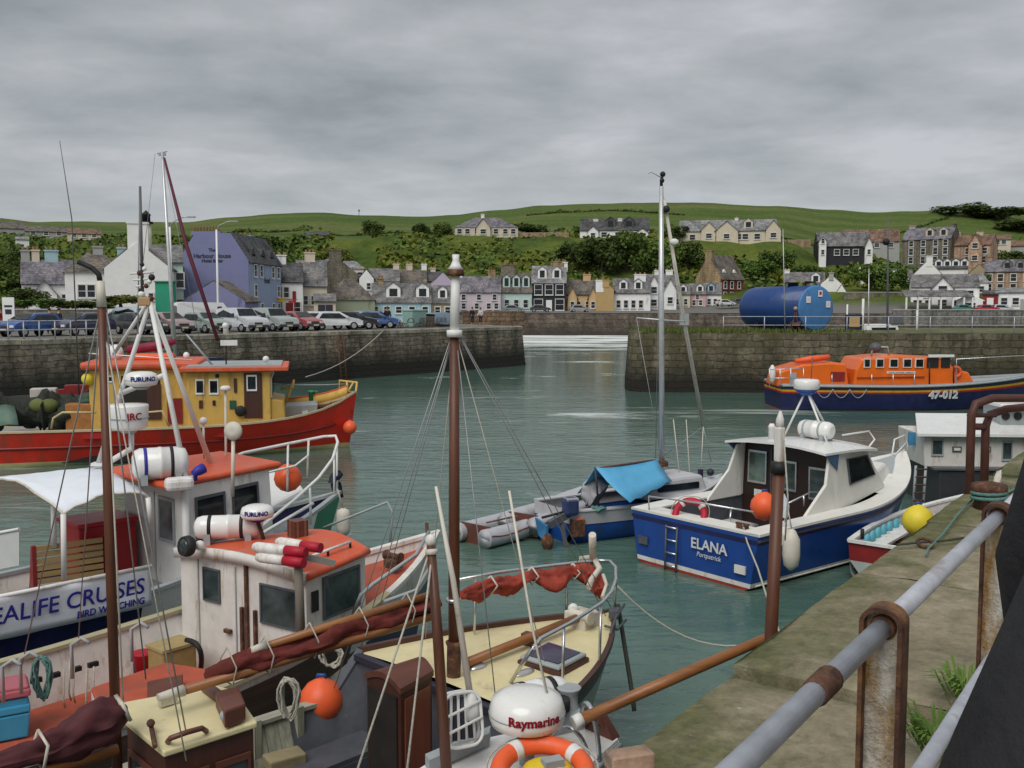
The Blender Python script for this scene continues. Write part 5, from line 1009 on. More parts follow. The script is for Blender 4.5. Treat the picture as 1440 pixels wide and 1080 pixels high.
for px, y0, y1, D, r, mm, lab in [(1104, 470, 322, 63.8, .035, ALU, 'thin white aerial pole standing on the pier in front of the blue tank'), (1249, 470, 306, 70, .085, WIRED, 'dark ship mast rising behind the right hand pier'), (1222, 470, 378, 71, .05, ALU, 'short pale yacht mast behind the pier left of the dark mast'), (1292, 470, 410, 71, .03, WIRE, 'thin grey pole behind the pier right of the dark mast')]:
    a, b = V(px, y0, D), V(px - (3 if px == 1104 else 0), y1, D); a.z = RZ if D < 66 else 1.0
    o = thing('pole' if 'pole' in lab else 'boat_mast', lab, 'pole' if 'pole' in lab else 'mast', tuple(a), 0); part('shaft', MB().tube([a, a.lerp(b, .6), b], [r, r * .9, r * .5], 8).local(o), mm, o)
    if px == 1249: part('crosstree', MB().tube([V(1238, 340, D), V(1260, 340, D)], .04, 6).local(o), mm, o); part('lamp', MB().ball(V(1246, 340, D), .25, 8).local(o), BLACK, o)
# a yacht moored behind the pier, only its upper works show
yb = V(1238, 470, 72); o = thing('yacht', 'white yacht cabin and rails showing above the pier under the dark mast', 'yacht', (yb.x, yb.y, 0), .3)
part('hull', MB().prism([(-3.4, -1.2, 0), (3, -1.2, 0), (4.4, 0, 0), (3, 1.2, 0), (-3.4, 1.2, 0)], (0, 0, 3.3)), WHITE, o, bevel=.1); part('cabin', MB().box((-.3, 0, 3.75), (3, 1.6, .9), taper=.85), GEL, o, bevel=.15); part('cabin_window', MB().box((-.3, -.76, 3.8), (2, .04, .3)), GLASS, o)
part('gantry', MB().tube([(-2.2, -.9, 3.3), (-2.2, -.9, 6.0)], .09, 8).tube([(2.4, -.9, 3.3), (2.4, -.9, 5.2)], .07, 8).tube([(-2.2, .9, 3.3), (-2.2, .9, 5.6)], .06, 8), WHITE, o); part('fender', MB().ball((-1.8, -1.4, 3.2), (.3, .25, .25), 8), FENDW, o); part('spray_hood', MB().box((.9, -.1, 4.5), (1.2, 1.4, .7), taper=.7), GREYP, o, bevel=.1)
# weeds at the railing foot
for i, (px, y, n, lab) in enumerate([(1346, 962, 150, 'green fern tuft growing by the railing foot behind the near post'), (1304, 1036, 190, 'larger green fern tuft under the lower rail')]):
    c = W(px + 12, y + 25, NQ); m = MB(); q = random.Random(i)
    for k in range(n):
        a = q.uniform(0, 6.28); L = q.uniform(.04, .13); d = Vector((math.cos(a), math.sin(a), 0)); u = Vector((-d.y, d.x, 0)) * q.uniform(.003, .007); b0 = c + d * q.uniform(0, .09) + Vector((0, 0, q.uniform(0, .05)))
        m.add([b0 - u * .5, b0 + u * .5, b0 + d * L * .5 + u + Vector((0, 0, L * .8)), b0 + d * L + Vector((0, 0, L * .75)), b0 + d * L * .5 - u + Vector((0, 0, L * .8))], [(0, 1, 2, 3, 4)])
    solo('fern', m, LG4, lab, 'plant')
from mathutils import noise as mathutils_noise
def PL(root, px, py, ax, val):
    """the local point of a thing's own plane (axis ax = val) seen at a place in the photograph"""
    M = MAT[root].inverted(); o = M @ Vector((0, 0, EYE)); d = M.to_3x3() @ ray(px, py)
    return o + d * ((val - o[ax]) / d[ax])
def LW(root, px, py, z): return MAT[root].inverted() @ W(px, py, z)
def LV(root, px, py, Y): return MAT[root].inverted() @ V(px, py, Y)
class Hull:
    """bow at x = 0, stern at x = -L; y to port"""
    def __init__(s, L, B, sh, stern=.75, tm=.42, p=2.3, wl=.82, rake=.5, draft=.45, shf=None, tr=0.0, sp=2.0):
        s.L, s.B, s.s3, s.st, s.tm, s.p, s.w, s.rk, s.dr, s.shf, s.tr, s.sp = L, B, sh, stern, tm, p, wl, rake, draft, shf, tr, sp
    def hb(s, t):
        if t < s.tm: k = s.st + (1 - s.st) * math.sin(t / s.tm * math.pi / 2)
        else: k = max(0, 1 - ((t - s.tm) / (1 - s.tm)) ** s.p)
        return max(.012, s.B / 2 * k)
    def sh(s, t):
        if s.shf: return s.shf(-s.L + s.L * t)
        a, b, c = s.s3
        return b + (a - b) * max(0, 1 - t / .4) ** 2 if t < .4 else b + (c - b) * ((t - .4) / .6) ** s.sp
    def P(s, t, sg, z, inset=0):
        S = s.sh(t); k = z / S; h = s.hb(t)
        w = s.w * (1 - .45 * max(0, t - .5) / .5)
        y = h * (w + (1 - w) * max(0, min(1, k)) ** .75) if z >= 0 else h * w * max(0, 1 + z / s.dr * .75)
        x = -s.L + t * s.L - s.rk * (1 - min(1, k)) * t ** 5 + s.tr * (1 - min(1, k)) * (1 - t) ** 5
        return Vector((x, sg * max(.008, y - inset), z))
    def ts(s, a=0, b=1, n=36, extra=()):
        return sorted(set([a + (b - a) * i / n for i in range(n + 1)] + [e for e in extra if a < e < b]))
    def shell(s, mb, bands, extra=()):
        """bands: [(top, material)], top = metres above the water or ('f', fraction of sheer)"""
        zz = lambda q, t: q[1] * s.sh(t) if isinstance(q, tuple) else q
        T = s.ts(extra=extra); low = -s.dr
        for top, m in bands:
            for sg in (-1, 1):
                rows = []
                for t in T:
                    a, b = zz(low, t), zz(top, t); rows.append([s.P(t, sg, a + (b - a) * i / 3) for i in range(4)])
                mb.grid(rows, m)
            a, b = zz(low, 0), zz(top, 0); mb.poly([s.P(0, -1, a), s.P(0, 1, a), s.P(0, 1, b), s.P(0, -1, b)], m); low = top
        return mb
    def deck(s, mb, a, b, drop=0, inset=.05, m=0, z=None, camber=.0):
        rows = []
        for t in s.ts(a, b, 24):
            zt = z if z is not None else s.sh(t) - drop; e = s.P(t, 1, max(.01, min(zt, s.sh(t))), inset); h = e.y
            rows.append([Vector((e.x, h * k, zt + camber * (1 - k * k))) for k in (-1, -.66, -.33, 0, .33, .66, 1)])
        return mb.grid(rows, m)
    def bulwark(s, mb, a, b, z0, inset=.06, m=0, sides=(-1, 1)):
        for sg in sides: mb.grid([[s.P(t, sg, (z0 if z0 is not None else 0), inset), s.P(t, sg, s.sh(t), inset)] for t in s.ts(a, b, 28)], m)
        return mb
    def rail(s, mb, a, b, w=.1, h=.05, dz=0, m=0, sides=(-1, 1), out=.03):
        for sg in sides:
            rows = []
            for t in s.ts(a, b, 36):
                e = s.P(t, sg, s.sh(t)); o, i = e.y + sg * out, e.y - sg * min(w, abs(e.y) * .9); z = e.z + dz
                rows.append([(e.x, i, z), (e.x, o, z), (e.x, o, z + h), (e.x, i, z + h), (e.x, i, z)])
            mb.grid(rows, m, False); mb.poly(rows[0][:4], m); mb.poly(rows[-1][:4], m)
        return mb
    def strake(s, mb, a, b, f, r=.03, m=0, z=None):
        for sg in (-1, 1): mb.tube([s.P(t, sg, z if z is not None else f * s.sh(t)) for t in s.ts(a, b, 40)], r, 6, m)
        return mb
def face(q, u0, u1, v0, v1, off=.01, th=.015):
    """a slab lying on the quad q = [bottom left, bottom right, top right, top left], proud of it by off"""
    q = [Vector(p) for p in q]; f = lambda u, v: q[0] * (1 - u) * (1 - v) + q[1] * u * (1 - v) + q[2] * u * v + q[3] * (1 - u) * v
    n = (q[1] - q[0]).cross(q[3] - q[0]).normalized()
    return [f(u0, v0) + n * off, f(u1, v0) + n * off, f(u1, v1) + n * off, f(u0, v1) + n * off], n * th
def pane(root, q, u0, u1, v0, v1, name='window', fm=None, gm=None, t=.04, round_=.0, label=None):
    pts, n = face(q, u0, u1, v0, v1, .006, .02); c = sum(pts, Vector()) / 4; fr = MB()
    outer = pts; k = [p + (c - p).normalized() * t * 1.5 for p in pts]
    for i in range(4):
        j = (i + 1) % 4; fr.prism([outer[i], outer[j], k[j], k[i]], n * 1.3)
    o = part(name, fr, fm or BLACK, root, label); part('pane', MB().prism(k, n * .55), gm or GLASS, o); return o
def furled(path, r, seed, n=22, tall=1.25, lump=.35, k=12):
    """cloth bunched along a path: soft billows between ties, creases running along it"""
    q = random.Random(seed); P = [Vector(p) for p in path]; pts = []; N = mathutils_noise; o = Vector((seed * 7.3, seed * 3.1, 0))
    for i in range(len(P) - 1):
        p0, p1, p2, p3 = P[max(0, i - 1)], P[i], P[i + 1], P[min(len(P) - 1, i + 2)]
        for j in range(k): t = j / k; pts.append(.5 * ((2 * p1) + (p2 - p0) * t + (2 * p0 - 5 * p1 + 4 * p2 - p3) * t * t + (3 * p1 - p0 - 3 * p2 + p3) * t ** 3))
    pts.append(P[-1]); R_ = r if isinstance(r, (list, tuple)) else [r] * len(P); rows = []; d = 0
    for i, p in enumerate(pts):
        t = (pts[min(i + 1, len(pts) - 1)] - pts[max(0, i - 1)]).normalized(); u = Vector((0, 0, 1)).cross(t).normalized(); w = t.cross(u); f = i / k; a0 = int(min(f, len(R_) - 2)); rr = R_[a0] + (R_[a0 + 1] - R_[a0]) * (f - a0)
        if i: d += (p - pts[i - 1]).length
        row = []
        for j in range(n):
            a = 2 * math.pi * j / n; v = Vector((math.cos(a) * 1.1, math.sin(a) * 1.1, d * 2.2)) + o; c = Vector((math.cos(a) * 3.2, math.sin(a) * 3.2, d * 3.0 + math.sin(a) * 1.5)) + o
            s = 1 + lump * (1.5 * N.noise(v) - 1.3 * abs(N.noise(c)) + .25 + .5 * N.noise(c * 2.3))
            row.append(p + (u * math.cos(a) + w * math.sin(a) * tall) * rr * max(.3, s))
        rows.append(row + [row[0]])
    m = MB().grid(rows); m.poly(rows[0][:-1]); m.poly(rows[-1][:-1]); return m
def coil(c, R0, r, turns, m_, tall=1.6):
    c = Vector(c); pts = []
    for i in range(turns * 14): a = 2 * math.pi * i / 14; pts.append(c + Vector((math.cos(a) * R0 * (1 + .12 * math.sin(i * 1.7)) + .012 * math.sin(i * .9) + .03 * math.sin(i * .11), .03 * math.sin(i * 2.1) + i * .001, math.sin(a) * R0 * tall * (1 + .08 * math.sin(i * .77)))))
    return m_.tube(pts, r, 6)
def stay(root, name, a, b, r=.006, m=None, sg=0, lab=None):
    return part(name, MB().tube(sag(a, b, sg, 8) if sg else [a, b], r, 5), m or WIRE, root, lab)
def radome(label, c, r, h, ang, txt=None, tm=None, band=None, cat='radar', tsize=.12, drum=False):
    o = thing('radar_dome', label, cat, tuple(c), ang)
    part('dome', MB().lathe([(r * .6, -h * .1), (r * .88, 0), (r * .92, h * .06), (r * .96, h * .5), (r, h * .9), (r * .96, h * .97), (r * .3, h)] if drum else [(r * .62, 0), (r * .93, h * .1), (r, h * .3), (r * .985, h * .55), (r * .9, h * .82), (r * .62, h * .96), (r * .1, h)], (0, 0, 0), None, 32), GEL, o)
    part('base', MB().lathe([(r * .35, -h * .22), (r * .6, 0)], (0, 0, 0), None, 20), band or GREYD, o)
    part('seam', MB().lathe([(r * 1.004, h * .40), (r * 1.01, h * .42), (r * 1.004, h * .44)], (0, 0, 0), None, 32), GREYD, o)
    if txt:
        t = text_mb(txt, tsize, (0, 0, 0), (1, 0, 0), (0, 0, 1), .001, bold=.004); zc = h * .62
        for v in t.v: a = v.x / r; rr = r * 1.0 + .006 + v.y * -0; v.x, v.y, v.z = rr * math.sin(a), -rr * math.cos(a), v.z + zc * .82
        part('lettering', t, tm, o)
    return o
def ballfender(label, c, r, m=ORANGE, name='fender', cat='fender', eye=None):
    o = thing(name, label, cat, tuple(Vector(c) - Vector((0, 0, r))), 0)
    part('ball', MB().lathe([(.03, .0), (r * .55, r * .16), (r * .87, r * .5), (r, r * .95), (r * .9, r * 1.4), (r * .62, r * 1.76), (r * .25, r * 1.98), (.05, r * 2.04)], (0, 0, 0), None, 22), m, o)
    part('eye', MB().tube([(-.05, 0, r * 2.0), (-.04, 0, r * 2.16), (.04, 0, r * 2.16), (.05, 0, r * 2.0)], .022, 6), eye or BLUE2, o); return o
def canister(label, c, L, r, ang, belts=(BLACK, LETB)):
    o = thing('life_raft_canister', label, 'life raft', tuple(c), ang); rt = Matrix.Rotation(math.pi / 2, 3, 'Y')
    sq = Matrix.Diagonal(Vector((1, .86, .86)))
    part('shell', MB().lathe([(r * .5, -L / 2), (r * .86, -L / 2 + .04), (r, -L / 2 + .12), (r, -.03), (r * 1.03, -.025), (r * 1.03, .025), (r, .03), (r, L / 2 - .12), (r * .86, L / 2 - .04), (r * .5, L / 2)], (0, 0, r), rt, 26), GEL, o)
    for i, x in enumerate((-L * .27, L * .2)): part('strap', MB().lathe([(r * 1.02, x - .025), (r * 1.02, x + .025)], (0, 0, r), rt, 26), belts[i % len(belts)], o)
    for x in (-L * .3, L * .3): part('cradle', MB().box((x, 0, .02), (.09, r * 1.9, .16)), GREYD, o)
    return o
def lifebuoy(label, c, r, tilt, ang, m=ORANGE, m2=WHITE):
    o = thing('lifebuoy', label, 'lifebuoy', tuple(c), 0); rot = Matrix.Rotation(ang, 3, 'Z') @ Matrix.Rotation(tilt, 3, 'X'); n = 48
    for nm, segs, mm, rr in (('ring', None, m, .075), ('band', True, m2, .079)):
        if segs is None: part(nm, MB().tube([rot @ Vector((math.cos(2 * math.pi * i / n) * (r - rr), math.sin(2 * math.pi * i / n) * (r - rr), 0)) for i in range(n)], rr, 12, closed=True), mm, o)
        else:
            for k in range(4): part(nm, MB().tube([rot @ Vector((math.cos(a) * (r - .075), math.sin(a) * (r - .075), 0)) for a in [k * math.pi / 2 + .55 + j * .05 for j in range(6)]], rr, 12), mm, o)
    part('grab_line', MB().tube([rot @ Vector((math.cos(a) * (r + .02 + .03 * abs(math.sin(2 * a))), math.sin(a) * (r + .02 + .03 * abs(math.sin(2 * a))), .0)) for a in [2 * math.pi * i / 32 for i in range(32)]], .009, 5, closed=True), ROPE, o)
    return o

# ================================================================== F: the wooden ketch with the cream foredeck
def f_sh(x):
    if x > -3.1: return 1.30 + .10 * ((x + 3.1) / 3.1) ** 2
    return .82 + .48 * max(0, (x + 3.5) / .4)
F = thing('ketch', 'wooden ketch with cream foredeck, tan red sails and varnished masts in the foreground', 'sailing boat', (1.36, 13.0, 0), R(46))
fh = Hull(8.8, 3.2, None, .72, .45, 2.6, .8, .55, .5, f_sh); xt = lambda x, h: (x + h.L) / h.L
ex = [xt(-3.1, fh), xt(-3.5, fh), xt(-3.101, fh)]
HULLG = paint('grey_white_hull', (.42, .42, .39), .45, .12, 3, dirt=(.2, .19, .15), damt=.15)
part('hull', fh.shell(MB(), [(0.02, 1), (('f', .86), 0), (('f', 1.0), 2)], ex), [HULLG, ANTIF, GREYP], F)
m = MB(); fh.deck(m, xt(-3.1, fh), 1, -.004, .03, 0, camber=.05); fd = part('foredeck', m, CREAM, F)
part('toe_rail', fh.rail(MB(), xt(-3.1, fh), 1, .05, .07, 0, 0, out=.02), TEAKZ, F)
part('cockpit_sole', fh.deck(MB(), 0, xt(-3.15, fh), 0, .06, 0, .2), GREYP, F)
part('bulwark_planking', fh.bulwark(MB(), 0, xt(-3.1, fh), .2, .07), WPLANK, F)
part('cap_rail', fh.rail(MB(), 0, xt(-3.5, fh), .13, .045, 0, 0), wood('pale_cap_rail', (.34, .33, .26), 9, .8), F)
for sg in (-1, 1): part('coaming_rail', fh.rail(MB(), xt(-3.5, fh), xt(-3.1, fh), .09, .05, 0, 0, (sg,)), GREYP, F)
w_ = fh.hb(xt(-3.1, fh)); part('bulkhead', MB().box((-3.13, 0, .75), (.05, w_ * 2 - .1, 1.11)), GREYP, F); part('bulkhead_beam', MB().box((-3.16, 0, 1.28), (.1, w_ * 2 - .1, .07)), LETK, F)
for sg in (-1, 1): part('side_panel', fh.bulwark(MB(), xt(-4.1, fh), xt(-3.12, fh), .2, .085, 0, (sg,)), GREYP, F)
for sg in (-1, 1):      # dark side decks and a bench each side of the well
    part('side_bench', MB().box((-4.6, sg * .92, .45), (2.6, .5, .08)), GREYP, F); part('bench_front', MB().box((-4.6, sg * .68, .32), (2.6, .04, .22)), GREYP, F)
for i in range(7):
    x = -4.0 - i * .55; part('frame_rib', MB().box((x, fh.hb(xt(x, fh)) - .15, .56), (.09, .07, .7)), WPLANK, F)
# companion hatch
q = [LW(F, 512, 942, 1.85), LW(F, 563, 963, 1.85), LW(F, 610, 937, 1.85), LW(F, 580, 924, 1.85)]; c = sum(q, Vector()) / 4
inn = [c + (p - c) * .93 for p in q]; m = MB().prism([Vector((p.x, p.y, .22)) for p in inn], (0, 0, 1.6)); cp = part('companionway', m, TEAKZ, F)
rows = [[(q[0].lerp(q[1], u)).lerp(q[3].lerp(q[2], u), v) + Vector((0, 0, .09 * math.sin(math.pi * u) - .04)) for u in [i / 8 for i in range(9)]] for v in (0, .5, 1)]
m = MB().grid(rows); m.grid([[p - Vector((0, 0, .06)) for p in r] for r in rows])
for r in (rows[0], rows[-1]): m.grid([r, [p - Vector((0, 0, .06)) for p in r]])
for k in (0, -1): m.grid([[r[k] for r in rows], [r[k] - Vector((0, 0, .06)) for r in rows]])
part('hatch_roof', m, TEAK, cp)
f0 = [Vector((inn[0].x, inn[0].y, .25)), Vector((inn[1].x, inn[1].y, .25)), Vector((inn[1].x, inn[1].y, 1.78)), Vector((inn[0].x, inn[0].y, 1.78))]
pts, n_ = face(f0, .08, .92, .02, .95, .004, .02); part('door_shade_slab', MB().prism(pts, n_), DARK, cp)  # open doorway drawn as a dark slab, its inner shade put into the colour
f1 = [Vector((inn[1].x, inn[1].y, .25)), Vector((inn[2].x, inn[2].y, .25)), Vector((inn[2].x, inn[2].y, 1.78)), Vector((inn[1].x, inn[1].y, 1.78))]
pts, n_ = face(f1, .1, .9, .3, .93, .004, .015); part('side_panel', MB().prism(pts, n_), wood('red_mahogany_panel', (.21, .06, .03), 8, .35, 'Z'), cp)
pts, n_ = face(f1, .3, .55, .22, .27, .02, .03); part('handle', MB().prism(pts, n_), CHROME, cp)
# main mast
mb0 = Vector((-2.9, 0, 1.3)); wb = MAT[F] @ mb0; top = V(641, 366, wb.y); t1 = V(639, 472, wb.y)
mst = part('main_mast', MB().tube([wb - Vector((0, 0, .6)), wb.lerp(t1, .5), t1], [.068, .062, .052], 14).local(F), MASTW, F)
part('mast_head', MB().tube([t1, V(640.6, 385, wb.y)], [.052, .047], 12).local(F), WHITE, mst); part('collar', MB().tube([V(639, 474, wb.y), V(639, 464, wb.y)], .085, 12).local(F), WHITE, mst)
part('crane_band', MB().tube([V(640.6, 388, wb.y), V(640.7, 379, wb.y)], .095, 12).local(F), RUST, mst); part('truck', MB().tube([V(640.7, 379, wb.y), V(640.8, 373, wb.y), V(641, 366, wb.y), V(641, 358, wb.y)], [.09, .055, .035, .04], 12).local(F), WHITE, mst)
part('mast_hoop', MB().tube([wb + Vector((0, 0, .9)), wb + Vector((0, 0, .94))], .08, 14).local(F), CHROME, mst)
# gaff, boom and furled main
gaff = [V(606, 836, 10.75), V(372, 909, 9.25)]; part('gaff', MB().tube([gaff[0], gaff[0].lerp(gaff[1], .5), gaff[1]], [.04, .044, .036], 10).local(F), VARN, F); part('gaff_tip', MB().tube([gaff[1], V(352, 915, 9.1)], [.05, .03], 8).local(F), FENDW, F)
boom = [V(612, 866, 10.7), V(478, 905, 9.85), V(255, 972, 8.55)]; part('boom', MB().tube(boom, [.042, .048, .042], 10).local(F), VARN, F); part('boom_end', MB().tube([V(258, 971, 8.56), V(222, 981, 8.4)], [.055, .035], 8).local(F), FENDW, F)
sl_ = [V(618, 848, 10.78), V(540, 872, 10.3), V(470, 895, 9.85), V(400, 918, 9.4), V(330, 940, 9.0), V(290, 953, 8.8)]
part('furled_mainsail', furled(sl_, [.05, .085, .095, .095, .09, .05], 3, tall=1.2, lump=.5).local(F), SAILD, F)
for a in (.12, .3, .5, .68, .85):
    i = min(int(a * 5), 4); p = sl_[i].lerp(sl_[i + 1], a * 5 - i); part('sail_tie', MB().tube([p + Vector((0, 0, .22)), p + Vector((.10, -.06, .05)), p + Vector((.06, -.05, -.12)), p + Vector((-.06, .05, -.10)), p + Vector((-.08, .05, .1)), p + Vector((0, 0, .22))], .008, 5).local(F), ROPE, F)
# pulpit and jib
PUL = [(636, 817), (700, 805), (760, 797), (811, 791), (842, 788), (858, 789), (866, 798), (866, 815), (860, 832), (846, 848), (802, 876), (760, 898), (748, 912)]
pp = [W(x, y, 2.03) for x, y in PUL]; part('pulpit_rail', MB().tube(pp + [W(718, 960, 1.34)], .022, 10).local(F), CHROME, F)
for (a, b, c_) in ((669, 812, 891), (798, 793, 868), (866, 812, 868), (845, 849, 934), (793, 880, 968)):
    part('stanchion', MB().tube([W(a, b, 2.02), W(a - 2, c_, 1.36)], .017, 8).local(F), CHROME, F)
jp = [W(650, 836, 1.98), W(672, 832, 1.92), W(690, 822, 1.96), W(720, 822, 1.86), W(748, 809, 1.95), W(778, 816, 1.84), W(806, 804, 1.92), W(832, 812, 1.84), W(846, 832, 1.72)]
js = furled(jp, [.04, .09, .06, .10, .05, .12, .05, .15, .09], 9, tall=1.15, lump=.55).local(F); part('furled_jib', js, SAILR, F)
for i in (2, 4, 6): part('jib_tie', MB().tube([jp[i] + Vector((0, 0, .11)), jp[i] + Vector((.09, -.06, 0)), jp[i] + Vector((.0, 0, -.13)), jp[i] + Vector((-.09, .06, 0)), jp[i] + Vector((0, 0, .11))], .013, 5).local(F), FENDW, F)
part('jib_leech', MB().tube([W(815, 786, 2.03), W(835, 784, 2.06), W(843, 800, 2.0), W(832, 815, 1.9), W(828, 826, 1.85)], .04, 8).tube([W(848, 808, 1.95), W(853, 822, 1.85), W(847, 840, 1.75)], .025, 8).local(F), FENDW, F)
part('head_post', MB().tube([W(834, 790, 2.0), V(833, 752, 13.0)], .05, 10).local(F), FENDW, F)
# deck gear
h4 = [LW(F, 727, 928, 1.40), LW(F, 787, 946, 1.40), LW(F, 829, 924, 1.40), LW(F, 769, 905, 1.40)]; c = sum(h4, Vector()) / 4
ha = part('fore_hatch', MB().prism([p - Vector((0, 0, .1)) for p in h4], (0, 0, .1)), TEAKZ, F, bevel=.015); part('hatch_rim', MB().prism([c + (p - c) * .93 for p in h4], (0, 0, .05)), GREYD, ha, bevel=.02); part('hatch_pane', MB().prism([c + (p - c) * .74 + Vector((0, 0, .05)) for p in h4], (0, 0, .012)), glass('violet_hatch_glass', (.03, .025, .05), .12), ha)
part('bowsprit_spar', MB().tube([W(656, 932, 1.45), W(744, 897, 1.5), W(812, 869, 1.55)], .055, 10).local(F), VARN, F); part('spar_chock', MB().box(LW(F, 746, 902, 1.42), (.12, .2, .2), .2), TEAK, F)
wl = part('windlass', MB().box(LW(F, 818, 872, 1.48), (.3, .35, .25)).lathe([(.1, -.16), (.06, -.1), (.06, .1), (.1, .16)], LW(F, 818, 866, 1.58), Matrix.Rotation(math.pi / 2, 3, 'X'), 12), FENDW, F, bevel=.02); part('warping_drum', MB().ball(LW(F, 806, 856, 1.62), .07, 8).ball(LW(F, 834, 862, 1.5), .06, 8), WHITE, wl)
part('anchor', MB().tube([LW(F, 858, 893, 1.42), LW(F, 866, 868, 1.5), LW(F, 878, 850, 1.55)], .018, 8).tube([LW(F, 850, 880, 1.45), LW(F, 868, 885, 1.4), LW(F, 880, 872, 1.4)], .018, 8).box(LW(F, 864, 862, 1.5), (.2, .12, .1), .5), GREYP, F)
part('deck_prism', MB().ball(LW(F, 737, 946, 1.36), (.16, .07, .03), 8), CHROME, F); part('deck_vent', MB().ball(LW(F, 671, 938, 1.36), (.14, .09, .05), 8), CHROME, F)
part('cowl_vent', MB().lathe([(.11, 0), (.10, .15), (.07, .3), (.05, .38)], LW(F, 646, 950, 1.33), None, 14), FENDW, F)
part('pin_rail_gear', MB().lathe([(.10, -.25), (.085, -.2), (.078, .15), (.095, .2)], LW(F, 634, 925, 1.55) + Vector((0, -.05, 0)), None, 12), RUST, F)
# standing rigging
for nm, a, b in (('shroud', (637, 472), (497, 946)), ('shroud', (637, 474), (512, 934)), ('shroud', (636, 470), (470, 968)), ('shroud', (642, 478), (700, 1010)), ('forestay', (645, 468), (866, 866)), ('forestay', (646, 472), (858, 878)), ('halyard', (644, 480), (771, 948)), ('halyard', (639, 480), (598, 900))):
    e = W(b[0], b[1], 1.3 if b[0] > 520 else 1.0); part(nm, MB().tube([V(a[0], a[1], wb.y), e], .006, 5).local(F), WIRE if nm != 'halyard' else ROPE, F)
# doghouse
hp = [LW(F, x, y, 1.9) for x, y in ((173, 987), (173, 1010), (230, 1057), (362, 1015), (330, 970), (302, 963))]; c = sum(hp, Vector()) / 6
dh = part('doghouse', MB().prism([Vector(((c + (p - c) * .94).x, (c + (p - c) * .94).y, .2)) for p in hp], (0, 0, 1.66)), TEAKZ, F)
rf = part('roof', MB().prism([p - Vector((0, 0, .055)) for p in hp], (0, 0, .055)), CREAM, dh, bevel=.015)
for a, b in zip(hp, hp[1:] + hp[:1]): pass
g0 = [c + (p - c) * .945 for p in hp]
fq = [Vector((g0[2].x, g0[2].y, .3)), Vector((g0[3].x, g0[3].y, .3)), Vector((g0[3].x, g0[3].y, 1.8)), Vector((g0[2].x, g0[2].y, 1.8))]
for u0, u1 in ((.06, .46), (.54, .94)): pane(dh, fq, u0, u1, .42, .9, fm=TEAK, gm=GLASSG)
fq2 = [Vector((g0[1].x, g0[1].y, .3)), Vector((g0[2].x, g0[2].y, .3)), Vector((g0[2].x, g0[2].y, 1.8)), Vector((g0[1].x, g0[1].y, 1.8))]
pane(dh, fq2, .1, .9, .42, .9, fm=TEAK, gm=GLASSG)
part('hand_rail', MB().tube([LW(F, 236, 1043, 1.92), LW(F, 240, 1038, 1.99), LW(F, 262, 1030, 2.0), LW(F, 284, 1024, 1.99), LW(F, 290, 1028, 1.92)], .024, 8), TEAK, rf)
sb_ = [LW(F, 303, 996, 1.92), LW(F, 316, 1026, 1.92), LW(F, 346, 1014, 1.92), LW(F, 336, 988, 1.92)]; part('hatch_box', MB().prism(sb_, (0, 0, .16)), TEAK, rf, bevel=.02); part('porthole', MB().ball(LW(F, 317, 1006, 2.0), (.05, .05, .05), 8), GREYD, rf)
part('hatch_slide', MB().beam(LW(F, 290, 966, 1.94), LW(F, 322, 990, 1.94), .1, .05), TEAK, rf); part('mooring_cleat', MB().box(LW(F, 236, 985, 1.95), (.16, .06, .07)), CHROME, rf)
# mizzen
mz = Vector((-6.75, .0, .2)); wz_ = MAT[F] @ mz; mt0 = V(165, 1072, wz_.y); mt1 = V(143, 432, wz_.y - .0)
mm_ = part('mizzen_mast', MB().tube([Vector((mt0.x, mt0.y, .2)), mt0.lerp(mt1, .5), mt1], [.044, .041, .034], 12).local(F), MASTW, F); part('mast_head', MB().tube([mt1, V(141, 395, wz_.y)], [.040, .032], 10).local(F), FENDW, mm_); part('hook', MB().tube([V(141, 398, wz_.y), V(139, 386, wz_.y), V(130, 377, wz_.y), V(110, 368, wz_.y)], .022, 6).local(F), BLACK, mm_)
part('halyard', MB().tube([V(147, 440, wz_.y), V(174, 1000, wz_.y - .05)], .008, 5).local(F), FENDW, F)
ax_ = Vector((-.695, -.72, 0)); mw = mt0 + Vector((0, 0, 0)); mw = V(163, 1008, wz_.y - .1)
path = [mw + Vector((.03, .08, .02)), mw + ax_ * .22 + Vector((0, 0, -.02)), mw + ax_ * .5 + Vector((0, 0, -.10)), mw + ax_ * .9 + Vector((0, 0, -.08)), mw + ax_ * 1.6 + Vector((0, 0, -.05)), mw + ax_ * 2.8]
part('furled_mizzen', furled(path, [.08, .14, .10, .075, .085, .06], 21, tall=1.1, lump=.75).local(F), SAILM, F)
part('mizzen_boom', MB().tube([mw + Vector((0, 0, -.28)), mw + ax_ * 3 + Vector((0, 0, -.2))], .05, 8).local(F), VARN, F); part('sail_tie', MB().tube([mw + ax_ * .62 + Vector(v) for v in ((0, 0, .08), (.12, -.1, 0), (.05, -.05, -.25), (-.1, .1, -.1), (0, 0, .08))], .014, 5).local(F), FENDW, F)
part('sail_head', MB().grid([[mw + Vector((-.02, .05, .17)), mw + Vector((.06, -.02, .13))], [mw + Vector((.1, .0, .0)), mw + Vector((.14, -.04, -.02))]]).local(F), FENDW, F, solid=.03)
for a, b in (((148, 440), (205, 955)), ((150, 440), (262, 1032)), ((140, 440), (30, 940)), ((141, 430), (110, 905))): stay(F, 'shroud', MAT[F].inverted() @ V(a[0], a[1], wz_.y), MAT[F].inverted() @ W(b[0], b[1], 1.9 if a[0] > 145 else 1.2), .007, WIRE)
stay(F, 'topping_lift', MAT[F].inverted() @ V(147, 470, wz_.y), MAT[F].inverted() @ V(262, 1070, 7.7), .006, ROPE)
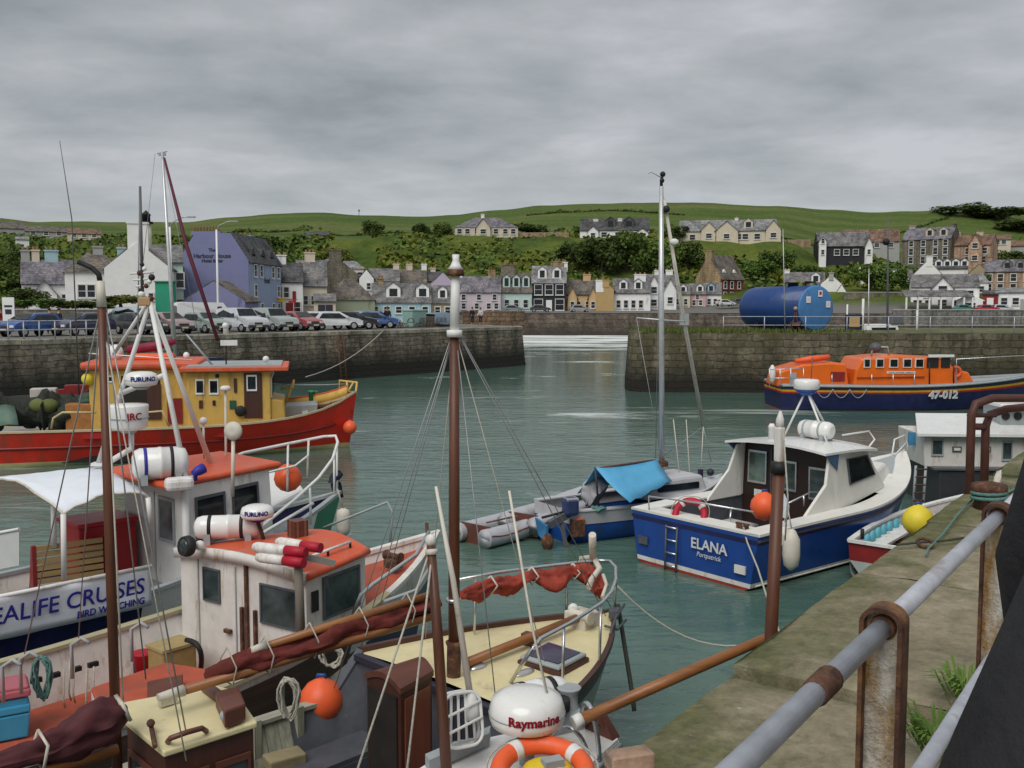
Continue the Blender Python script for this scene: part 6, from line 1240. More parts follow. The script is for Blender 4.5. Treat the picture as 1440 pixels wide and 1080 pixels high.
part('tackle', MB().tube([LW(F, 212, 1018, 1.95), LW(F, 218, 1050, 1.95)], .02, 6).ball(LW(F, 212, 1017, 2.0), .035, 8), RUST, F)
# rope coil hanging on the planked bulwark; orange fender between the boats
m = MB(); coil(W(404, 985, 1.25), .09, .012, 8, m, 2.4); solo('rope_coil', m, ROPE, 'pale rope coil hanging above the weathered planked bulwark', 'rope')
ballfender('orange ball fender squeezed between the brown hull and the ketch bulwark', W(452, 985, .80), .27)
solo('fish_box', MB().box(LW(F, 410, 1066, .45) * 0 + W(400, 1072, .5), (.42, .26, .2), .6), wood('box_wood', (.33, .27, .15), 8, .8, 'X', .4), 'weathered wooden box lying in the well of the ketch', 'box', bevel=.02)
# ================================================================== G: the white boat nearest the quay
zG = 1.7; gp = [W(871, 1042, zG), W(793, 1017, zG), W(690, 1040, zG), W(596, 1080, zG)]; gp += [gp[3] + Vector((-1.5, -2.4, 0)), gp[3] + Vector((-1.4, -3.6, 0)), Vector((-.9, 4.4, zG)), Vector((.0, 6.2, zG)), W(836, 1074, zG)]
G = thing('workboat', 'white decked boat hard against the quay carrying the red lettered radar', 'boat', tuple(Vector((gp[0].x - .7, gp[0].y - 1.5, 0))), 0); c = sum(gp, Vector()) / len(gp)
m = MB(); lo = [Vector(((c + (p - c) * .9).x, (c + (p - c) * .9).y, -.4)) for p in gp]; n = len(gp); m.add(gp + lo, [tuple(range(n))[::-1]] + [(i, (i + 1) % n, n + (i + 1) % n, n + i) for i in range(n)]); part('hull', m.local(G), WHITE, G)
part('deck', MB().prism([c + (p - c) * .995 + Vector((0, 0, .0)) for p in gp], (0, 0, .03)).local(G), GEL, G, bevel=.01)
part('rubbing_strake', MB().tube([p - Vector((0, 0, .05)) for p in gp], .035, 8, closed=True).local(G), GREYD, G)
part('coaming', MB().prism([W(604, 1086, zG + .06), W(688, 1047, zG + .06), W(690, 1036, zG + .06), W(598, 1077, zG + .06)], (0, 0, .1)).local(G), GREYD, G)
pm = [V(630, 1085, 7.45), V(616, 900, 7.6), V(606, 768, 7.75)]; pm[0].z = zG
ms = part('mast', MB().tube(pm, [.045, .042, .036], 12).local(G), MASTW, G); part('cap', MB().ball(V(605.5, 760, 7.76), (.045, .045, .05), 10).local(G), WHITE, ms); part('collar', MB().tube([V(607, 780, 7.74), V(606.6, 772, 7.75)], .05, 10).local(G), FENDW, ms)
part('whip_aerial', MB().tube([V(663, 990, 7.9), V(638, 820, 8.0), V(613, 684, 8.1)], [.028, .024, .012], 8).local(G), FENDW, G); part('aerial_foot', MB().lathe([(.08, -.1), (.06, 0), (.03, .12)], V(663, 992, 7.9), None, 12).local(G), WHITE, G)
part('stay', MB().tube([V(775, 1002, 7.9), V(748, 880, 8.0), V(716, 690, 8.2)], .011, 6).local(G), FENDW, G)
for a, b in (((604, 775), (505, 1090)), ((608, 775), (571, 1095))): part('stay', MB().tube([V(a[0], a[1], 7.75), V(b[0] if b[0] > 520 else 500, b[1], 6.9)], .009, 6).local(G), ROPE, G)
part('bowsprit', MB().tube([V(812, 1014, 8.0), V(945, 955, 8.3), V(1090, 892, 8.6)], [.05, .05, .045], 10).local(G), VARN, G); part('sprit_ferrule', MB().tube([V(806, 1017, 7.98), V(818, 1011, 8.01)], .06, 10).local(G), WHITE, G)
part('knee', MB().prism([W(822, 1026, zG + .02), W(862, 1044, zG + .02), W(868, 1040, zG + .02), W(845, 1000, zG + .25), W(826, 1006, zG + .25)], Vector((.03, .06, .0))).local(G), TEAK, G)
gt = [W(818, 1026, zG), W(815, 1012, zG + .3), W(826, 1010, zG + .38), W(838, 1030, zG + .3), W(843, 1068, zG)]; part('pulpit_tube', MB().tube(bez(gt[0], gt[1] + Vector((0, 0, .3)), gt[3] + Vector((0, 0, .3)), gt[4], 14), .022, 10).local(G), CHROME, G)
part('pulpit_tube', MB().tube(bez(W(775, 1040, zG), W(790, 1010, zG + .4), W(818, 1020, zG + .3), W(828, 1066, zG), 14), .02, 10).local(G), CHROME, G)
part('winch', MB().box(W(792, 1012, zG + .1), (.3, .26, .2), .5).lathe([(.12, 0), (.08, .08), (.08, .18), (.12, .24)], W(800, 1002, zG + .15), None, 14).ball(W(775, 1016, zG + .12), .1, 8).local(G), GREYD, G, bevel=.02); part('winch_drum', MB().lathe([(.10, 0), (.10, .1)], W(786, 998, zG + .25), None, 12).local(G), BLACK, G)
rd = radome('white radar dome with red lettering on the nearest boat', V(741, 1021, 7.95), .315, .30, R(12), 'Raymarine', LETR, BLACK, tsize=.105)
part('mounting_pole', MB().lathe([(.07, -.55), (.06, -.06)], (0, 0, 0), None, 12), GREYD, rd)
canister('white life raft canister with black straps behind the lettered radar dome', V(757, 1006, 8.75), .60, .165, R(28), (BLACK, BLACK))
lifebuoy('orange lifebuoy with white bands propped on the white deck', W(763, 1086, 1.92), .41, R(12), R(0))
solo('throwing_line_bag', MB().ball(W(770, 1082, 1.9), (.2, .15, .08), 10).box(W(777, 1072, 1.98), (.16, .1, .06), .4, 1), [paint('yellow_bag_cloth', (.66, .5, .02), .7), GREYD], 'bright yellow throw line bag lying inside the lifebuoy', 'bag')
o = thing('fender_rack', 'rack of white tube hoops with blue fenders behind the short mast', 'rack', tuple(V(655, 1050, 7.75)), R(20)); o.rotation_euler = (R(-14), 0, R(25))
def rr_loop(w, h, r, n=5):
    pts = []
    for cx, cz, a0 in ((w / 2 - r, h - r, 0), (-w / 2 + r, h - r, 90), (-w / 2 + r, r, 180), (w / 2 - r, r, 270)):
        for i in range(n + 1): a = R(a0 + 90 * i / n); pts.append(Vector((cx + r * math.cos(a), 0, cz + r * math.sin(a))))
    return pts
for k in range(2): part('hoop', MB().tube([p + Vector((0, k * .09, 0)) for p in rr_loop(.32, .42, .1)], .014, 8, closed=True), WHITE, o)
for k in range(4): part('bar', MB().tube([(-.11 + k * .07, .04, .04), (-.07 + k * .06, .04, .40)], .013, 8), WHITE, o); part('fender_bar', MB().tube([(-.14 + k * .07, .06, .05), (-.10 + k * .065, .06, .38)], .025, 8), LETK, o)
for z in (.12, .25): part('cross_bar', MB().tube([(-.16, -.02, z), (.16, -.02, z + .09)], .012, 8), WHITE, o)

# ================================================================== C: white wheelhouse boat with orange red roof
Cb = thing('fishing_boat', 'white fishing boat with orange red wheelhouse roof and red decks beside the ketch', 'fishing boat', (-1.22, 16.35, 0), R(51))
ch = Hull(10.5, 3.0, (1.15, 1.0, 1.72), .85, .45, 2.4, .85, .6, .6)
part('hull', ch.shell(MB(), [(.05, 2), (('f', .6), 0), (('f', 1.0), 1)]), [NAVY, WHITE2, ANTIF], Cb)
part('lower_planking', MB().grid([[ch.P(t, -1, .12, -.012), ch.P(t, -1, .5 * ch.sh(t), -.012), ch.P(t, -1, .9 * ch.sh(t), -.012)] for t in ch.ts(.15, .72, 20)]), BPLANK, Cb)
part('cap_rail', ch.rail(MB(), 0, .8, .12, .05, 0, 0), wood('yellowed_cap_rail', (.40, .36, .23), 9, .8), Cb); part('bow_rail_cap', ch.rail(MB(), .8, 1, .09, .06, 0, 0), WHITE2, Cb)
part('foredeck', ch.deck(MB(), .70, 1, .16, .05, 0, camber=.05), REDDECK, Cb); part('bow_bulwark', ch.bulwark(MB(), .70, 1, None, .05), WHITE2, Cb)
part('aft_deck', ch.deck(MB(), 0, .71, 0, .06, 0, .36), REDDECK, Cb); part('bulwark', ch.bulwark(MB(), 0, .71, .36, .08), WHITE2, Cb)
Li = MAT[Cb].inverted()
w0 = {'ap': (-4.74, 14.0), 'as': (-2.66, 12.62), 'fs': (-2.06, 13.72), 'fp': (-3.2, 14.8)}
def cp_(k, z, s=1.0, cx=(-3.2, 13.7)): a = Vector((cx[0] + (w0[k][0] - cx[0]) * s, cx[1] + (w0[k][1] - cx[1]) * s, z)); return Li @ a
ks = ('ap', 'as', 'fs', 'fp'); base = [cp_(k, .36, 1.0) for k in ks]; topp = [cp_(k, 2.06, 1.0) for k in ks]
m = MB().add(base + topp, [(0, 1, 5, 4), (1, 2, 6, 5), (2, 3, 7, 6), (3, 0, 4, 7), (4, 5, 6, 7)]); cab = part('wheelhouse', m, WHITE2, Cb)
rows = []
for v in [i / 6 for i in range(7)]:
    a, b = cp_('ap', 2.05, 1.03).lerp(cp_('fp', 2.12, 1.04), v), cp_('as', 2.05, 1.03).lerp(cp_('fs', 2.12, 1.04), v)
    rows.append([a.lerp(b, u) + Vector((0, 0, .11 * math.sin(math.pi * u))) for u in [i / 10 for i in range(11)]])
m = MB().grid(rows); lowr = [[p - Vector((0, 0, .09)) for p in r] for r in rows]; m.grid(lowr)
rf = part('roof', m.grid([rows[-1], lowr[-1]]), REDROOF, cab)
part('roof_edge', MB().tube([p - Vector((0, 0, .045)) for p in [r[-1] for r in rows]], .05, 8), REDROOF, rf)
m = MB().grid([rows[0], [p - Vector((0, 0, .17)) for p in rows[0]]]).grid([[p + Vector((-.05, 0, 0)) for p in rows[0]], [p + Vector((-.05, 0, -.17)) for p in rows[0]]])
part('fascia', MB().grid([[p + Vector((-.03, .0, .012)), p + Vector((-.03, 0, -.13))][::1] for p in rows[0]]), WHITE2, rf, solid=.07)
aft = [base[0], base[1], topp[1], topp[0]]; stb = [base[1], base[2], topp[2], topp[1]]; bow_ = [base[2], base[3], topp[3], topp[2]]
pane(cab, aft, .20, .34, .60, .88, fm=GREYP, gm=GLASSG, t=.02); pane(cab, aft, .66, .94, .53, .85, fm=GREYP, gm=GLASSG, t=.025); pane(cab, stb, .25, .88, .58, .92, fm=GREYP, gm=GLASSG, t=.03)
pane(cab, bow_, .06, .46, .45, .9, fm=WHITE2); pane(cab, bow_, .54, .94, .45, .9, fm=WHITE2)
for u in (.15, .46): pts, n_ = face(aft, u, u + .008, .03, .93, .004, .012); part('door_edge', MB().prism(pts, n_), GREYD, cab)
pts, n_ = face(aft, .38, .43, .38, .41, .01, .05); part('door_handle', MB().prism(pts, n_), RUST, cab)
for u, a, b in ((.55, .1, .98), (.51, .1, .62), (.615, .1, .62)): pts, n_ = face(aft, u, u + .018, a, b, .01, .04); part('pipe', MB().prism(pts, n_), RUST, cab)
pts, n_ = face(stb, .07, .17, .68, .84, .01, .02); part('vent', MB().prism(pts, n_), BLACK, cab); pts, n_ = face(stb, .06, .2, .42, .52, .01, .006); part('sticker', MB().prism(pts, n_), LETR, cab)
part('lettering', text_mb('SAMAROL', .19, stb[0].lerp(stb[1], .55).lerp(stb[3].lerp(stb[2], .55), .485) + (stb[1] - stb[0]).cross(stb[3] - stb[0]).normalized() * .012, stb[1] - stb[0], (0, 0, 1), .004, bold=.006), LETK, cab)
part('roof_rail', MB().tube([rows[1][9] + Vector((0, 0, .08)), rows[5][9] + Vector((0, 0, .08))], .022, 8), WHITE, rf)
for i in (1, 3, 5): part('rail_foot', MB().tube([rows[i][9] + Vector((0, 0, -.02)), rows[i][9] + Vector((0, 0, .08))], .018, 6), BLACK, rf)
sl2 = LW(Cb, 264, 768, 2.22); part('search_light', MB().lathe([(.13, -.08), (.15, 0), (.13, .05)], sl2, Matrix.Rotation(R(100), 3, 'Y') , 14), BLACK, rf); part('light_lens', MB().ball(sl2 + Vector((-.06, -.02, 0)), (.05, .11, .11), 8), GLASSG, rf); part('deck_light', MB().ball(LW(Cb, 281, 767, 2.2), .07, 8), WHITE, rf)
canister('white oval life raft canister with black band on the orange red roof', W(322, 757, 2.16), .95, .17, R(8), (BLACK, BLACK))
rdm = radome('small white radar dome with blue lettering above the orange red roof', V(362, 729, 14.0), .235, .20, R(10), 'FURUNO', LETB, LETB, tsize=.085); part('mounting_pole', MB().tube([(.0, 0, -.04), (.05, .02, -.2), (.1, .02, -.42)], .03, 8), RUST, rdm)
for j, (a, b, c_) in enumerate(((357, 402, 773), (362, 400, 787), (390, 425, 766))):
    p, q2 = W(a, c_ - 4, 2.3 + (.12 if j != 1 else 0)), W(b, c_ + 1, 2.3 + (.12 if j != 1 else 0)); d = (q2 - p).normalized()
    o = thing('float_marker', ['white and red marker float lying uppermost on the orange red roof', 'white and red marker float lying at the roof edge', 'white and red marker float at the back of the roof pile'][j], 'float', tuple(p - Vector((0, 0, .1))), 0, 'marker floats on the roof')
    part('float', MB().tube([p, p + d * .06, q2 - d * .02, q2], [.05, .07, .07, .06], 12).local(o), WHITE, o); part('red_end', MB().tube([q2, q2 + d * .30], [.068, .066], 12).local(o), LETR, o)
o = thing('wooden_crate', 'small brown slatted crate standing at the far edge of the orange red roof', 'crate', tuple(W(419, 756, 2.18)), R(40)); part('box', MB().box((0, 0, .13), (.22, .22, .26)), TEAK, o); part('slats', MB().box((-.06, -.115, .13), (.03, .012, .26)).box((.06, -.115, .13), (.03, .012, .26)).box((-.115, 0, .13), (.012, .04, .26)), wood('crate_slat', (.2, .1, .06), 8), o)
dv = W(421, 962, .8); part('davit_post', MB().tube([Li @ V(424, 905, 12.35), Li @ V(419, 782, 12.35)], .055, 8).box(Li @ V(419, 782, 12.35), (.1, .1, .1)), wood('grey_wood', (.20, .18, .15), 8, .8, 'Z'), Cb); part('davit_arm', MB().beam(Li @ V(416, 780, 12.35), Li @ V(470, 792, 12.6), .07, .08), paint('weathered_grey', (.26, .25, .23), .7), Cb)
# foredeck gear, bow pipes
part('bow_winch', MB().box(LW(Cb, 553, 792, 1.5), (.2, .25, .14)).lathe([(.09, -.17), (.05, -.1), (.05, .1), (.09, .17)], LW(Cb, 553, 782, 1.6), Matrix.Rotation(math.pi / 2, 3, 'X'), 12), RUST, Cb, bevel=.02)
part('hand_rail', MB().tube([LW(Cb, 497, 862, 1.3), LW(Cb, 508, 836, 1.62), LW(Cb, 524, 822, 1.75), LW(Cb, 585, 780, 1.95), LW(Cb, 603, 748, 2.15)], .028, 8), GREYD, Cb); part('stem_post', MB().tube([LW(Cb, 604, 790, 1.5), LW(Cb, 600, 735, 2.1)], .03, 8), RUST, Cb)
part('side_rail', MB().tube([LW(Cb, 540, 846, 1.55), LW(Cb, 585, 830, 1.62), LW(Cb, 603, 800, 1.8)], .025, 8), GREYD, Cb)
# aft deck
hq = [LW(Cb, 128, 970, .85), LW(Cb, 233, 934, .85), LW(Cb, 318, 948, .85), LW(Cb, 256, 985, .85), LW(Cb, 140, 1000, .85)]
part('hatch_coaming', MB().prism([Vector((p.x, p.y, .36)) for p in hq], (0, 0, .46)), WHITE2, Cb); part('hatch_cover', MB().prism([p - Vector((0, 0, .03)) for p in hq], (0, 0, .06)), REDDECK, Cb, bevel=.02)
part('hatch_board', MB().prism([LW(Cb, 207, 985, .87), LW(Cb, 256, 972, .87), LW(Cb, 256, 950, 1.0), LW(Cb, 207, 960, 1.0)], Vector((.03, .03, 0))), TEAK, Cb)
for px in (24, 52, 78, 108, 132): part('scupper', MB().box(LW(Cb, px, 965 - (px - 24) * .28, .83) + Vector((0, .02, 0)), (.13, .06, .06)), BLACK, Cb)
for px, y0 in ((5, 920), (30, 908), (102, 886), (186, 862)): a = LW(Cb, px, y0 + 68, 1.0); part('stanchion', MB().tube([a, a + Vector((0, 0, .42)), a + Vector((.08, -.1, .5)), a + Vector((.12, -.2, .45))], .022, 7), GREYD, Cb)
for px, yy in ((98, 975), (104, 978), (90, 985), (122, 985), (132, 982)): part('hanging_rope', MB().tube([LW(Cb, px, yy - 45, .98), LW(Cb, px - 1, yy, .62), LW(Cb, px + 2, yy + 10, .5)], .012, 5), ROPE, Cb)
part('side_hose', MB().tube(bez(LW(Cb, 262, 900, .95), LW(Cb, 285, 902, 1.0), LW(Cb, 285, 925, .8), LW(Cb, 282, 942, .45), 10), .035, 8), BLACK, Cb)
m = MB(); coil(W(56, 955, .92), .09, .012, 7, m, 2.9); solo('rope_coil', m, ROPET, 'greenish rope coil hung on the white bulwark at lower left', 'rope')
o = thing('storage_crate', 'stacked blue crates under a pink lid at the left edge', 'crate', tuple(W(2, 1034, .38)), R(30))
part('lower_crate', MB().box((0, 0, .15), (.55, .42, .3), taper=1.12), paint('sky_blue_plastic', (.04, .30, .50), .4, .08), o, bevel=.02); part('upper_crate', MB().box((0, 0, .36), (.62, .48, .1)).box((0, 0, .44), (.58, .44, .1)), paint('sky_blue_plastic', (.04, .30, .50), .4, .08), o, bevel=.02); part('lid', MB().box((0, 0, .55), (.64, .5, .09)).box((0, 0, .61), (.6, .46, .05)), paint('pink_plastic', (.42, .12, .15), .5, .1), o, bevel=.02)
solo('bucket', MB().lathe([(.11, 0), (.14, .26), (.15, .27), (.15, .29)], W(202, 946, .5), None, 16, 0).lathe([(.13, .0), (.135, .14)], W(202, 946, .49), None, 16, 1), [LETR, LETK], 'red and navy bucket standing by the white wheelhouse', 'bucket')
o = thing('engine_box', 'buff wooden box beside the white wheelhouse wall', 'box', tuple(W(243, 952, .45)), R(50)); part('box', MB().box((0, 0, .22), (.5, .4, .44)), paint('buff_paint', (.34, .25, .10), .6, .15, 6, .2), o, bevel=.02); part('lid', MB().box((0, 0, .46), (.54, .44, .04)), paint('buff_lid', (.38, .29, .13), .6, .15, 6), o)
solo('net_heap', furled([W(345, 955, .75), W(392, 932, .8), W(440, 912, .9), W(475, 900, .95)], [.08, .14, .12, .05], 5, tall=.7, lump=.5), paint('dark_canvas', (.045, .05, .055), .85, .3, 8, .5), 'dark canvas bundle lying along the side deck of the white fishing boat', 'canvas'); solo('cloth', furled([W(400, 926, .95), W(430, 914, 1.0), W(462, 906, 1.0)], [.05, .12, .06], 8, tall=.7, lump=.5), paint('violet_cloth', (.06, .05, .22), .8), 'violet blue cloth lying on the dark canvas', 'cloth')
m = MB(); coil(W(465, 925, 1.12), .12, .016, 4, m, 1.0); solo('rope_coil', m, ROPE, 'small pale rope coil lying on the cap rail below the boom', 'rope')
# ================================================================== B: the cruise boat
Bb = thing('cruise_boat', 'navy hulled passenger boat with white wheelhouse, orange red roof and white tripod mast', 'passenger boat', (-3.35, 19.2, 0), R(47))
bh = Hull(12, 3.1, (1.15, 1.05, 1.85), .8, .45, 2.3, .85, .7, .6); Bi = MAT[Bb].inverted()
part('hull', bh.shell(MB(), [(.06, 2), (('f', .72), 0), (('f', 1.0), 1)]), [NAVY, NAVY, ANTIF], Bb)
part('bow_bulwark', MB().grid([[bh.P(t, s, bh.sh(t) * .62, -.015), bh.P(t, s, bh.sh(t) + .02, -.015)] for s in (-1,) for t in bh.ts(.60, .93, 16)]).grid([[bh.P(t, 1, bh.sh(t) * .62, -.015), bh.P(t, 1, bh.sh(t) + .02, -.015)] for t in bh.ts(.60, .93, 16)]), GEL, Bb)
part('stem_sheet', MB().grid([[bh.P(t, -1, bh.sh(t) * .4, -.02), bh.P(t, -1, bh.sh(t) + .03, -.02)] for t in bh.ts(.93, 1, 5)]), paint('green_bow_paint', (.06, .24, .15), .5, .1), Bb)
part('rubbing_rail', bh.rail(MB(), 0, 1, .1, .06, 0, 0), GREYD, Bb); part('foredeck', bh.deck(MB(), .55, 1, .25, .06, 0), GREYD, Bb); part('main_deck', bh.deck(MB(), 0, .56, 0, .06, 0, .62), TEAK, Bb); part('bulwark', bh.bulwark(MB(), 0, .56, .62, .07), WHITE2, Bb)
fc = part('forward_cabin_top', MB().prism([LW(Bb, 365, 738, 1.35), LW(Bb, 428, 702, 1.5), LW(Bb, 410, 676, 1.75), LW(Bb, 365, 678, 1.8)], (0, 0, .22)), GEL, Bb, bevel=.06)
S, P_ = Vector((.68, .73, 0)), Vector((-.73, .68, 0)); c0 = Vector((-5.15, 15.5, 0))
cn = {'as': c0, 'fs': c0 + S * 1.75 + P_ * .12, 'ap': c0 + P_ * 2.1, 'fp': c0 + S * 1.75 + P_ * 1.95}; mid = sum(cn.values(), Vector()) / 4
def bb(k, z, s=1.0, dx=0): a = mid + (cn[k] - mid) * s + S * dx; return Bi @ Vector((a.x, a.y, z))
ks = ('ap', 'as', 'fs', 'fp'); base = [bb(k, .62) for k in ks]; topp = [bb('ap', 2.66), bb('as', 2.66), bb('fs', 2.74, 1, -.12), bb('fp', 2.74, 1, -.12)]
cab = part('wheelhouse', MB().add(base + topp, [(0, 1, 5, 4), (1, 2, 6, 5), (2, 3, 7, 6), (3, 0, 4, 7), (4, 5, 6, 7), (3, 2, 1, 0)]), WHITE, Bb, bevel=.02)
rp = [bb('ap', 2.66, 1.06, -.32), bb('as', 2.66, 1.06, -.32), bb('fs', 2.74, 1.06, .05), bb('fp', 2.74, 1.06, .05)]
rf = part('roof', MB().prism(rp, (0, 0, .1)), REDROOF, cab, bevel=.04)
aft = [base[0], base[1], topp[1], topp[0]]; stb = [base[1], base[2], topp[2], topp[1]]; fro = [base[2], base[3], topp[3], topp[2]]
pane(cab, aft, .60, .84, .52, .88, fm=GREYD, gm=glass('dull_cabin_glass', (.09, .10, .105), .2)); pane(cab, stb, .10, .44, .52, .90, fm=GREYP); pane(cab, stb, .52, .84, .52, .92, fm=GREYP); 
for u in (.05, .37, .69): pane(cab, fro, u, u + .27, .55, .94, fm=GREYP)
part('corner_pillar', MB().tube([base[1] + Vector((0, 0, .05)), topp[1]], .06, 10), WHITE, cab); pts, n_ = face(aft, .52, .53, .02, .9, .004, .01); part('door_edge', MB().prism(pts, n_), GREYD, cab)
# tripod
apx = V(211, 424, 16.1); feet = [V(262, 690, 15.6), V(297, 642, 16.9), V(138, 648, 17.0)]
tp = thing('tripod_mast', 'white three legged mast standing on the orange red roof of the cruise boat', 'mast', (apx.x, apx.y, 2.76), 0)
for f in feet: f.z = 2.78; part('leg', MB().tube([f, apx], [.044, .036], 10).local(tp), WHITE, tp); part('foot', MB().box(f, (.2, .2, .05)).local(tp), WHITE, tp)
l3 = feet[2].lerp(apx, .45); l1 = feet[0].lerp(apx, .58); part('radar_bar', MB().tube([l3, l1], .045, 8).local(tp), WHITE, tp); part('rear_brace', MB().tube([V(205, 430, 16.3), V(160, 498, 17.2)], .03, 8).tube([V(214, 430, 16.3), V(290, 640, 17.4)], .03, 8).local(tp), WHITE, tp)
part('mast_head', MB().box(apx + Vector((-.08, 0, .0)), (.2, .12, .14)).local(tp), paint('tan_fitting', (.4, .26, .13), .6), tp, bevel=.02)
part('top_pole', MB().tube([apx + Vector((-.12, 0, 0)), V(197, 262, 16.1)], [.03, .02], 8).local(tp), WIRED, tp)
part('aerial', MB().tube([V(194, 470, 16.1), V(196, 265, 16.1)], .012, 6).local(tp), GREYD, tp)
q = random.Random(4)
for i in range(9): z = 372 + i * 6; part('lamp', MB().ball(V(199 + q.uniform(-4, 16), z, 16.1), q.uniform(.035, .06), 6).local(tp), [BLACK, WHITE, RUST][i % 3], tp)
for i in range(3): part('yard', MB().tube([V(183 + i * 4, 385 + i * 9, 16.1), V(216 - i * 3, 383 + i * 9, 16.1)], .018, 6).local(tp), WHITE, tp)
radome('flat cream radar dome with blue lettering on the upper bar of the white tripod', V(199, 543, 15.9), .255, .24, R(28), 'FURUNO', LETB, tsize=.1)
r_ = radome('large white radar dome marked in red on the lower bracket of the tripod', V(181, 601, 15.8), .315, .38, R(38), 'JRC', LETR, tsize=.15, drum=True); part('bracket', MB().tube([(.05, .05, -.05), (.05, .05, -.35), (-.35, .25, -.62)], .05, 8), WHITE, r_)
canister('white life raft canister with blue and black straps on the orange red cruise boat roof', V(226, 673, 15.6), .84, .25, R(24), (LETB, BLACK))
solo('canister_cradle', MB().box(V(252, 682, 15.25) + Vector((0, 0, .02)), (.42, .26, .2), R(30)), WHITE, 'white moulded locker beside the strapped life raft canister', 'locker', bevel=.06)
part('spot_lamp', MB().lathe([(.05, -.1), (.08, 0), (.085, .1)], LV(Bb, 279, 662, 15.5), Matrix.Rotation(R(70), 3, 'Y'), 12).tube([LV(Bb, 275, 666, 15.5), LV(Bb, 275, 676, 15.5)], .03, 6), LETB, rf)
o = thing('aerial_disc', 'white disc aerial on a thin pole beside the cruise boat windscreen', 'aerial', tuple(V(327, 700, 15.6)), R(-14)); part('pole', MB().tube([V(327, 698, 15.6), V(328, 618, 15.6)], .03, 8).local(o), FENDW, o); part('disc', MB().lathe([(.03, -.03), (.145, -.025), (.15, .0), (.145, .03), (.05, .045)], MAT[o].inverted() @ V(328, 606, 15.6), Matrix.Rotation(R(84), 3, 'X'), 24), paint('cream_disc', (.55, .53, .46), .5, .05), o)
o = thing('aerial_pole', 'slim white aerial pole with ball top on the cruise boat roof', 'aerial', tuple(V(286, 640, 17.0)), 0); part('pole', MB().tube([V(287, 645, 17), V(286, 595, 17)], .02, 8).local(o), FENDW, o); part('ball', MB().ball(V(286, 592, 17), .07, 8).local(o), WHITE, o)
o = thing('aerial_mast', 'white stub aerial standing in front of the yellow wheelhouse', 'aerial', tuple(V(317, 640, 17.6)), 0); part('pole', MB().tube([V(318, 690, 17.6), V(317, 550, 17.6)], .022, 8).local(o), FENDW, o); part('cap', MB().lathe([(.08, -.02), (.10, .03), (.06, .07)], MAT[o].inverted() @ V(317, 548, 17.6), None, 12), WHITE, o)
# bow rail
top_r = [V(300, 655, 17.4), V(342, 637, 18.3), V(405, 624, 18.9), V(455, 614, 19.4), V(472, 613, 19.4), V(475, 622, 19.3), V(468, 645, 18.7), V(448, 672, 18.0), V(415, 702, 17.2), V(366, 742, 16.5)]
part('bow_rail', MB().tube(top_r, .03, 8).local(Bb), WHITE, Bb)
for a, b in (((405, 624, 18.9), (404, 690, 18.6)), ((434, 619, 19.1), (432, 672, 19)), ((470, 640, 19), (470, 706, 19)), ((436, 684, 17.8), (437, 738, 17.7)), ((474, 622, 19.3), (474, 700, 19.2))): part('stanchion', MB().tube([V(*a), V(*b)], .022, 8).local(Bb), WHITE, Bb)
part('lower_rail', MB().tube([V(362, 668, 18.2), V(415, 655, 18.8), V(434, 640, 19.0)], .022, 8).local(Bb), WHITE, Bb); part('toe_rail', MB().tube([V(365, 752, 16.4), V(440, 708, 17.6)], .03, 8).local(Bb), WHITE, Bb)
ballfender('big orange ball fender hanging over the cruise boat foredeck', V(405, 672, 19.0), .27)
solo('oilskin', furled([V(480, 664, 19.3), V(470, 678, 19.3), V(480, 700, 19.3)], [.04, .1, .05], 2, lump=.6), JNAVY, 'dark navy cloth hung over the bow rail of the cruise boat', 'cloth')
o = thing('fender', 'cream tubular fender hanging at the cruise boat bow', 'fender', tuple(V(483, 755, 18.2)), 0); part('tube', MB().lathe([(.03, 0), (.12, .08), (.13, .2), (.13, .42), (.11, .5), (.03, .54)], (0, 0, 0), None, 14), FENDW, o); part('lanyard', MB().tube([(0, 0, .54), (-.1, 0, .9)], .015, 5), ROPE, o)
part('bow_stay', MB().tube([V(455, 742, 17.8), V(480, 732, 17.6), V(545, 706, 17.3), V(552, 720, 17.3), V(548, 770, 17.2)], .022, 7).local(Bb), GREYD, Bb)
# canopy
sf, sa, pa, pf = V(210, 697, 14.95), V(89, 723, 14.15), V(-34, 675, 16.2), V(140, 657, 17.3)
rows = []
for i in range(9):
    u = i / 8; a, b = sa.lerp(sf, u), pa.lerp(pf, u); a = a + Vector((0, 0, .16 * math.sin(math.pi * u))); rows.append([a.lerp(b, j / 10) + Vector((0, 0, .22 * math.sin(math.pi * j / 10) * (.6 + .4 * math.cos(u * 3)) - .05 * math.sin(2 * math.pi * u) * math.sin(math.pi * j / 10) + .02 * math.sin(i * 2.1 + j * 1.7))) for j in range(11)])
cnp = thing('canopy', 'white canvas canopy stretched over the cruise boat deck', 'canopy', tuple(V(90, 815, 14.2)), 0)
part('canvas', MB().grid(rows).local(cnp), TARPW, cnp, solid=.012)
for a, b in ((sa, (90, 815, 14.2)), (V(208, 700, 14.9), (212, 735, 14.9)), (V(75, 706, 15.2), (76, 770, 15.3)), (pa, (-34, 760, 16.2))): part('post', MB().tube([a, V(*b)], .04, 8).local(cnp), WHITE, cnp)
part('hem', MB().tube([r[0] for r in rows], .018, 6).tube([r for r in rows[0]], .018, 6).local(cnp), FENDW, cnp)
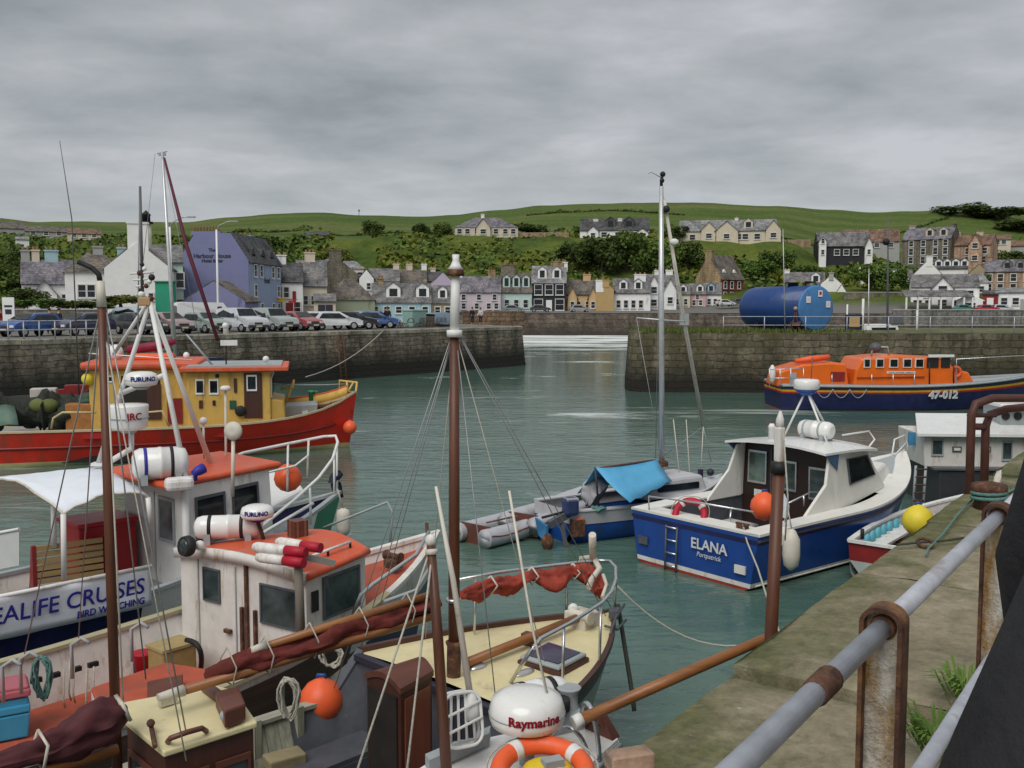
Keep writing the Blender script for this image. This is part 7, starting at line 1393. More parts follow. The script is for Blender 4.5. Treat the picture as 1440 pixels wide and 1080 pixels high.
# banner
q = [V(-110, 925, 12.3), V(213, 851, 14.5), V(213, 796, 14.5), V(-110, 861, 12.2)]
q = [Vector(p) for p in q]; bn = thing('banner', 'white banner with blue lettering hung along the cruise boat rail', 'banner', tuple(q[1]), 0)
rows = [[q[0].lerp(q[1], u).lerp(q[3].lerp(q[2], u), v) + Vector((.02 * math.sin(u * 22 + v), -.015 * math.sin(u * 17 + v * 3), -.02 * math.sin(u * 12) * v)) for v in [j / 6 for j in range(7)]] for u in [i / 40 for i in range(41)]]
part('cloth', MB().grid(rows).local(bn), TARPW, bn, solid=.01); part('pole', MB().tube([q[3], q[2]], .03, 8).local(bn), WHITE, bn)
xd = (q[2] - q[3]).normalized(); up = (q[3] - q[0]); up = (up - xd * up.dot(xd)).normalized(); nn = xd.cross(up)
def fit(txt, a, b, size, m, v0, dep=.004):
    t = text_mb(txt, size, (0, 0, 0), (1, 0, 0), (0, 1, 0), dep, 'LEFT', .003); x0 = min(v.x for v in t.v); x1 = max(v.x for v in t.v); A_, B_ = a, b; L = (B_ - A_).length; d = (B_ - A_) / L
    t.v = [A_ + d * ((v.x - x0) / (x1 - x0) * L) + up * v.y + nn * (v.z + .026) for v in t.v]; return part('lettering', t.local(bn), m, bn)
def bp(px, v): u = 0; 
def bq(px, v):
    lo, hi = 0, 1
    for _ in range(40):
        u = (lo + hi) / 2; p = q[0].lerp(q[1], u).lerp(q[3].lerp(q[2], u), v); x = 720 + FPX * p.x / (p.y * CP - (p.z - EYE) * SP)
        if x < px: lo = u
        else: hi = u
    return p
fit('SEALIFE CRUISES', bq(-30, .55), bq(202, .55), .35, LETB, .5); fit('BIRD WATCHING', bq(108, .18), bq(202, .18), .15, LETB, .2)
# bench and locker on deck
o = thing('slatted_bench', 'wooden slatted bench back with dark red end on the cruise boat deck', 'bench', tuple(V(90, 822, 15.4)), R(38)); 
for k in range(7): part('slat', MB().box((.1, 0, .0 + k * .105), (1.0, .05, .075)), SLAT, o)
for x in (-.45, .62): part('end', MB().prism([(x, -.03, -.35), (x, .42, -.35), (x, .22, .1), (x, .06, .68), (x, -.03, .68)], (.06, 0, 0)), DKRED, o)
part('seat', MB().box((.1, .25, -.1), (1.0, .4, .05)), SLAT, o)
o = thing('deck_locker', 'tall red deck locker under the white canopy', 'locker', tuple(V(140, 815, 16.3)), R(46)); part('body', MB().box((0, 0, .45), (.95, .8, 1.1)), paint('red_locker_paint', (.36, .015, .02), .4, .12, 3), o, bevel=.02); part('lid', MB().box((0, 0, 1.03), (1.02, .88, .07)), paint('red_locker_lid', (.42, .02, .025), .4, .12, 3), o, bevel=.02); part('notice', MB().box((-.15, -.41, .55), (.45, .01, .12)), WHITE, o)
q = [V(-60, 812, 18.2), V(27, 795, 17.6), V(27, 744, 17.6), V(-60, 760, 18.2)]; o = thing('banner', 'plain side of a white banner on the far rail at the left edge', 'banner', tuple(q[1]), 0); part('cloth', MB().prism(q, (0, .02, 0)).local(o), paint('off_white_canvas', (.56, .56, .55), .8, .06), o); part('pole', MB().tube([q[3], q[2]], .03, 8).local(o), WHITE, o)

# ================================================================== A: the red fishing ship
Ab = thing('fishing_ship', 'red hulled fishing ship with two yellow wheelhouses along the far quay', 'fishing ship', (-6.1, 38.9, 0), R(12)); Ai = MAT[Ab].inverted()
ah = Hull(24, 6.4, (1.5, 1.2, 2.12), .8, .5, 3.6, .92, .3, .6, sp=10)
part('hull', ah.shell(MB(), [(.0, 2), (.16, 1), (('f', 1.0), 0)]), [RED, paint('cream_boot_top', (.52, .45, .22), .5, .15, 2), BLACK], Ab)
part('rubbing_strake', ah.strake(MB(), 0, .97, .55, .05), DKRED, Ab); part('cap_rail', ah.rail(MB(), 0, 1, .14, .07), paint('pale_rail_paint', (.5, .42, .28), .6, .15), Ab)
part('deck', ah.deck(MB(), 0, 1, 0, .06, 0, .75), paint('ship_deck_grey', (.28, .29, .28), .7, .2), Ab); part('bulwark', ah.bulwark(MB(), 0, 1, .75, .09), [YELLOW], Ab)
for t in (.45, .62): pass
part('freeing_port', MB().box(ah.P(.36, -1, .85) + Vector((0, -.03, 0)), (.9, .05, .75)), RUST, Ab); [part('scupper', MB().box(ah.P(t, -1, .2) + Vector((0, -.03, 0)), (2.2, .06, .22)), BLACK, Ab) for t in (.42, .62)]
part('name_board', MB().box(ah.P(.80, -1, .9) + Vector((0, -.04, 0)), (.8, .03, .16)).box(ah.P(.62, -1, 1.05) + Vector((0, -.03, 0)), (.7, .03, .2)), TAILL, Ab)
yn = -1.9
def wh(px0, px1, py_top, zb, yn, depth, mroof, over=.22, slope=0):
    a, b = PL(Ab, px0, py_top, 1, yn), PL(Ab, px1, py_top, 1, yn); z = a.z; m = MB().prism([(a.x, yn, zb), (b.x, yn, zb), (b.x + slope, yn, z), (a.x, yn, z)], (0, depth, 0))
    return a, b, z, m
a, b, z, m = wh(262, 380, 523, .75, yn, 3.4, REDROOF); w1 = part('wheelhouse', m, YELLOW, Ab, bevel=.05)
part('roof', MB().box(((a.x + b.x) / 2 + .2, yn + 1.7, z + .08), (b.x - a.x + .9, 3.9, .16)), REDROOF, w1, bevel=.03); part('roof_top', MB().box(((a.x + b.x) / 2 + .2, yn + 1.7, z + .18), (b.x - a.x + .4, 3.4, .06)), GREYD, w1)
def wpan(par, px0, px1, py0, py1, y, name='window', fm=WHITE, gm=None, proud=.03):
    p, r = PL(Ab, px0, py1, 1, y - .005), PL(Ab, px1, py0, 1, y - .005); qd_ = [Vector((p.x, y, p.z)), Vector((r.x, y, p.z)), Vector((r.x, y, r.z)), Vector((p.x, y, r.z))]
    if name == 'window': return pane(par, qd_, 0, 1, 0, 1, 'window', fm, gm, t=.05)
    pts, n_ = face(qd_, 0, 1, 0, 1, .005, proud); return part(name, MB().prism(pts, n_), fm, par)
wpan(w1, 275, 287, 533, 555, yn); wpan(w1, 294, 307, 533, 555, yn); dr = wpan(w1, 344, 368, 524, 588, yn, 'door', TEAKZ); wpan(w1, 347, 361, 527, 550, yn - .04)
wpan(w1, 329, 333, 532, 552, yn, 'vent', TEAKZ); wpan(w1, 323, 332, 563, 575, yn, 'shield_plate', paint('dark_green_plate', (.02, .09, .06), .5)); wpan(w1, 280, 285, 563, 574, yn, 'strap', TEAKZ); wpan(w1, 299, 303, 563, 570, yn, 'latch', BLACK); wpan(w1, 303, 308, 526, 531, yn, 'lamp', BLACK)
part('life_ring', MB().ball(PL(Ab, 338, 578, 1, yn - .1), (.2, .08, .2), 8), BLACK, w1)
fx = b.x
for k in range(4): part('front_window', MB().box((fx + .02, yn + .45 + k * .82, z - .62), (.06, .62, .78)), WHITE, w1); part('front_pane', MB().box((fx + .045, yn + .45 + k * .82, z - .62), (.04, .48, .64)), GLASS, w1)
part('front_extension', MB().prism([(fx, yn + .1, .75), (fx + .55, yn + .3, .75), (fx + .45, yn + .3, z - 1.15), (fx, yn + .1, z - 1.05)], (0, 3.0, 0)), YELLOW, w1, bevel=.04)
a2, b2, z2, m = wh(124, 272, 520, .75, yn + 1.2, 3.2, REDROOF); w2 = part('wheelhouse', m, YELLOW, Ab, 'larger yellow wheelhouse with rounded red roof', bevel=.05); y2 = yn + 1.2
part('roof', MB().box(((a2.x + b2.x) / 2, y2 + 1.6, z2 + .14), (b2.x - a2.x + .5, 3.7, .28)), REDROOF, w2, bevel=.1)
wpan(w2, 172, 225, 528, 590, y2, 'dark_recess_slab', DARK, proud=.01); wpan(w2, 208, 226, 540, 590, y2, 'door', TEAKZ, proud=.05); wpan(w2, 236, 256, 560, 596, y2, 'red_door', DKRED); wpan(w2, 140, 168, 540, 592, y2, 'yellow_door', YELLOW); wpan(w2, 150, 160, 528, 538, y2)  # the recess is a flat near-black slab, shade put into its colour
part('funnel_lamp', MB().ball(PL(Ab, 123, 533, 1, y2), .22, 8), YELB, w2); part('funnel_lamp', MB().ball(PL(Ab, 250, 525, 1, y2 - .1), .12, 8), YELB, w2)
for px, py, r in ((148, 495, .32), (262, 500, .12), (163, 496, .28)): part('satellite_dome', MB().ball(LV(Ab, px, py, 38.2), (r, r, r * 1.15), 10), GEL, w2)
part('folded_derrick', MB().tube([LV(Ab, 180, 492, 38), LV(Ab, 218, 487, 38), LV(Ab, 247, 480, 38)], [.16, .18, .1], 8), paint('crimson_cover', (.22, .015, .05), .6, .2, 4, .3), Ab); part('roof_raft', MB().box(LV(Ab, 215, 502, 38), (1.6, .7, .3)), ORANGE, Ab, bevel=.1); part('roof_rail', MB().tube([LV(Ab, 125, 497, 37.4), LV(Ab, 270, 506, 37.4)], .025, 6), WHITE, Ab)
part('mast', MB().tube([LV(Ab, 300, 515, 36.6), LV(Ab, 262, 470, 36.6)], [.04, .03], 6), GREYD, Ab); part('radar_scanner', MB().box(LV(Ab, 322, 482, 36.8), (.6, .12, .2)), WHITE, Ab); part('scanner_post', MB().tube([LV(Ab, 318, 514, 36.8), LV(Ab, 318, 486, 36.8)], .03, 6), BLACK, Ab)
for px, py in ((317, 458, ), (374, 505)): part('white_dome', MB().ball(LV(Ab, px, py, 36.8), .12, 8), WHITE, w1)
part('aerial', MB().tube([LV(Ab, 374, 515, 36.8), LV(Ab, 374, 505, 36.8)], .02, 6), WHITE, w1)
# foredeck gear and bow rail
part('pale_casing', MB().prism([PL(Ab, 398, 598, 1, -.3), PL(Ab, 445, 590, 1, -.3), PL(Ab, 447, 568, 1, -.3), PL(Ab, 400, 572, 1, -.3)], (0, 1.6, 0)), GREYD, Ab, bevel=.03); part('casing_hatch', MB().prism([PL(Ab, 425, 591, 1, -.35), PL(Ab, 433, 589, 1, -.35), PL(Ab, 433, 577, 1, -.35), PL(Ab, 425, 578, 1, -.35)], (0, .04, 0)), WHITE, Ab)
part('bow_bulwark', MB().grid([[ah.P(t, 1, ah.sh(t), .06) + Vector((0, 0, z)) for z in (0, .42)] for t in ah.ts(.8, .985, 12)]), YELLOW, Ab, solid=.05); part('bulwark_cap', MB().tube([ah.P(t, 1, ah.sh(t), .06) + Vector((0, 0, .44)) for t in ah.ts(.8, .985, 12)], .04, 6), REDROOF, Ab); part('whaleback', ah.deck(MB(), .9, 1, .45, .1, 0), YELLOW, Ab)
for i, (px, py) in enumerate(((455, 572), (466, 575), (476, 573), (484, 577))): part('winch', MB().lathe([(.22, -.3), (.1, -.2), (.1, .2), (.22, .3)], LV(Ab, px, py, 38.9), Matrix.Rotation(math.pi / 2, 3, 'Y'), 10), RUST, Ab)
part('green_bollard', MB().lathe([(.1, 0), (.09, .5), (.2, .55), (.1, .6)], LV(Ab, 438, 570, 39.8), None, 10).tube([LV(Ab, 436, 560, 39.8), LV(Ab, 446, 550, 39.8)], .06, 6), paint('green_bollard_paint', (.04, .20, .09), .5), Ab)
br = [LV(Ab, 478, 570, 39.8), LV(Ab, 478, 535, 39.8), LV(Ab, 502, 538, 39.2), LV(Ab, 500, 556, 39.0), LV(Ab, 480, 568, 38.7)]
part('bow_rail', MB().tube(br, .05, 8).tube([LV(Ab, 488, 536, 39.5), LV(Ab, 488, 566, 39.5)], .045, 8).tube([LV(Ab, 478, 550, 39.8), LV(Ab, 500, 552, 39.2)], .035, 8).tube([LV(Ab, 497, 538, 39.3), LV(Ab, 484, 560, 39.2)], .04, 8), YELLOW, Ab)
part('break_rail', MB().tube([LV(Ab, 395, 546, 38.6), LV(Ab, 412, 546, 38.6), LV(Ab, 413, 534, 38.6)], .045, 8).tube([LV(Ab, 413, 536, 38.6), LV(Ab, 400, 570, 38.6)], .05, 8), YELLOW, Ab)
[part('deck_gate', MB().tube([LV(Ab, x, y, 35) for x, y in p], .04, 8), paint('pale_yellow_rail', (.5, .42, .2), .5), Ab) for p in (((205, 598), (205, 580), (228, 578), (238, 600)), ((72, 603), (75, 588), (88, 580), (135, 580)))]
# working deck aft: net drum and nets
part('net_drum', MB().lathe([(.75, -1.6), (.75, -1.5), (.55, -1.45), (.62, 0), (.55, 1.45), (.75, 1.5), (.75, 1.6)], LV(Ab, 62, 577, 37), Matrix.Rotation(math.pi / 2, 3, 'Y'), 16), paint('dark_net', (.03, .035, .028), .95, .5, 12, .8), Ab)
part('gantry', MB().box(LV(Ab, 112, 570, 38.4), (1.0, .4, 1.6)).box(LV(Ab, 102, 556, 38.6), (2.2, .3, .5)), DKRED, Ab); part('tank', MB().box(LV(Ab, 122, 585, 36.6), (1.3, .9, 1.0)), paint('rust_orange', (.34, .14, .04), .7, .3, 4), Ab, bevel=.05)
nets = paint('heaped_net_green', (.05, .085, .06), .95, .5, 10, .8)
solo('net_heap', furled([V(28, 592, 36.6), V(48, 580, 36.7), V(75, 578, 36.8), V(98, 580, 36.6), V(118, 575, 36.6)], [.2, .45, .5, .4, .2], 7, lump=.6), paint('dark_net', (.03, .035, .028), .95), 'heap of dark fishing net on the aft deck of the red ship', 'net')
solo('net_heap', furled([V(112, 568, 36.5), V(128, 562, 36.5), V(142, 560, 36.5)], [.12, .25, .12], 17, lump=.6), nets, 'green net draped over the rail beside the larger yellow wheelhouse', 'net')
solo('tarpaulin', MB().grid([[V(-20, 572, 36.2), V(-20, 588, 35), V(-20, 602, 34.6)], [V(8, 569, 36.2), V(10, 582, 35), V(12, 597, 34.6)], [V(20, 571, 36.2), V(24, 585, 35), V(26, 598, 34.6)]]), paint('green_tarpaulin', (.10, .17, .13), .6, .15, 4, .3), 'faded green tarpaulin at the stern of the red ship', 'tarpaulin', solid=.03)
solo('fish_box', MB().box(V(62, 556, 37) , (.9, .5, .55), .3), paint('pale_fishbox', (.5, .46, .42), .7, .12), 'pale box perched on the dark nets of the red ship', 'box', bevel=.04); solo('green_bag', MB().ball(V(62, 570, 36.5), (.55, .35, .3), 10), paint('olive_bag', (.12, .14, .04), .8), 'olive bag under the pale box on the net heap', 'bag')
ballfender('orange ball fender at the bow of the red ship', V(492, 601, 38.3), .27)
part('bow_cable', MB().tube(sag(LV(Ab, 485, 540, 39.5), LV(Ab, 180, 500, 38), .4), .02, 5), GREYD, Ab)
# blue grey yacht mast beyond (the furled maroon sail leaning away)
o = thing('yacht_mast', 'tall thin pale mast with a maroon furled sail slanting from its head', 'mast', tuple(V(247, 500, 45)), 0)
part('mast', MB().tube([V(248, 520, 45), V(240, 400, 45), V(228, 214, 45)], [.09, .085, .06], 8).local(o), ALU, o); part('furled_jib', MB().tube([V(231, 222, 44.8), V(262, 345, 43.5), V(306, 478, 42)], [.05, .09, .075], 8).local(o), paint('maroon_sail_roll', (.10, .015, .03), .7), o)
part('masthead_gear', MB().tube([V(221, 216, 45), V(235, 213, 45)], .025, 6).box(V(228, 217, 45), (.3, .1, .12)).local(o), GREYD, o); part('hull', MB().prism([V(230, 528, 47.5), V(262, 528, 45), V(262, 505, 45), V(228, 505, 47.5)], (1.2, 1.6, 0)).local(o), NAVY, o)
for a, b in (((218, 216), (200, 380)), ((228, 216), (285, 500))): part('shroud', MB().tube([V(a[0], a[1], 45), V(b[0], b[1], 45)], .012, 4).local(o), WIRE, o)
o = thing('aerial_mast', 'very thin tilted aerial rising into the sky at upper left', 'aerial', tuple(V(103, 470, 40)), 0); part('whip', MB().tube([V(112, 575, 37.5), V(101, 308, 37.5), V(84, 198, 37.5)], [.03, .022, .012], 5).local(o), WIRED, o); part('foot', MB().box(V(112, 575, 37.5), (.2, .2, .2)).local(o), GREYD, o)

# ================================================================== D: the blue motor boat
Db = thing('motor_boat', 'bright blue motor boat with white decks, wooden wheelhouse back and white roof', 'motor boat', tuple(Vector((9.95, 25.0, 0))), R(38.5)); Di = MAT[Db].inverted()
dl = (MAT[Db].inverted() @ Vector((3.72, 19.9, 0))).x; dhl = Hull(-dl, 3.45, (1.10, 1.14, 1.78), .97, .4, 2.3, .88, .8, .5, tr=0.0)
part('hull', dhl.shell(MB(), [(.06, 2), (.15, 1), (('f', .84), 0), (('f', .93), 3), (('f', 1.0), 0)]), [BLUE, WHITE2, ANTIF, NAVY], Db)
part('rubbing_strake', dhl.strake(MB(), 0, .99, .9, .04), LETK, Db); part('boot_line', dhl.strake(MB(), 0.02, .9, .02, .02, z=.08), WHITE2, Db)
DECKW = paint('cream_white_deck', (.72, .71, .66), .45, .06, 3, dirt=(.45, .4, .3), damt=.06)
part('side_deck', dhl.rail(MB(), 0, 1, .42, .05), DECKW, Db); part('stern_deck', MB().box((dl + .24, 0, 1.125), (.48, dhl.hb(0) * 2, .05)), DECKW, Db); part('foredeck', dhl.deck(MB(), .62, 1, -.03, .1, 0, camber=.08), DECKW, Db); part('bow_deck', dhl.deck(MB(), .8, .985, -.05, .28, 0, camber=.08), GREYD, Db)
part('cockpit_sole', dhl.deck(MB(), .03, .66, 0, .1, 0, .35), GREYD, Db); part('inner_side', MB().grid([[(dhl.P(t, s, 1.1).x, s * (dhl.hb(t) - .44), .35), (dhl.P(t, s, 1.1).x, s * (dhl.hb(t) - .44), dhl.sh(t) + .02)] for t in dhl.ts(.04, .66, 16) for s in (1,)]).grid([[(dhl.P(t, -1, 1.1).x, -(dhl.hb(t) - .44), .35), (dhl.P(t, -1, 1.1).x, -(dhl.hb(t) - .44), dhl.sh(t) + .02)] for t in dhl.ts(.04, .66, 16)]).box((dl + .46, 0, .74), (.03, dhl.hb(0) * 2 - .8, .78)), GREYP, Db)
# wheelhouse
hb = dhl.hb(.55); xa = dl * .595; xf_ = dl * .42; zr = 2.42; yw = hb - .34
bk = MB().prism([(xa, -yw + .06, .35), (xa, yw - .06, .35), (xa, yw - .1, zr - .08), (xa, -yw + .1, zr - .08)], (-.06, 0, 0)); wb_ = part('wheelhouse_back', bk, wood('dark_red_brown_panel', (.028, .013, .010), 8, .5, 'Z'), Db)
q = [Vector((xa - .065, yw - .06, .35)), Vector((xa - .065, -yw + .06, .35)), Vector((xa - .065, -yw + .1, zr - .08)), Vector((xa - .065, yw - .1, zr - .08))]
for u0, u1, v0, v1, gm in ((.06, .27, .55, .93, glass('see_through_glass', (.10, .14, .12))), (.42, .60, .52, .86, GLASSG), (.73, .94, .47, .83, GLASSG)): pane(wb_, q, u0, u1, v0, v1, fm=CHROME, gm=gm)
for u0, v0 in ((.10, .40), (.10, .28)): pts, n_ = face(q, u0 + .04, u0 + .14, v0, v0 + .08, .02, .01); part('notice', MB().prism(pts, n_), WHITE, wb_)
for u in (.32, .36): pts, n_ = face(q, u, u + .012, .02, .98, .01, .03); part('door_edge', MB().prism(pts, n_), GREYP, wb_)
# cabin sides run forward, curving into the windscreen; white wings sweep aft
for s in (-1, 1):
    y0, y1 = s * yw, s * (yw - .42)
    B2 = .06; A2 = (.30 - B2 * .23) / (xf_ + .85 - xa); fy = lambda x, z: s * (yw - A2 * (x - xa + .1) - B2 * (z - 1.12))
    sd = [Vector((x, fy(x, z), z)) for x, z in ((xa - .1, 1.12), (xf_ + .75, 1.35), (xf_ - .05, zr - .12), (xa - .1, zr - .05))]
    m = MB().prism(sd, Vector((0, -s * .05, 0))); wg = part('cabin_side', m, DECKW, Db)
    if s < 0: pane(wg, [sd[0], sd[1], sd[2], sd[3]], .28, .92, .38, .88, fm=GREYP, t=.03)
    else: pane(wg, [sd[1], sd[0], sd[3], sd[2]], .08, .72, .38, .88, fm=GREYP, t=.03)
    part('wing', MB().prism([(xa - .1, y0, 1.1), (xa - .1, s * (yw - .07), zr - .1), (xa - .35, s * (yw - .07), zr - .1), (xa - .55, y0, 1.75), (xa - 1.25, y0, 1.18), (xa - 1.3, y0, 1.1)], (0, -s * .07, 0)), DECKW, Db, bevel=.02)
wsr = [Vector((xf_ + .75, -(yw - .3), 1.38)), Vector((xf_ + .75, yw - .3, 1.38)), Vector((xf_ - .05, yw - .35, zr - .1)), Vector((xf_ - .05, -(yw - .35), zr - .1))]
m = MB().prism(wsr, (.05, 0, 0)); ws_ = part('windscreen_frame', m, DECKW, Db)
for u in (.04, .36, .68): pane(ws_, wsr, u, u + .28, .2, .9, fm=GREYP)
part('cabin_trunk', MB().add([(xf_ + .8, -.95, 1.2), (xf_ + 2.0, -.5, 1.45), (xf_ + 2.0, .5, 1.45), (xf_ + .8, .95, 1.2), (xf_ + .7, -.85, 1.72), (xf_ + 1.8, -.4, 1.75), (xf_ + 1.8, .4, 1.75), (xf_ + .7, .85, 1.72)], [(0, 1, 5, 4), (1, 2, 6, 5), (2, 3, 7, 6), (4, 5, 6, 7), (3, 0, 4, 7)]), DECKW, Db, bevel=.06)
rows = []
for i in range(9):
    x = xa - .62 + (xf_ + .12 - xa + .62) * i / 8; hw_r = yw + .02 - .12 * (i / 8) ** 2; rows.append([Vector((x, hw_r * k, zr + .1 * (1 - k * k) - (.10 * (i / 8) ** 3))) for k in (-1, -.8, -.5, 0, .5, .8, 1)])
m = MB().grid(rows); m.grid([[p - Vector((0, 0, .05)) for p in r] for r in rows]); 
for r in (rows[0], rows[-1]): m.grid([r, [p - Vector((0, 0, .05)) for p in r]])
for k in (0, -1): m.grid([[r[k] for r in rows], [r[k] - Vector((0, 0, .05)) for r in rows]])
rf = part('roof', m, GEL, Db); [part('roof_valance', MB().prism([(xa - .6, s * yw, zr - .02), (xa - .1, s * yw, zr - .02), (xa - .12, s * (yw - .02), zr - .4)], (0, -.03 * s, 0)), paint('dusty_blue', (.06, .12, .22), .6), rf) for s in (-1, 1)]
# roof gear
tp0 = MAT[Db] @ Vector((xa + 1.1, 0, zr + .1)); tp = thing('radar_tripod', 'white tube tripod with a pale radar on the blue motor boat roof', 'radar tripod', tuple(tp0), R(38)); rtp = V(1134, 548, tp0.y)
for dx_, dy_ in ((-.55, -.6), (-.55, .6), (.5, 0)): part('leg', MB().tube([tp0 + rz3(R(38)) @ Vector((dx_, dy_, -.08)), rtp], .025, 8).local(tp), WHITE, tp)
part('radar', MB().lathe([(.25, 0), (.29, .04), (.29, .2), (.25, .24), (.05, .25)], MAT[tp].inverted() @ rtp, None, 20), GEL, tp); part('radar_base', MB().lathe([(.12, -.12), (.27, 0)], MAT[tp].inverted() @ rtp, None, 16), BLUE2, tp); part('whip', MB().tube([rtp + Vector((.1, 0, .2)), rtp + Vector((.12, 0, .75))], .012, 5).local(tp), WIRED, tp)
canister('white life raft canister on the roof of the blue motor boat', tuple(MAT[Db] @ Vector((xa + .75, -.15, zr + .09))), .85, .2, R(-52), (GREYD, GREYD))
solo('pink_buoy', MB().ball(V(1147, 607, 22.6), (.14, .1, .12), 8), paint('faded_red_vinyl', (.6, .12, .10), .5), 'small faded red float on the motor boat roof', 'float'); solo('horn_lamp', MB().lathe([(.07, 0), (.07, .26), (.09, .28), (.05, .36)], V(1085, 618, 22.3), None, 12), GEL, 'white cylinder lamp on the roof edge of the blue motor boat', 'lamp')
# rails, ladder, lettering
part('bow_rail', MB().tube([LV(Db, 1185, 612, 24.2), LV(Db, 1222, 606, 25.4), LV(Db, 1230, 618, 25.2), LV(Db, 1205, 650, 24.6)], .022, 8).tube([LV(Db, 1252, 655, 24.6), LV(Db, 1258, 618, 24.7), LV(Db, 1272, 612, 25.2), LV(Db, 1276, 625, 25.2), LV(Db, 1274, 650, 25.2)], .022, 8).tube([LV(Db, 1258, 640, 24.7), LV(Db, 1275, 622, 25.2)], .018, 8), WHITE, Db)
for a, b in (((1105, 703), (1150, 688)), ): part('cockpit_rail', MB().tube([LV(Db, 1100, 712, 20.2), LV(Db, 1140, 692, 20.8), LV(Db, 1150, 692, 20.9), LV(Db, 1152, 708, 20.9)], .02, 8).tube([LV(Db, 1130, 697, 20.6), LV(Db, 1131, 712, 20.6)], .018, 8), CHROME, Db)
part('stern_rail', MB().tube([LV(Db, 913, 718, 21), LV(Db, 912, 698, 21), LV(Db, 990, 708, 20.2), LV(Db, 1060, 720, 19.6)], .02, 8).tube([LV(Db, 1028, 716, 19.9), LV(Db, 1026, 738, 19.8)], .02, 8), CHROME, Db)
yy = lambda f: dhl.hb(0) * (1 - 2 * f)
xs = dl - .03
for s in (.31, .40): part('ladder_rail', MB().tube([(xs - .02, yy(s), .95), (xs - .05, yy(s), -.1)], .022, 6), GREYP, Db)
for k in range(4): part('ladder_rung', MB().tube([(xs - .04, yy(.31), .92 - k * .27), (xs - .04, yy(.40), .92 - k * .27)], .02, 6), CHROME, Db)
part('lettering', text_mb('ELANA', .30, (xs - .02, yy(.65), .70), (0, -1, 0), (0, 0, 1), .006, bold=.004), LETW, Db); part('lettering', text_mb('Portpatrick', .135, (xs - .02, yy(.65), .50), (0, -1, 0), (0, 0, 1), .004, shear=.2), LETW, Db)
for f, z, c_ in ((.11, .50, GREYP), (.885, .40, WHITE2)): part('exhaust_plate', MB().box((xs - .01, yy(f), z), (.04, .26, .16)), c_, Db)
for f in (.02,): pass
part('stern_cleat', MB().box((dl + .2, yy(.84), 1.19), (.12, .22, .07)).box((dl + .2, yy(.84), 1.24), (.06, .3, .04)), RUST, Db); part('wheel_box', MB().box((dl + 1.4, .1, .62), (.9, .8, .5)), paint('engine_cover', (.35, .38, .38), .6), Db, bevel=.05)
ballfender('orange ball buoy in the cockpit of the blue motor boat', V(1075, 712, 20.6), .30); o = lifebuoy('red and white lifebuoy leaning on the stern rail of the blue motor boat', V(970, 724, 20.4), .38, R(62), R(-25), LETR)
o = thing('fender', 'long off white fender hanging at the quarter of the blue motor boat', 'fender', tuple(V(1112, 802, 18.6)), 0); part('tube', MB().lathe([(.03, 0), (.14, .1), (.17, .3), (.16, .6), (.08, .76), (.03, .8)], (0, 0, 0), None, 14), FENDW, o); part('lanyard', MB().tube([(0, 0, .78), (-.05, .1, 1.15)], .014, 5), ROPE, o)
solo('fender', furled([V(1104, 745, 18.9), V(1110, 765, 18.75), V(1116, 790, 18.6)], [.05, .14, .06], 12, lump=.5), FENDW, 'crumpled off white fender cover beside the motor boat quarter', 'fender')
mr = sag(MAT[Db] @ Vector((dl + .2, yy(.84), 1.25)), V(1080, 840, 17.2), .15); solo('mooring_rope', MB().tube([mr[0], mr[2], V(1066, 800, 18.0), V(1080, 845, 16.5), V(1100, 900, 15.0)], .018, 6), ROPE, 'pale mooring rope hanging from the blue stern into the water', 'rope')
o = thing('flag_staff', 'short white staff with small furled flag by the motor boat cockpit', 'flag', tuple(V(1104, 728, 19.2)), 0); part('staff', MB().tube([V(1104, 735, 19.2), V(1100, 680, 19.2)], .012, 6).local(o), WHITE, o); part('cloth', furled([V(1102, 695, 19.2), V(1104, 712, 19.2), V(1104, 728, 19.2)], [.02, .05, .03], 1, lump=.5).local(o), TARPW, o)

# ================================================================== lifeboat
Lb = thing('lifeboat', 'orange and navy lifeboat numbered 47-012 alongside the right hand pier', 'lifeboat', (28.6, 54.0, 0), 0); lh = Hull(14.4, 4.4, (1.32, 1.28, 1.78), .85, .42, 2.2, .86, .9, .5)
part('hull', lh.shell(MB(), [(.05, 4), (('f', .70), 0), (('f', .765), 1), (('f', .84), 2), (('f', 1.0), 3)]), [NAVY, paint('lifeboat_red_band', (.45, .02, .02), .4), paint('lifeboat_yellow_band', (.62, .36, .02), .4), LETK, ANTIF], Lb)
part('fender_belt', lh.strake(MB(), 0, .99, 1.0, .07), GREYD, Lb); part('deck', lh.deck(MB(), 0, 1, .02, .08, 0, camber=.06), GREYD, Lb); part('toe_plate', lh.rail(MB(), 0, 1, .12, .10), GREYD, Lb)
OR = paint('lifeboat_orange', (.75, .14, .012), .35, .08, 2, coat=.3); ys = -1.45
def lpn(par, px0, px1, py0, py1, y, name, m_, th=.04):
    p, r = PL(Lb, px0, py1, 1, y), PL(Lb, px1, py0, 1, y); return part(name, MB().prism([(p.x, y, p.z), (r.x, y, p.z), (r.x, y, r.z), (p.x, y, r.z)], (0, -th, 0)), m_, par)
g = lambda px, py, y=ys: PL(Lb, px, py, 1, y)
A0 = [g(1200, 545), g(1350, 540), g(1342, 520), g(1334, 504), g(1260, 500), g(1212, 504), g(1203, 520)]; sup = part('main_cabin', MB().prism([Vector((p.x, ys, p.z if i > 1 else 1.25)) for i, p in enumerate(A0)], (0, 2.9, 0)), OR, Lb, bevel=.12)
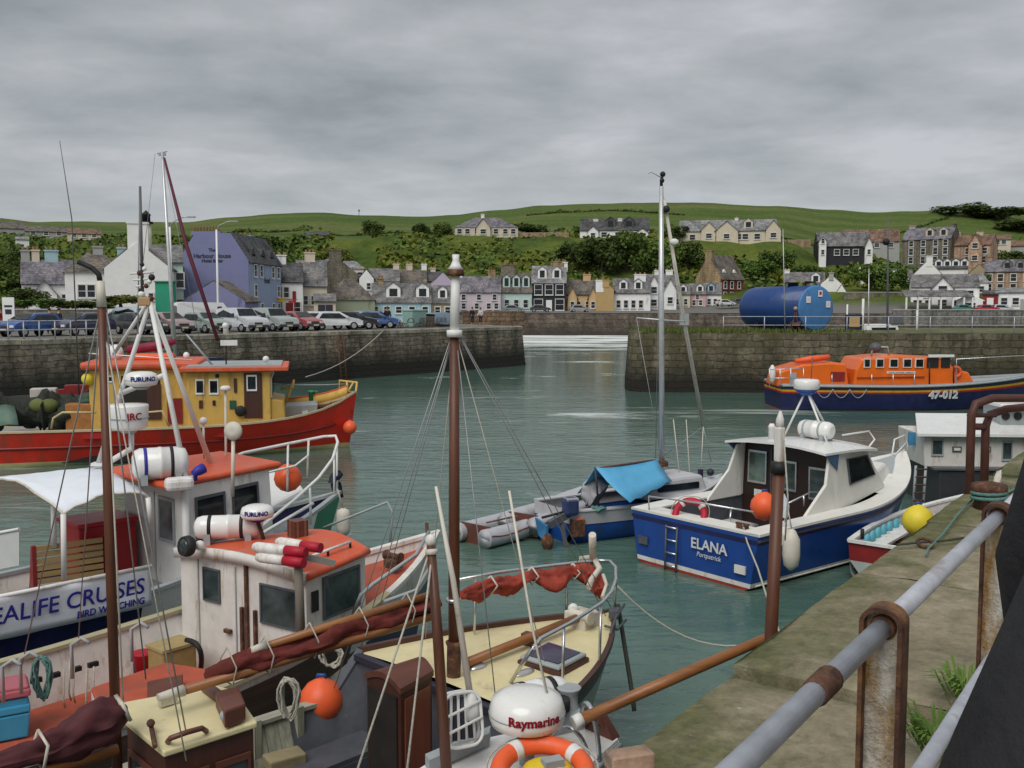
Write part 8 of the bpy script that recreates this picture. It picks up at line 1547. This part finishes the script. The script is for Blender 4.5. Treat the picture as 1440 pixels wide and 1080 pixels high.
for i, (x0, x1) in enumerate(((1214, 1224), (1231, 1243), (1250, 1263), (1269, 1282), (1286, 1299))): f = lpn(sup, x0, x1, 504, 517, ys - .01, 'window', WHITE2, .05); lpn(sup, x0 + 2, x1 - 2, 506, 515.5, ys - .045, 'pane', GLASS, .03) if 0 else part('pane', MB().prism([(g(x0 + 1.6, 515).x, ys - .055, g(x0, 515.5).z), (g(x1 - 1.6, 515).x, ys - .055, g(x0, 515.5).z), (g(x1 - 1.6, 515).x, ys - .055, g(x0, 505.5).z), (g(x0 + 1.6, 515).x, ys - .055, g(x0, 505.5).z)], (0, -.02, 0)), GLASS, f)
for x0, x1 in ((1303, 1320), (1323, 1336)): lpn(sup, x0, x1, 503, 517, ys - .01, 'side_window', BLACK, .03)
lpn(sup, 1305, 1341, 498.5, 502, ys - .04, 'white_brow', WHITE, .1); lpn(sup, 1247, 1287, 522, 525.5, ys - .01, 'name_plate', LETW, .02); part('grab_rail', MB().tube([g(1205, 531, ys - .06), g(1300, 530, ys - .06)], .03, 6), TEAK, sup)
part('lettering', text_mb("ROYAL NATIONAL LIFEBOAT", .10, ((g(1267, 524).x), ys - .035, g(1267, 524).z), (1, 0, 0), (0, 0, 1), .004), LETK, sup)
B0 = [g(1094, 547), g(1196, 545), g(1192, 512), g(1172, 510), g(1130, 513), g(1100, 522)]; aftc = part('aft_cabin', MB().prism([Vector((p.x, ys + .2, p.z if i > 1 else 1.2)) for i, p in enumerate(B0)], (0, 2.5, 0)), OR, Lb, bevel=.1)
part('inflatable', MB().tube([g(1118, 508, -.8), g(1140, 505, -.8), g(1166, 502, -.8)], [.12, .18, .15], 10), ORANGE, aftc); lpn(aftc, 1168, 1188, 523, 536, ys + .19, 'dark_recess_slab', DKRED, .03); lpn(aftc, 1110, 1120, 524, 545, ys + .19, 'grey_door', GREYD, .04)
C0 = [g(1338, 543), g(1374, 538), g(1366, 524), g(1340, 518)]; part('fore_casing', MB().prism([Vector((p.x, ys + .3, p.z)) for p in C0], (0, 2.3, 0)), OR, Lb, bevel=.08)
part('radar_arch', MB().tube([g(1225, 500, -.3), g(1228, 488, -.3), g(1248, 488, -.3), g(1250, 500, -.3)], .06, 8), GREYD, sup); part('radar', MB().ball(g(1231, 489, -.2), (.32, .3, .28), 10), GREYP, sup)
for pts_ in ([(1080, 520), (1130, 518)], [(1080, 532), (1130, 531)]): part('stern_rail', MB().tube([g(x, y, -1.9) for x, y in pts_], .025, 6), CHROME, Lb)
for px in (1082, 1097, 1112, 1130, 1170, 1226, 1256, 1286): part('stanchion', MB().tube([g(px, 544, -1.95), g(px, 517 if px < 1140 else 526, -1.95)], .022, 6), CHROME, Lb)
part('life_buoy', MB().tube([g(1344 + 7 * math.cos(a), 523 + 7 * math.sin(a), ys + .2) for a in [i * math.pi / 6 for i in range(12)]], .08, 8, closed=True), ORANGE, Lb); part('raft_drum', MB().ball(g(1086, 526, -1), (.18, .18, .5), 8), WHITE, Lb); part('pulpit', MB().tube([g(1345, 540, -1.9), g(1345, 505, -1.9), g(1440, 500, -1), g(1480, 505, 0)], .025, 6), CHROME, Lb)
for px in (1307, 1341): part('black_post', MB().tube([g(px, 545, -1.95), g(px, 510, -1.95)], .04, 6), BLACK, Lb)
tx = g(1333, 560, -2.2); t = (tx.x + 14.4) / 14.4; hy = lh.P(t, -1, 1.0).y
l0 = lh.P(t - .07, -1, .95, -.02); l1 = lh.P(t + .05, -1, .95, -.02); part('lettering', text_mb('47-012', .58, (l0 + l1) / 2 + Vector((0, -.07, -.12)), l1 - l0, (0, -.22, 1), .03, bold=.02), LETW, Lb)
for i in range(3): part('grab_line', MB().tube(sag(lh.P(.12 + i * .06, -1, 1.15, -.04), lh.P(.18 + i * .06, -1, 1.15, -.04), .45), .02, 5), GREYD, Lb)

# ================================================================== H: the boat under the blue tarpaulin and the grey inflatable
Hb = thing('sailing_boat', 'small blue and grey sailing boat with outboard motor and tall pale mast', 'sailing boat', (5.55, 26.0, 0), R(31)); Hi = MAT[Hb].inverted()
hl = (Hi @ Vector((1.2, 22.9, 0))).x; hh = Hull(-hl, 2.1, (.78, .76, 1.0), .82, .42, 2.2, .86, .5, .35)
HG = paint('pale_grey_topside', (.46, .46, .48), .5, .1, 3); part('hull', hh.shell(MB(), [(('f', .55), 0), (('f', .6), 2), (('f', 1.0), 1)]), [BLUE2, HG, paint('blue_trim', (.02, .03, .14), .4)], Hb)
part('deck', hh.deck(MB(), .5, 1, 0, .03, 0, camber=.1), HG, Hb); part('side_deck', hh.rail(MB(), 0, 1, .2, .03), HG, Hb); part('cockpit_sole', hh.deck(MB(), 0.01, .55, 0, .1, 0, .25), DARK, Hb); part('cabin', MB().box((hl * .38, 0, 1.0), (2.0, 1.3, .5), taper=.85), HG, Hb, bevel=.08)
part('cabin_window', MB().box((hl * .38, -.62, 1.02), (1.3, .05, .16)), GLASS, Hb)
om = thing('outboard_motor', 'dark blue outboard motor tilted up on the stern of the blue and grey boat', 'outboard motor', tuple(V(795, 760, 22.5)), R(31)); part('cowl', MB().box(V(802, 712, 22.5), (.36, .3, .42), R(20)).local(om), paint('dark_blue_cowl', (.035, .05, .13), .35, .1), om, bevel=.08); part('cowl_top', MB().box(V(803, 702, 22.5), (.3, .26, .08), R(20)).local(om), GREYD, om, bevel=.02); part('shaft', MB().beam(V(800, 722, 22.5), V(772, 738, 22.2), .13, .16).beam(V(790, 735, 22.4), V(796, 770, 22.4), .12, .1).local(om), GREYP, om); part('bracket', MB().box(V(812, 742, 22.6), (.3, .24, .4), .4).local(om), RUST, om, bevel=.02); part('propeller', MB().ball(V(770, 762, 22.2), (.14, .08, .2), 8).local(om), RUST, om); part('tiller', MB().tube([V(800, 718, 22.5), V(762, 728, 22.3)], .03, 6).local(om), BLACK, om)
part('transom_board', MB().prism([Hi @ V(752, 728, 22.4), Hi @ V(768, 740, 22.2), Hi @ V(768, 766, 22.2), Hi @ V(757, 752, 22.4)], (.06, 0, 0)), paint('sky_blue_board', (.05, .2, .42), .5), Hb); solo('petrol_can', MB().box(V(814, 733, 22.6), (.2, .16, .14), .5), ORANGE, 'small orange fuel can beside the tilted outboard motor', 'fuel can', bevel=.02)
mtY = 24.9; mt0 = V(931, 648, mtY); part('mast', MB().tube([V(931, 700, mtY), V(930, 440, mtY), V(930, 262, mtY)], [.072, .07, .055], 10).local(Hb), ALU, Hb); part('mast_step', MB().box(V(929, 652, mtY), (.35, .25, .12)).local(Hb), RUST, Hb)
part('masthead', MB().tube([V(930, 262, mtY), V(930, 255, mtY), V(932, 242, mtY)], .04, 6).ball(V(932, 245, mtY), .07, 8).ball(V(931, 254, mtY), .06, 8).local(Hb), BLACK, Hb); part('wind_vane', MB().tube([V(930, 250, mtY), V(916, 242, mtY), V(912, 244, mtY)], .012, 5).local(Hb), GREYD, Hb)
part('furled_jib', MB().tube([V(934, 280, mtY), V(958, 430, 25.5), V(989, 598, 26.3)], [.04, .055, .05], 8).local(Hb), FENDW, Hb); part('furler_drum', MB().ball(V(937, 294, mtY), .09, 8).local(Hb), BLACK, Hb); part('pennant', MB().ball(V(948, 340, 25.1), (.12, .05, .08), 6).local(Hb), WHITE, Hb); part('spreader', MB().tube([V(895, 447, mtY), V(931, 450, mtY), V(965, 452, mtY)], .022, 6).local(Hb), ALU, Hb)
part('spreader_lamp', MB().box(V(962, 449, 25.6), (.22, .15, .3)).local(Hb), GREYD, Hb)
for a, b, r in (((928, 290), (922, 650), .009), ((932, 270), (988, 603), .008), ((989, 600), (985, 675), .012), ((989, 600), (932, 642), .01), ((989, 600), (1000, 650), .008), ((895, 447), (938, 690), .008), ((947, 590), (958, 690), .014), ((965, 590), (972, 700), .012)): part('stay', MB().tube([V(a[0], a[1], 25.2), V(b[0], b[1], 25.2)], r, 5).local(Hb), WIRE if r < .012 else FENDW, Hb)
part('guard_rail', MB().tube([V(935, 692, 24.8), V(1005, 676, 25.8)], .018, 6).tube([V(940, 705, 24.4), V(990, 690, 25)], .018, 6).tube([V(960, 700, 24.8), V(959, 680, 24.8)], .016, 6).tube([V(985, 690, 25), V(984, 668, 25)], .016, 6).local(Hb), CHROME, Hb); part('winch', MB().box(V(985, 668, 25.2), (.1, .1, .3), .4).local(Hb), LETK, Hb); part('lamp', MB().ball(V(999, 664, 25.6), .1, 6).local(Hb), LETK, Hb)
ra, rb_ = V(837, 657, 22.9), V(923, 645, 24.6); ea, eb = V(886, 707, 22.4), V(945, 676, 24.2); fa, fb = V(812, 694, 23.9), V(905, 668, 25.3)
rows = []
for i in range(9):
    u = i / 8; r0, e0, f0 = ra.lerp(rb_, u), ea.lerp(eb, u), fa.lerp(fb, u); sgn = .06 * math.sin(math.pi * u); rows.append([e0 + Vector((0, 0, .03 * math.sin(i * 2))), e0.lerp(r0, .33) - Vector((0, 0, .04 + sgn * .4)), e0.lerp(r0, .66) - Vector((0, 0, .05 + sgn * .4)), r0 - Vector((0, 0, sgn)), r0.lerp(f0, .5) - Vector((0, 0, .04)), f0])
tb = thing('tarpaulin', 'bright blue tarpaulin pitched like a tent over the small sailing boat', 'tarpaulin', tuple(V(850, 720, 23)), 0); part('sheet', MB().grid(rows).local(tb), TARPB, tb, solid=.015); part('ridge_pole', MB().tube([ra - Vector((0, 0, .03)), rb_ - Vector((0, 0, .03))], .025, 6).local(tb), TEAK, tb); part('prop', MB().tube([ra, V(842, 716, 22.9)], .028, 6).local(tb), LETK, tb)
solo('boom_cover', furled([V(818, 690, 23.6), V(832, 692, 23.6), V(842, 700, 23.5)], [.08, .22, .2], 4, tall=1.5), paint('grey_cover', (.38, .38, .40), .7, .1, 3, .2), 'grey cloth cover bunched beneath the blue tarpaulin', 'cover'); solo('green_rope_heap', MB().tube([V(842 + 10 * math.sin(i * 1.9), 716 + 4 * math.cos(i * 2.7), 22.8 + .1 * math.sin(i)) for i in range(30)], .03, 5), ROPET, 'tangled green rope heap on the stern of the small sailing boat', 'rope')
def inflatable(label, bow, stern, r, wid, loc):
    o = thing('inflatable_dinghy', label, 'inflatable dinghy', loc, 0); bow, stern = Vector(bow), Vector(stern); d = (bow - stern).normalized(); s_ = Vector((-d.y, d.x, 0)); L = (bow - stern).length
    pts = [stern + s_ * wid - d * .15, stern + s_ * wid, stern + s_ * wid + d * L * .55, stern + s_ * wid * .8 + d * L * .82 + Vector((0, 0, .06)), bow + Vector((0, 0, .16)), stern - s_ * wid * .8 + d * L * .82 + Vector((0, 0, .06)), stern - s_ * wid + d * L * .55, stern - s_ * wid, stern - s_ * wid - d * .15]
    sm = []
    for i in range(len(pts) - 1):
        p0, p1, p2, p3 = pts[max(0, i - 1)], pts[i], pts[i + 1], pts[min(len(pts) - 1, i + 2)]
        for j in range(6): t = j / 6; sm.append(.5 * ((2 * p1) + (p2 - p0) * t + (2 * p0 - 5 * p1 + 4 * p2 - p3) * t * t + (3 * p1 - p0 - 3 * p2 + p3) * t ** 3))
    sm.append(pts[-1]); n = len(sm); part('tube', MB().tube(sm, [r * min(1, .25 + i / 4, .25 + (n - 1 - i) / 4) for i in range(n)], 12).local(o), INFL, o)
    part('floor', MB().poly([pts[1] - Vector((0, 0, r * .6)), pts[2] - Vector((0, 0, r * .6)), pts[4] - Vector((0, 0, r * .8)), pts[6] - Vector((0, 0, r * .6)), pts[7] - Vector((0, 0, r * .6))]).local(o), DARK, o); part('transom', MB().prism([pts[1] + Vector((0, 0, -r)), pts[7] + Vector((0, 0, -r)), pts[7] + Vector((0, 0, r * 1.1)), pts[1] + Vector((0, 0, r * 1.1))], d * .04).local(o), TEAK, o)
    m = stern + d * L * .45; part('thwart', MB().beam(m + s_ * wid, m - s_ * wid, .25, .03).local(o), GREYD, o); part('grab_line', MB().tube([p + (s_ if i < n / 2 else -s_) * (r * .98) + Vector((0, 0, r * .3 + .03 * math.sin(i))) for i, p in enumerate(sm[4:-4])], .012, 5).local(o), DKRED, o); return o
inflatable('grey inflatable dinghy floating nearest the open water', W(768, 726, .25), W(668, 752, .22), .22, .46, tuple(W(710, 756, 0)))
inflatable('grey inflatable dinghy tied behind the tilted outboard motor', W(832, 700, .45), W(735, 735, .35), .20, .42, tuple(W(780, 745, 0)))
o = thing('oar', 'thin oar lying across the outer inflatable dinghy', 'oar', tuple(W(690, 738, .5)), 0); part('shaft', MB().tube([W(684, 735, .5), W(716, 728, .55)], .02, 6).local(o), TEAK, o); part('blade', MB().beam(W(716, 728, .55), W(728, 726, .57), .12, .02).local(o), TEAK, o)
solo('mooring_rope', MB().tube(sag(V(868, 824, 13.2), V(1060, 905, 13.0), .3), .012, 5), ROPE, 'thin mooring rope from the cream foredeck bow toward the quay', 'rope')
solo('mooring_rope', MB().tube([V(869, 850, 13.0), V(877, 900, 12.7), V(889, 975, 12.3), V(892, 1000, 12.2)], .03, 6), paint('dark_rope', (.05, .055, .045), .9), 'dark rope hanging straight down from the cream foredeck bow', 'rope')

# ================================================================== right hand side: skiff, grey workboat, pile
Sk = thing('skiff', 'open skiff with white gunwales and dark red topsides against the quay', 'skiff', (10.6, 23.05, 0), R(50)); Si = MAT[Sk].inverted(); sl = (Si @ Vector((7.36, 19.2, 0))).x; sh_ = Hull(-sl, 1.85, (.78, .8, 1.05), .85, .42, 2.2, .9, .4, .3)
part('hull', sh_.shell(MB(), [(('f', .52), 0), (('f', 1.0), 1)]), [paint('grey_green_hull', (.36, .40, .38), .45, .12, 3), DKRED], Sk); part('gunwale', sh_.rail(MB(), 0, 1, .1, .05), WHITE, Sk); part('inner_lining', sh_.bulwark(MB(), 0, 1, .25, .07), paint('speckled_lining', (.55, .52, .50), .7, .2, 6), Sk); part('floor', sh_.deck(MB(), 0, 1, 0, .1, 0, .22), GREYP, Sk); part('transom_cap', MB().box((sl, 0, .8), (.09, sh_.hb(0) * 2, .06)), WHITE, Sk)
part('side_bench', MB().prism([(sl + .2, sh_.hb(.1) - .12, .56), (sl * .3, sh_.hb(.6) - .1, .62), (sl * .3, sh_.hb(.6) - .5, .62), (sl + .2, sh_.hb(.1) - .5, .56)], (0, 0, .05)), WHITE, Sk); part('thwart', MB().box((sl * .62, 0, .5), (.3, 1.6, .05)), TEAK, Sk); part('stern_light', MB().tube([(sl + .1, .55, .85), (sl + .1, .55, 1.05)], .04, 6), BLACK, Sk)
for i in range(8): t = .12 + i * .075; part('blue_cushion', MB().ball((sl + t * -sl, sh_.hb(t) - .22, .72), (.13, .06, .13), 8), paint('turquoise_cushion', (.12, .42, .52), .7, .1), Sk)
part('red_bag', MB().ball((sl + .6, -.3, .4), (.3, .2, .2), 8), LETR, Sk)
ballfender('bright yellow ball buoy hung at the quay edge', V(1291, 732, 19.5), .31, YELB, 'buoy', 'buoy')
Gb = thing('harbour_workboat', 'dark grey harbour workboat with white deckhouse by the quay at right', 'workboat', (11.4, 27.2, 0), R(-4)); gi = MAT[Gb].inverted()
part('hull', MB().prism([(.1, -.8, -.3), (7, -.8, -.3), (7, 2.4, -.3), (.1, 2.4, -.3)], (0, 0, 1.42)), paint('dark_grey_hull', (.035, .036, .042), .5, .2, 3), Gb, bevel=.05); part('deck_edge', MB().box((3.5, .8, 1.14), (7.1, 3.3, .05)), GREYP, Gb)
p0, p1 = PL(Gb, 1300, 660, 1, -.5), PL(Gb, 1408, 663, 1, -.5); zt = PL(Gb, 1300, 612, 1, -.5).z
dk = part('deckhouse', MB().prism([(p0.x, -.5, 1.15), (p1.x + 1.2, -.5, 1.15), (p1.x + 1.2, -.5, zt), (p0.x - .05, -.5, zt)], (0, 2.2, 0)), WHITE2, Gb, bevel=.03); part('roof', MB().prism([(p0.x - .3, -.75, zt), (p1.x + 1.5, -.75, zt), (p1.x + 1.5, 1.9, zt + .28), (p0.x + .5, 1.9, zt + .28)], (0, 0, .07)), GEL, dk)
for x0, x1, y0, y1 in ((1309, 1327, 617, 641), (1408, 1424, 620, 648)):
    a, b = PL(Gb, x0, y1, 1, -.5), PL(Gb, x1, y0, 1, -.5); pane(dk, [Vector((a.x, -.5, a.z)), Vector((b.x, -.5, a.z)), Vector((b.x, -.5, b.z)), Vector((a.x, -.5, b.z))], 0, 1, 0, 1, fm=GREYD, gm=GLASSG)
for x0 in (1339, 1380):
    a, b = PL(Gb, x0, 635, 1, -.51), PL(Gb, x0 + 13, 628, 1, -.51); part('vent', MB().box(((a.x + b.x) / 2, -.52, (a.z + b.z) / 2), (b.x - a.x, .04, b.z - a.z)), GREYP, dk); part('vent_light', MB().box(((a.x + b.x) / 2, -.545, (a.z + b.z) / 2), ((b.x - a.x) * .7, .02, (b.z - a.z) * .55)), WHITE, dk)
a = PL(Gb, 1408, 598, 1, .4); b = PL(Gb, 1450, 572, 1, .4); part('pilot_house', MB().prism([(a.x, .4, a.z - .4), (b.x, .4, a.z - .4), (b.x, .4, b.z), (a.x - .05, .4, b.z)], (0, 1.2, 0)), GREYD, Gb, bevel=.03); part('pilot_roof', MB().box(((a.x + b.x) / 2, .9, b.z + .05), (b.x - a.x + .3, 1.6, .1)), GEL, Gb, bevel=.03)
for x0 in (1414, 1431): c_ = PL(Gb, x0, 585, 1, .39); part('port_light', MB().lathe([(.11, 0), (.11, .03)], c_, Matrix.Rotation(math.pi / 2, 3, 'X'), 12), BLACK, Gb)
o = thing('boarding_ladder', 'dull steel boarding ladder leaning on the dark grey workboat', 'ladder', tuple(V(1290, 716, 25.5)), 0)
for dx_ in (0, 14): part('rail', MB().tube([V(1284 + dx_, 712, 25.5), V(1288 + dx_, 655, 25.9)], .035, 6).local(o), GREYD, o)
for k in range(5): part('rung', MB().tube([V(1284.6 + k, 704 - k * 11, 25.5), V(1299 + k, 704 - k * 11, 25.5)], .025, 6).local(o), RUST, o)
solo('blue_sign', MB().box(V(1288, 617, 27.4), (.42, .05, .36)), paint('blue_sign_paint', (.06, .24, .42), .5, .2, 6), 'small blue sign on the left end of the white deckhouse', 'sign')
pl = thing('mooring_pile', 'red brown timber pile with white top standing beside the quay edge', 'pile', (0, 0, 0), 0); pb = V(1084, 900, 6.6); pt = V(1095, 664, 6.65); ptt = V(1097, 590, 6.66); pl.location = (pb.x, pb.y, -2.5); MAT[pl] = Matrix.Translation(Vector((pb.x, pb.y, -2.5)))
part('post', MB().tube([pb + (pb - pt).normalized() * 5.2, pb, pt], [.045, .043, .040], 14).local(pl), MASTW, pl); part('band', MB().tube([pt - Vector((0, 0, .005)), V(1095.6, 650, 6.65)], .054, 14).local(pl), BLACK, pl); part('white_head', MB().box((V(1095.6, 650, 6.65) + V(1096.5, 600, 6.66)) / 2, (.056, .056, V(1096.5, 600, 6.66).z - V(1095.6, 650, 6.65).z), .5).local(pl), WHITE2, pl, bevel=.012); part('tip', MB().tube([V(1096.5, 603, 6.66), ptt, V(1097.5, 578, 6.66)], [.03, .028, .008], 8).local(pl), WHITE2, pl); part('chafing_line', MB().tube([V(1102, 610, 6.6), V(1108, 700, 6.55), V(1104, 760, 6.55)], .006, 5).local(pl), ROPE, pl)
lh_ = thing('ladder_handrail', 'rust brown bent pipe handrail over the quay edge', 'handrail', tuple(W(1368, 688, NQ)), 0)
b1, b2 = W(1364, 690, NQ), W(1385, 684, NQ); 
for bb_, tpz, px_, py_ in ((b1, 0, 1366, 570), (b2, 0, 1386, 585)):
    Yb = bb_.y; part('rail', MB().tube([bb_ - Vector((0, 0, .6)), V(px_, py_ + 15, Yb), V(px_ + 6, py_ - 2, Yb), V(px_ + 30, py_ - 10, Yb + .1), V(1480, py_ - 10 - (0 if px_ < 1370 else 6), Yb + .3)], .036, 10).local(lh_), BROWNM, lh_)
part('tie_bar', MB().tube([V(1364, 600, b1.y), V(1386, 600, b2.y)], .03, 8).tube([V(1362, 584, b1.y), V(1400, 584, b1.y + .2)], .02, 8).local(lh_), BROWNM, lh_)
bl = thing('mooring_bollard', 'low black iron bollard with rope turns near the quay edge', 'bollard', tuple(W(1390, 712, NQ)), 0); part('casting', MB().lathe([(.12, -.02), (.10, .08), (.14, .14), (.13, .18), (.04, .2)], (0, 0, 0), None, 16), RUST, bl); part('rope_turns', MB().tube([(math.cos(a) * .125, math.sin(a) * .125, .05 + a * .006) for a in [i * .4 for i in range(34)]], .016, 6), ROPET, bl)
solo('rope_tail', furled([W(1394, 690, NQ + .03), W(1402, 680, NQ + .08), W(1406, 664, NQ + .14)], [.04, .035, .02], 3, lump=.5), FENDW, 'frayed pale rope end standing up beside the black iron bollard', 'rope')
def onquay(pts, r): return MB().tube([W(x, y, NQ + .022) for x, y in pts], r, 6)
solo('mooring_rope', onquay([(1396, 708), (1370, 700), (1348, 722), (1325, 752), (1305, 772), (1302, 780)], .007), ROPET, 'thin teal rope running from the bollard across the quay to the ring', 'rope')
solo('mooring_rope', onquay([(1400, 706), (1412, 695), (1430, 686), (1460, 678)], .010), ROPET, 'thicker teal rope curving behind the bollard to the right', 'rope')
solo('mooring_rope', onquay([(1262, 766), (1290, 763), (1305, 762), (1330, 760), (1372, 754)], .008), paint('dark_rope', (.05, .055, .045), .9), 'thin dark rope lying straight over the quay by the iron ring', 'rope')
solo('iron_ring', MB().tube([W(1301, 764, NQ + .02) + Vector((.05 * math.cos(a), .05 * math.sin(a), .02 * math.sin(a))) for a in [i * math.pi / 6 for i in range(12)]], .011, 6, closed=True), RUST, 'small iron mooring ring set in the quay slabs', 'ring')
solo('brick', MB().box(W(885, 1076, NQ) + Vector((0, 0, .02)), (.16, .08, .06), .3), PEAST, 'loose tan brick lying at the mossy quay corner', 'brick', bevel=.006)
# long lines across the harbour
for a, b, s, lab in (((540, 464, 74), (430, 530, 62), .5, 'long pale mooring line slanting down the far pier wall'),):
    solo('mooring_rope', MB().tube(sag(V(*a), V(*b), s), .035, 5), ROPE, lab, 'rope')
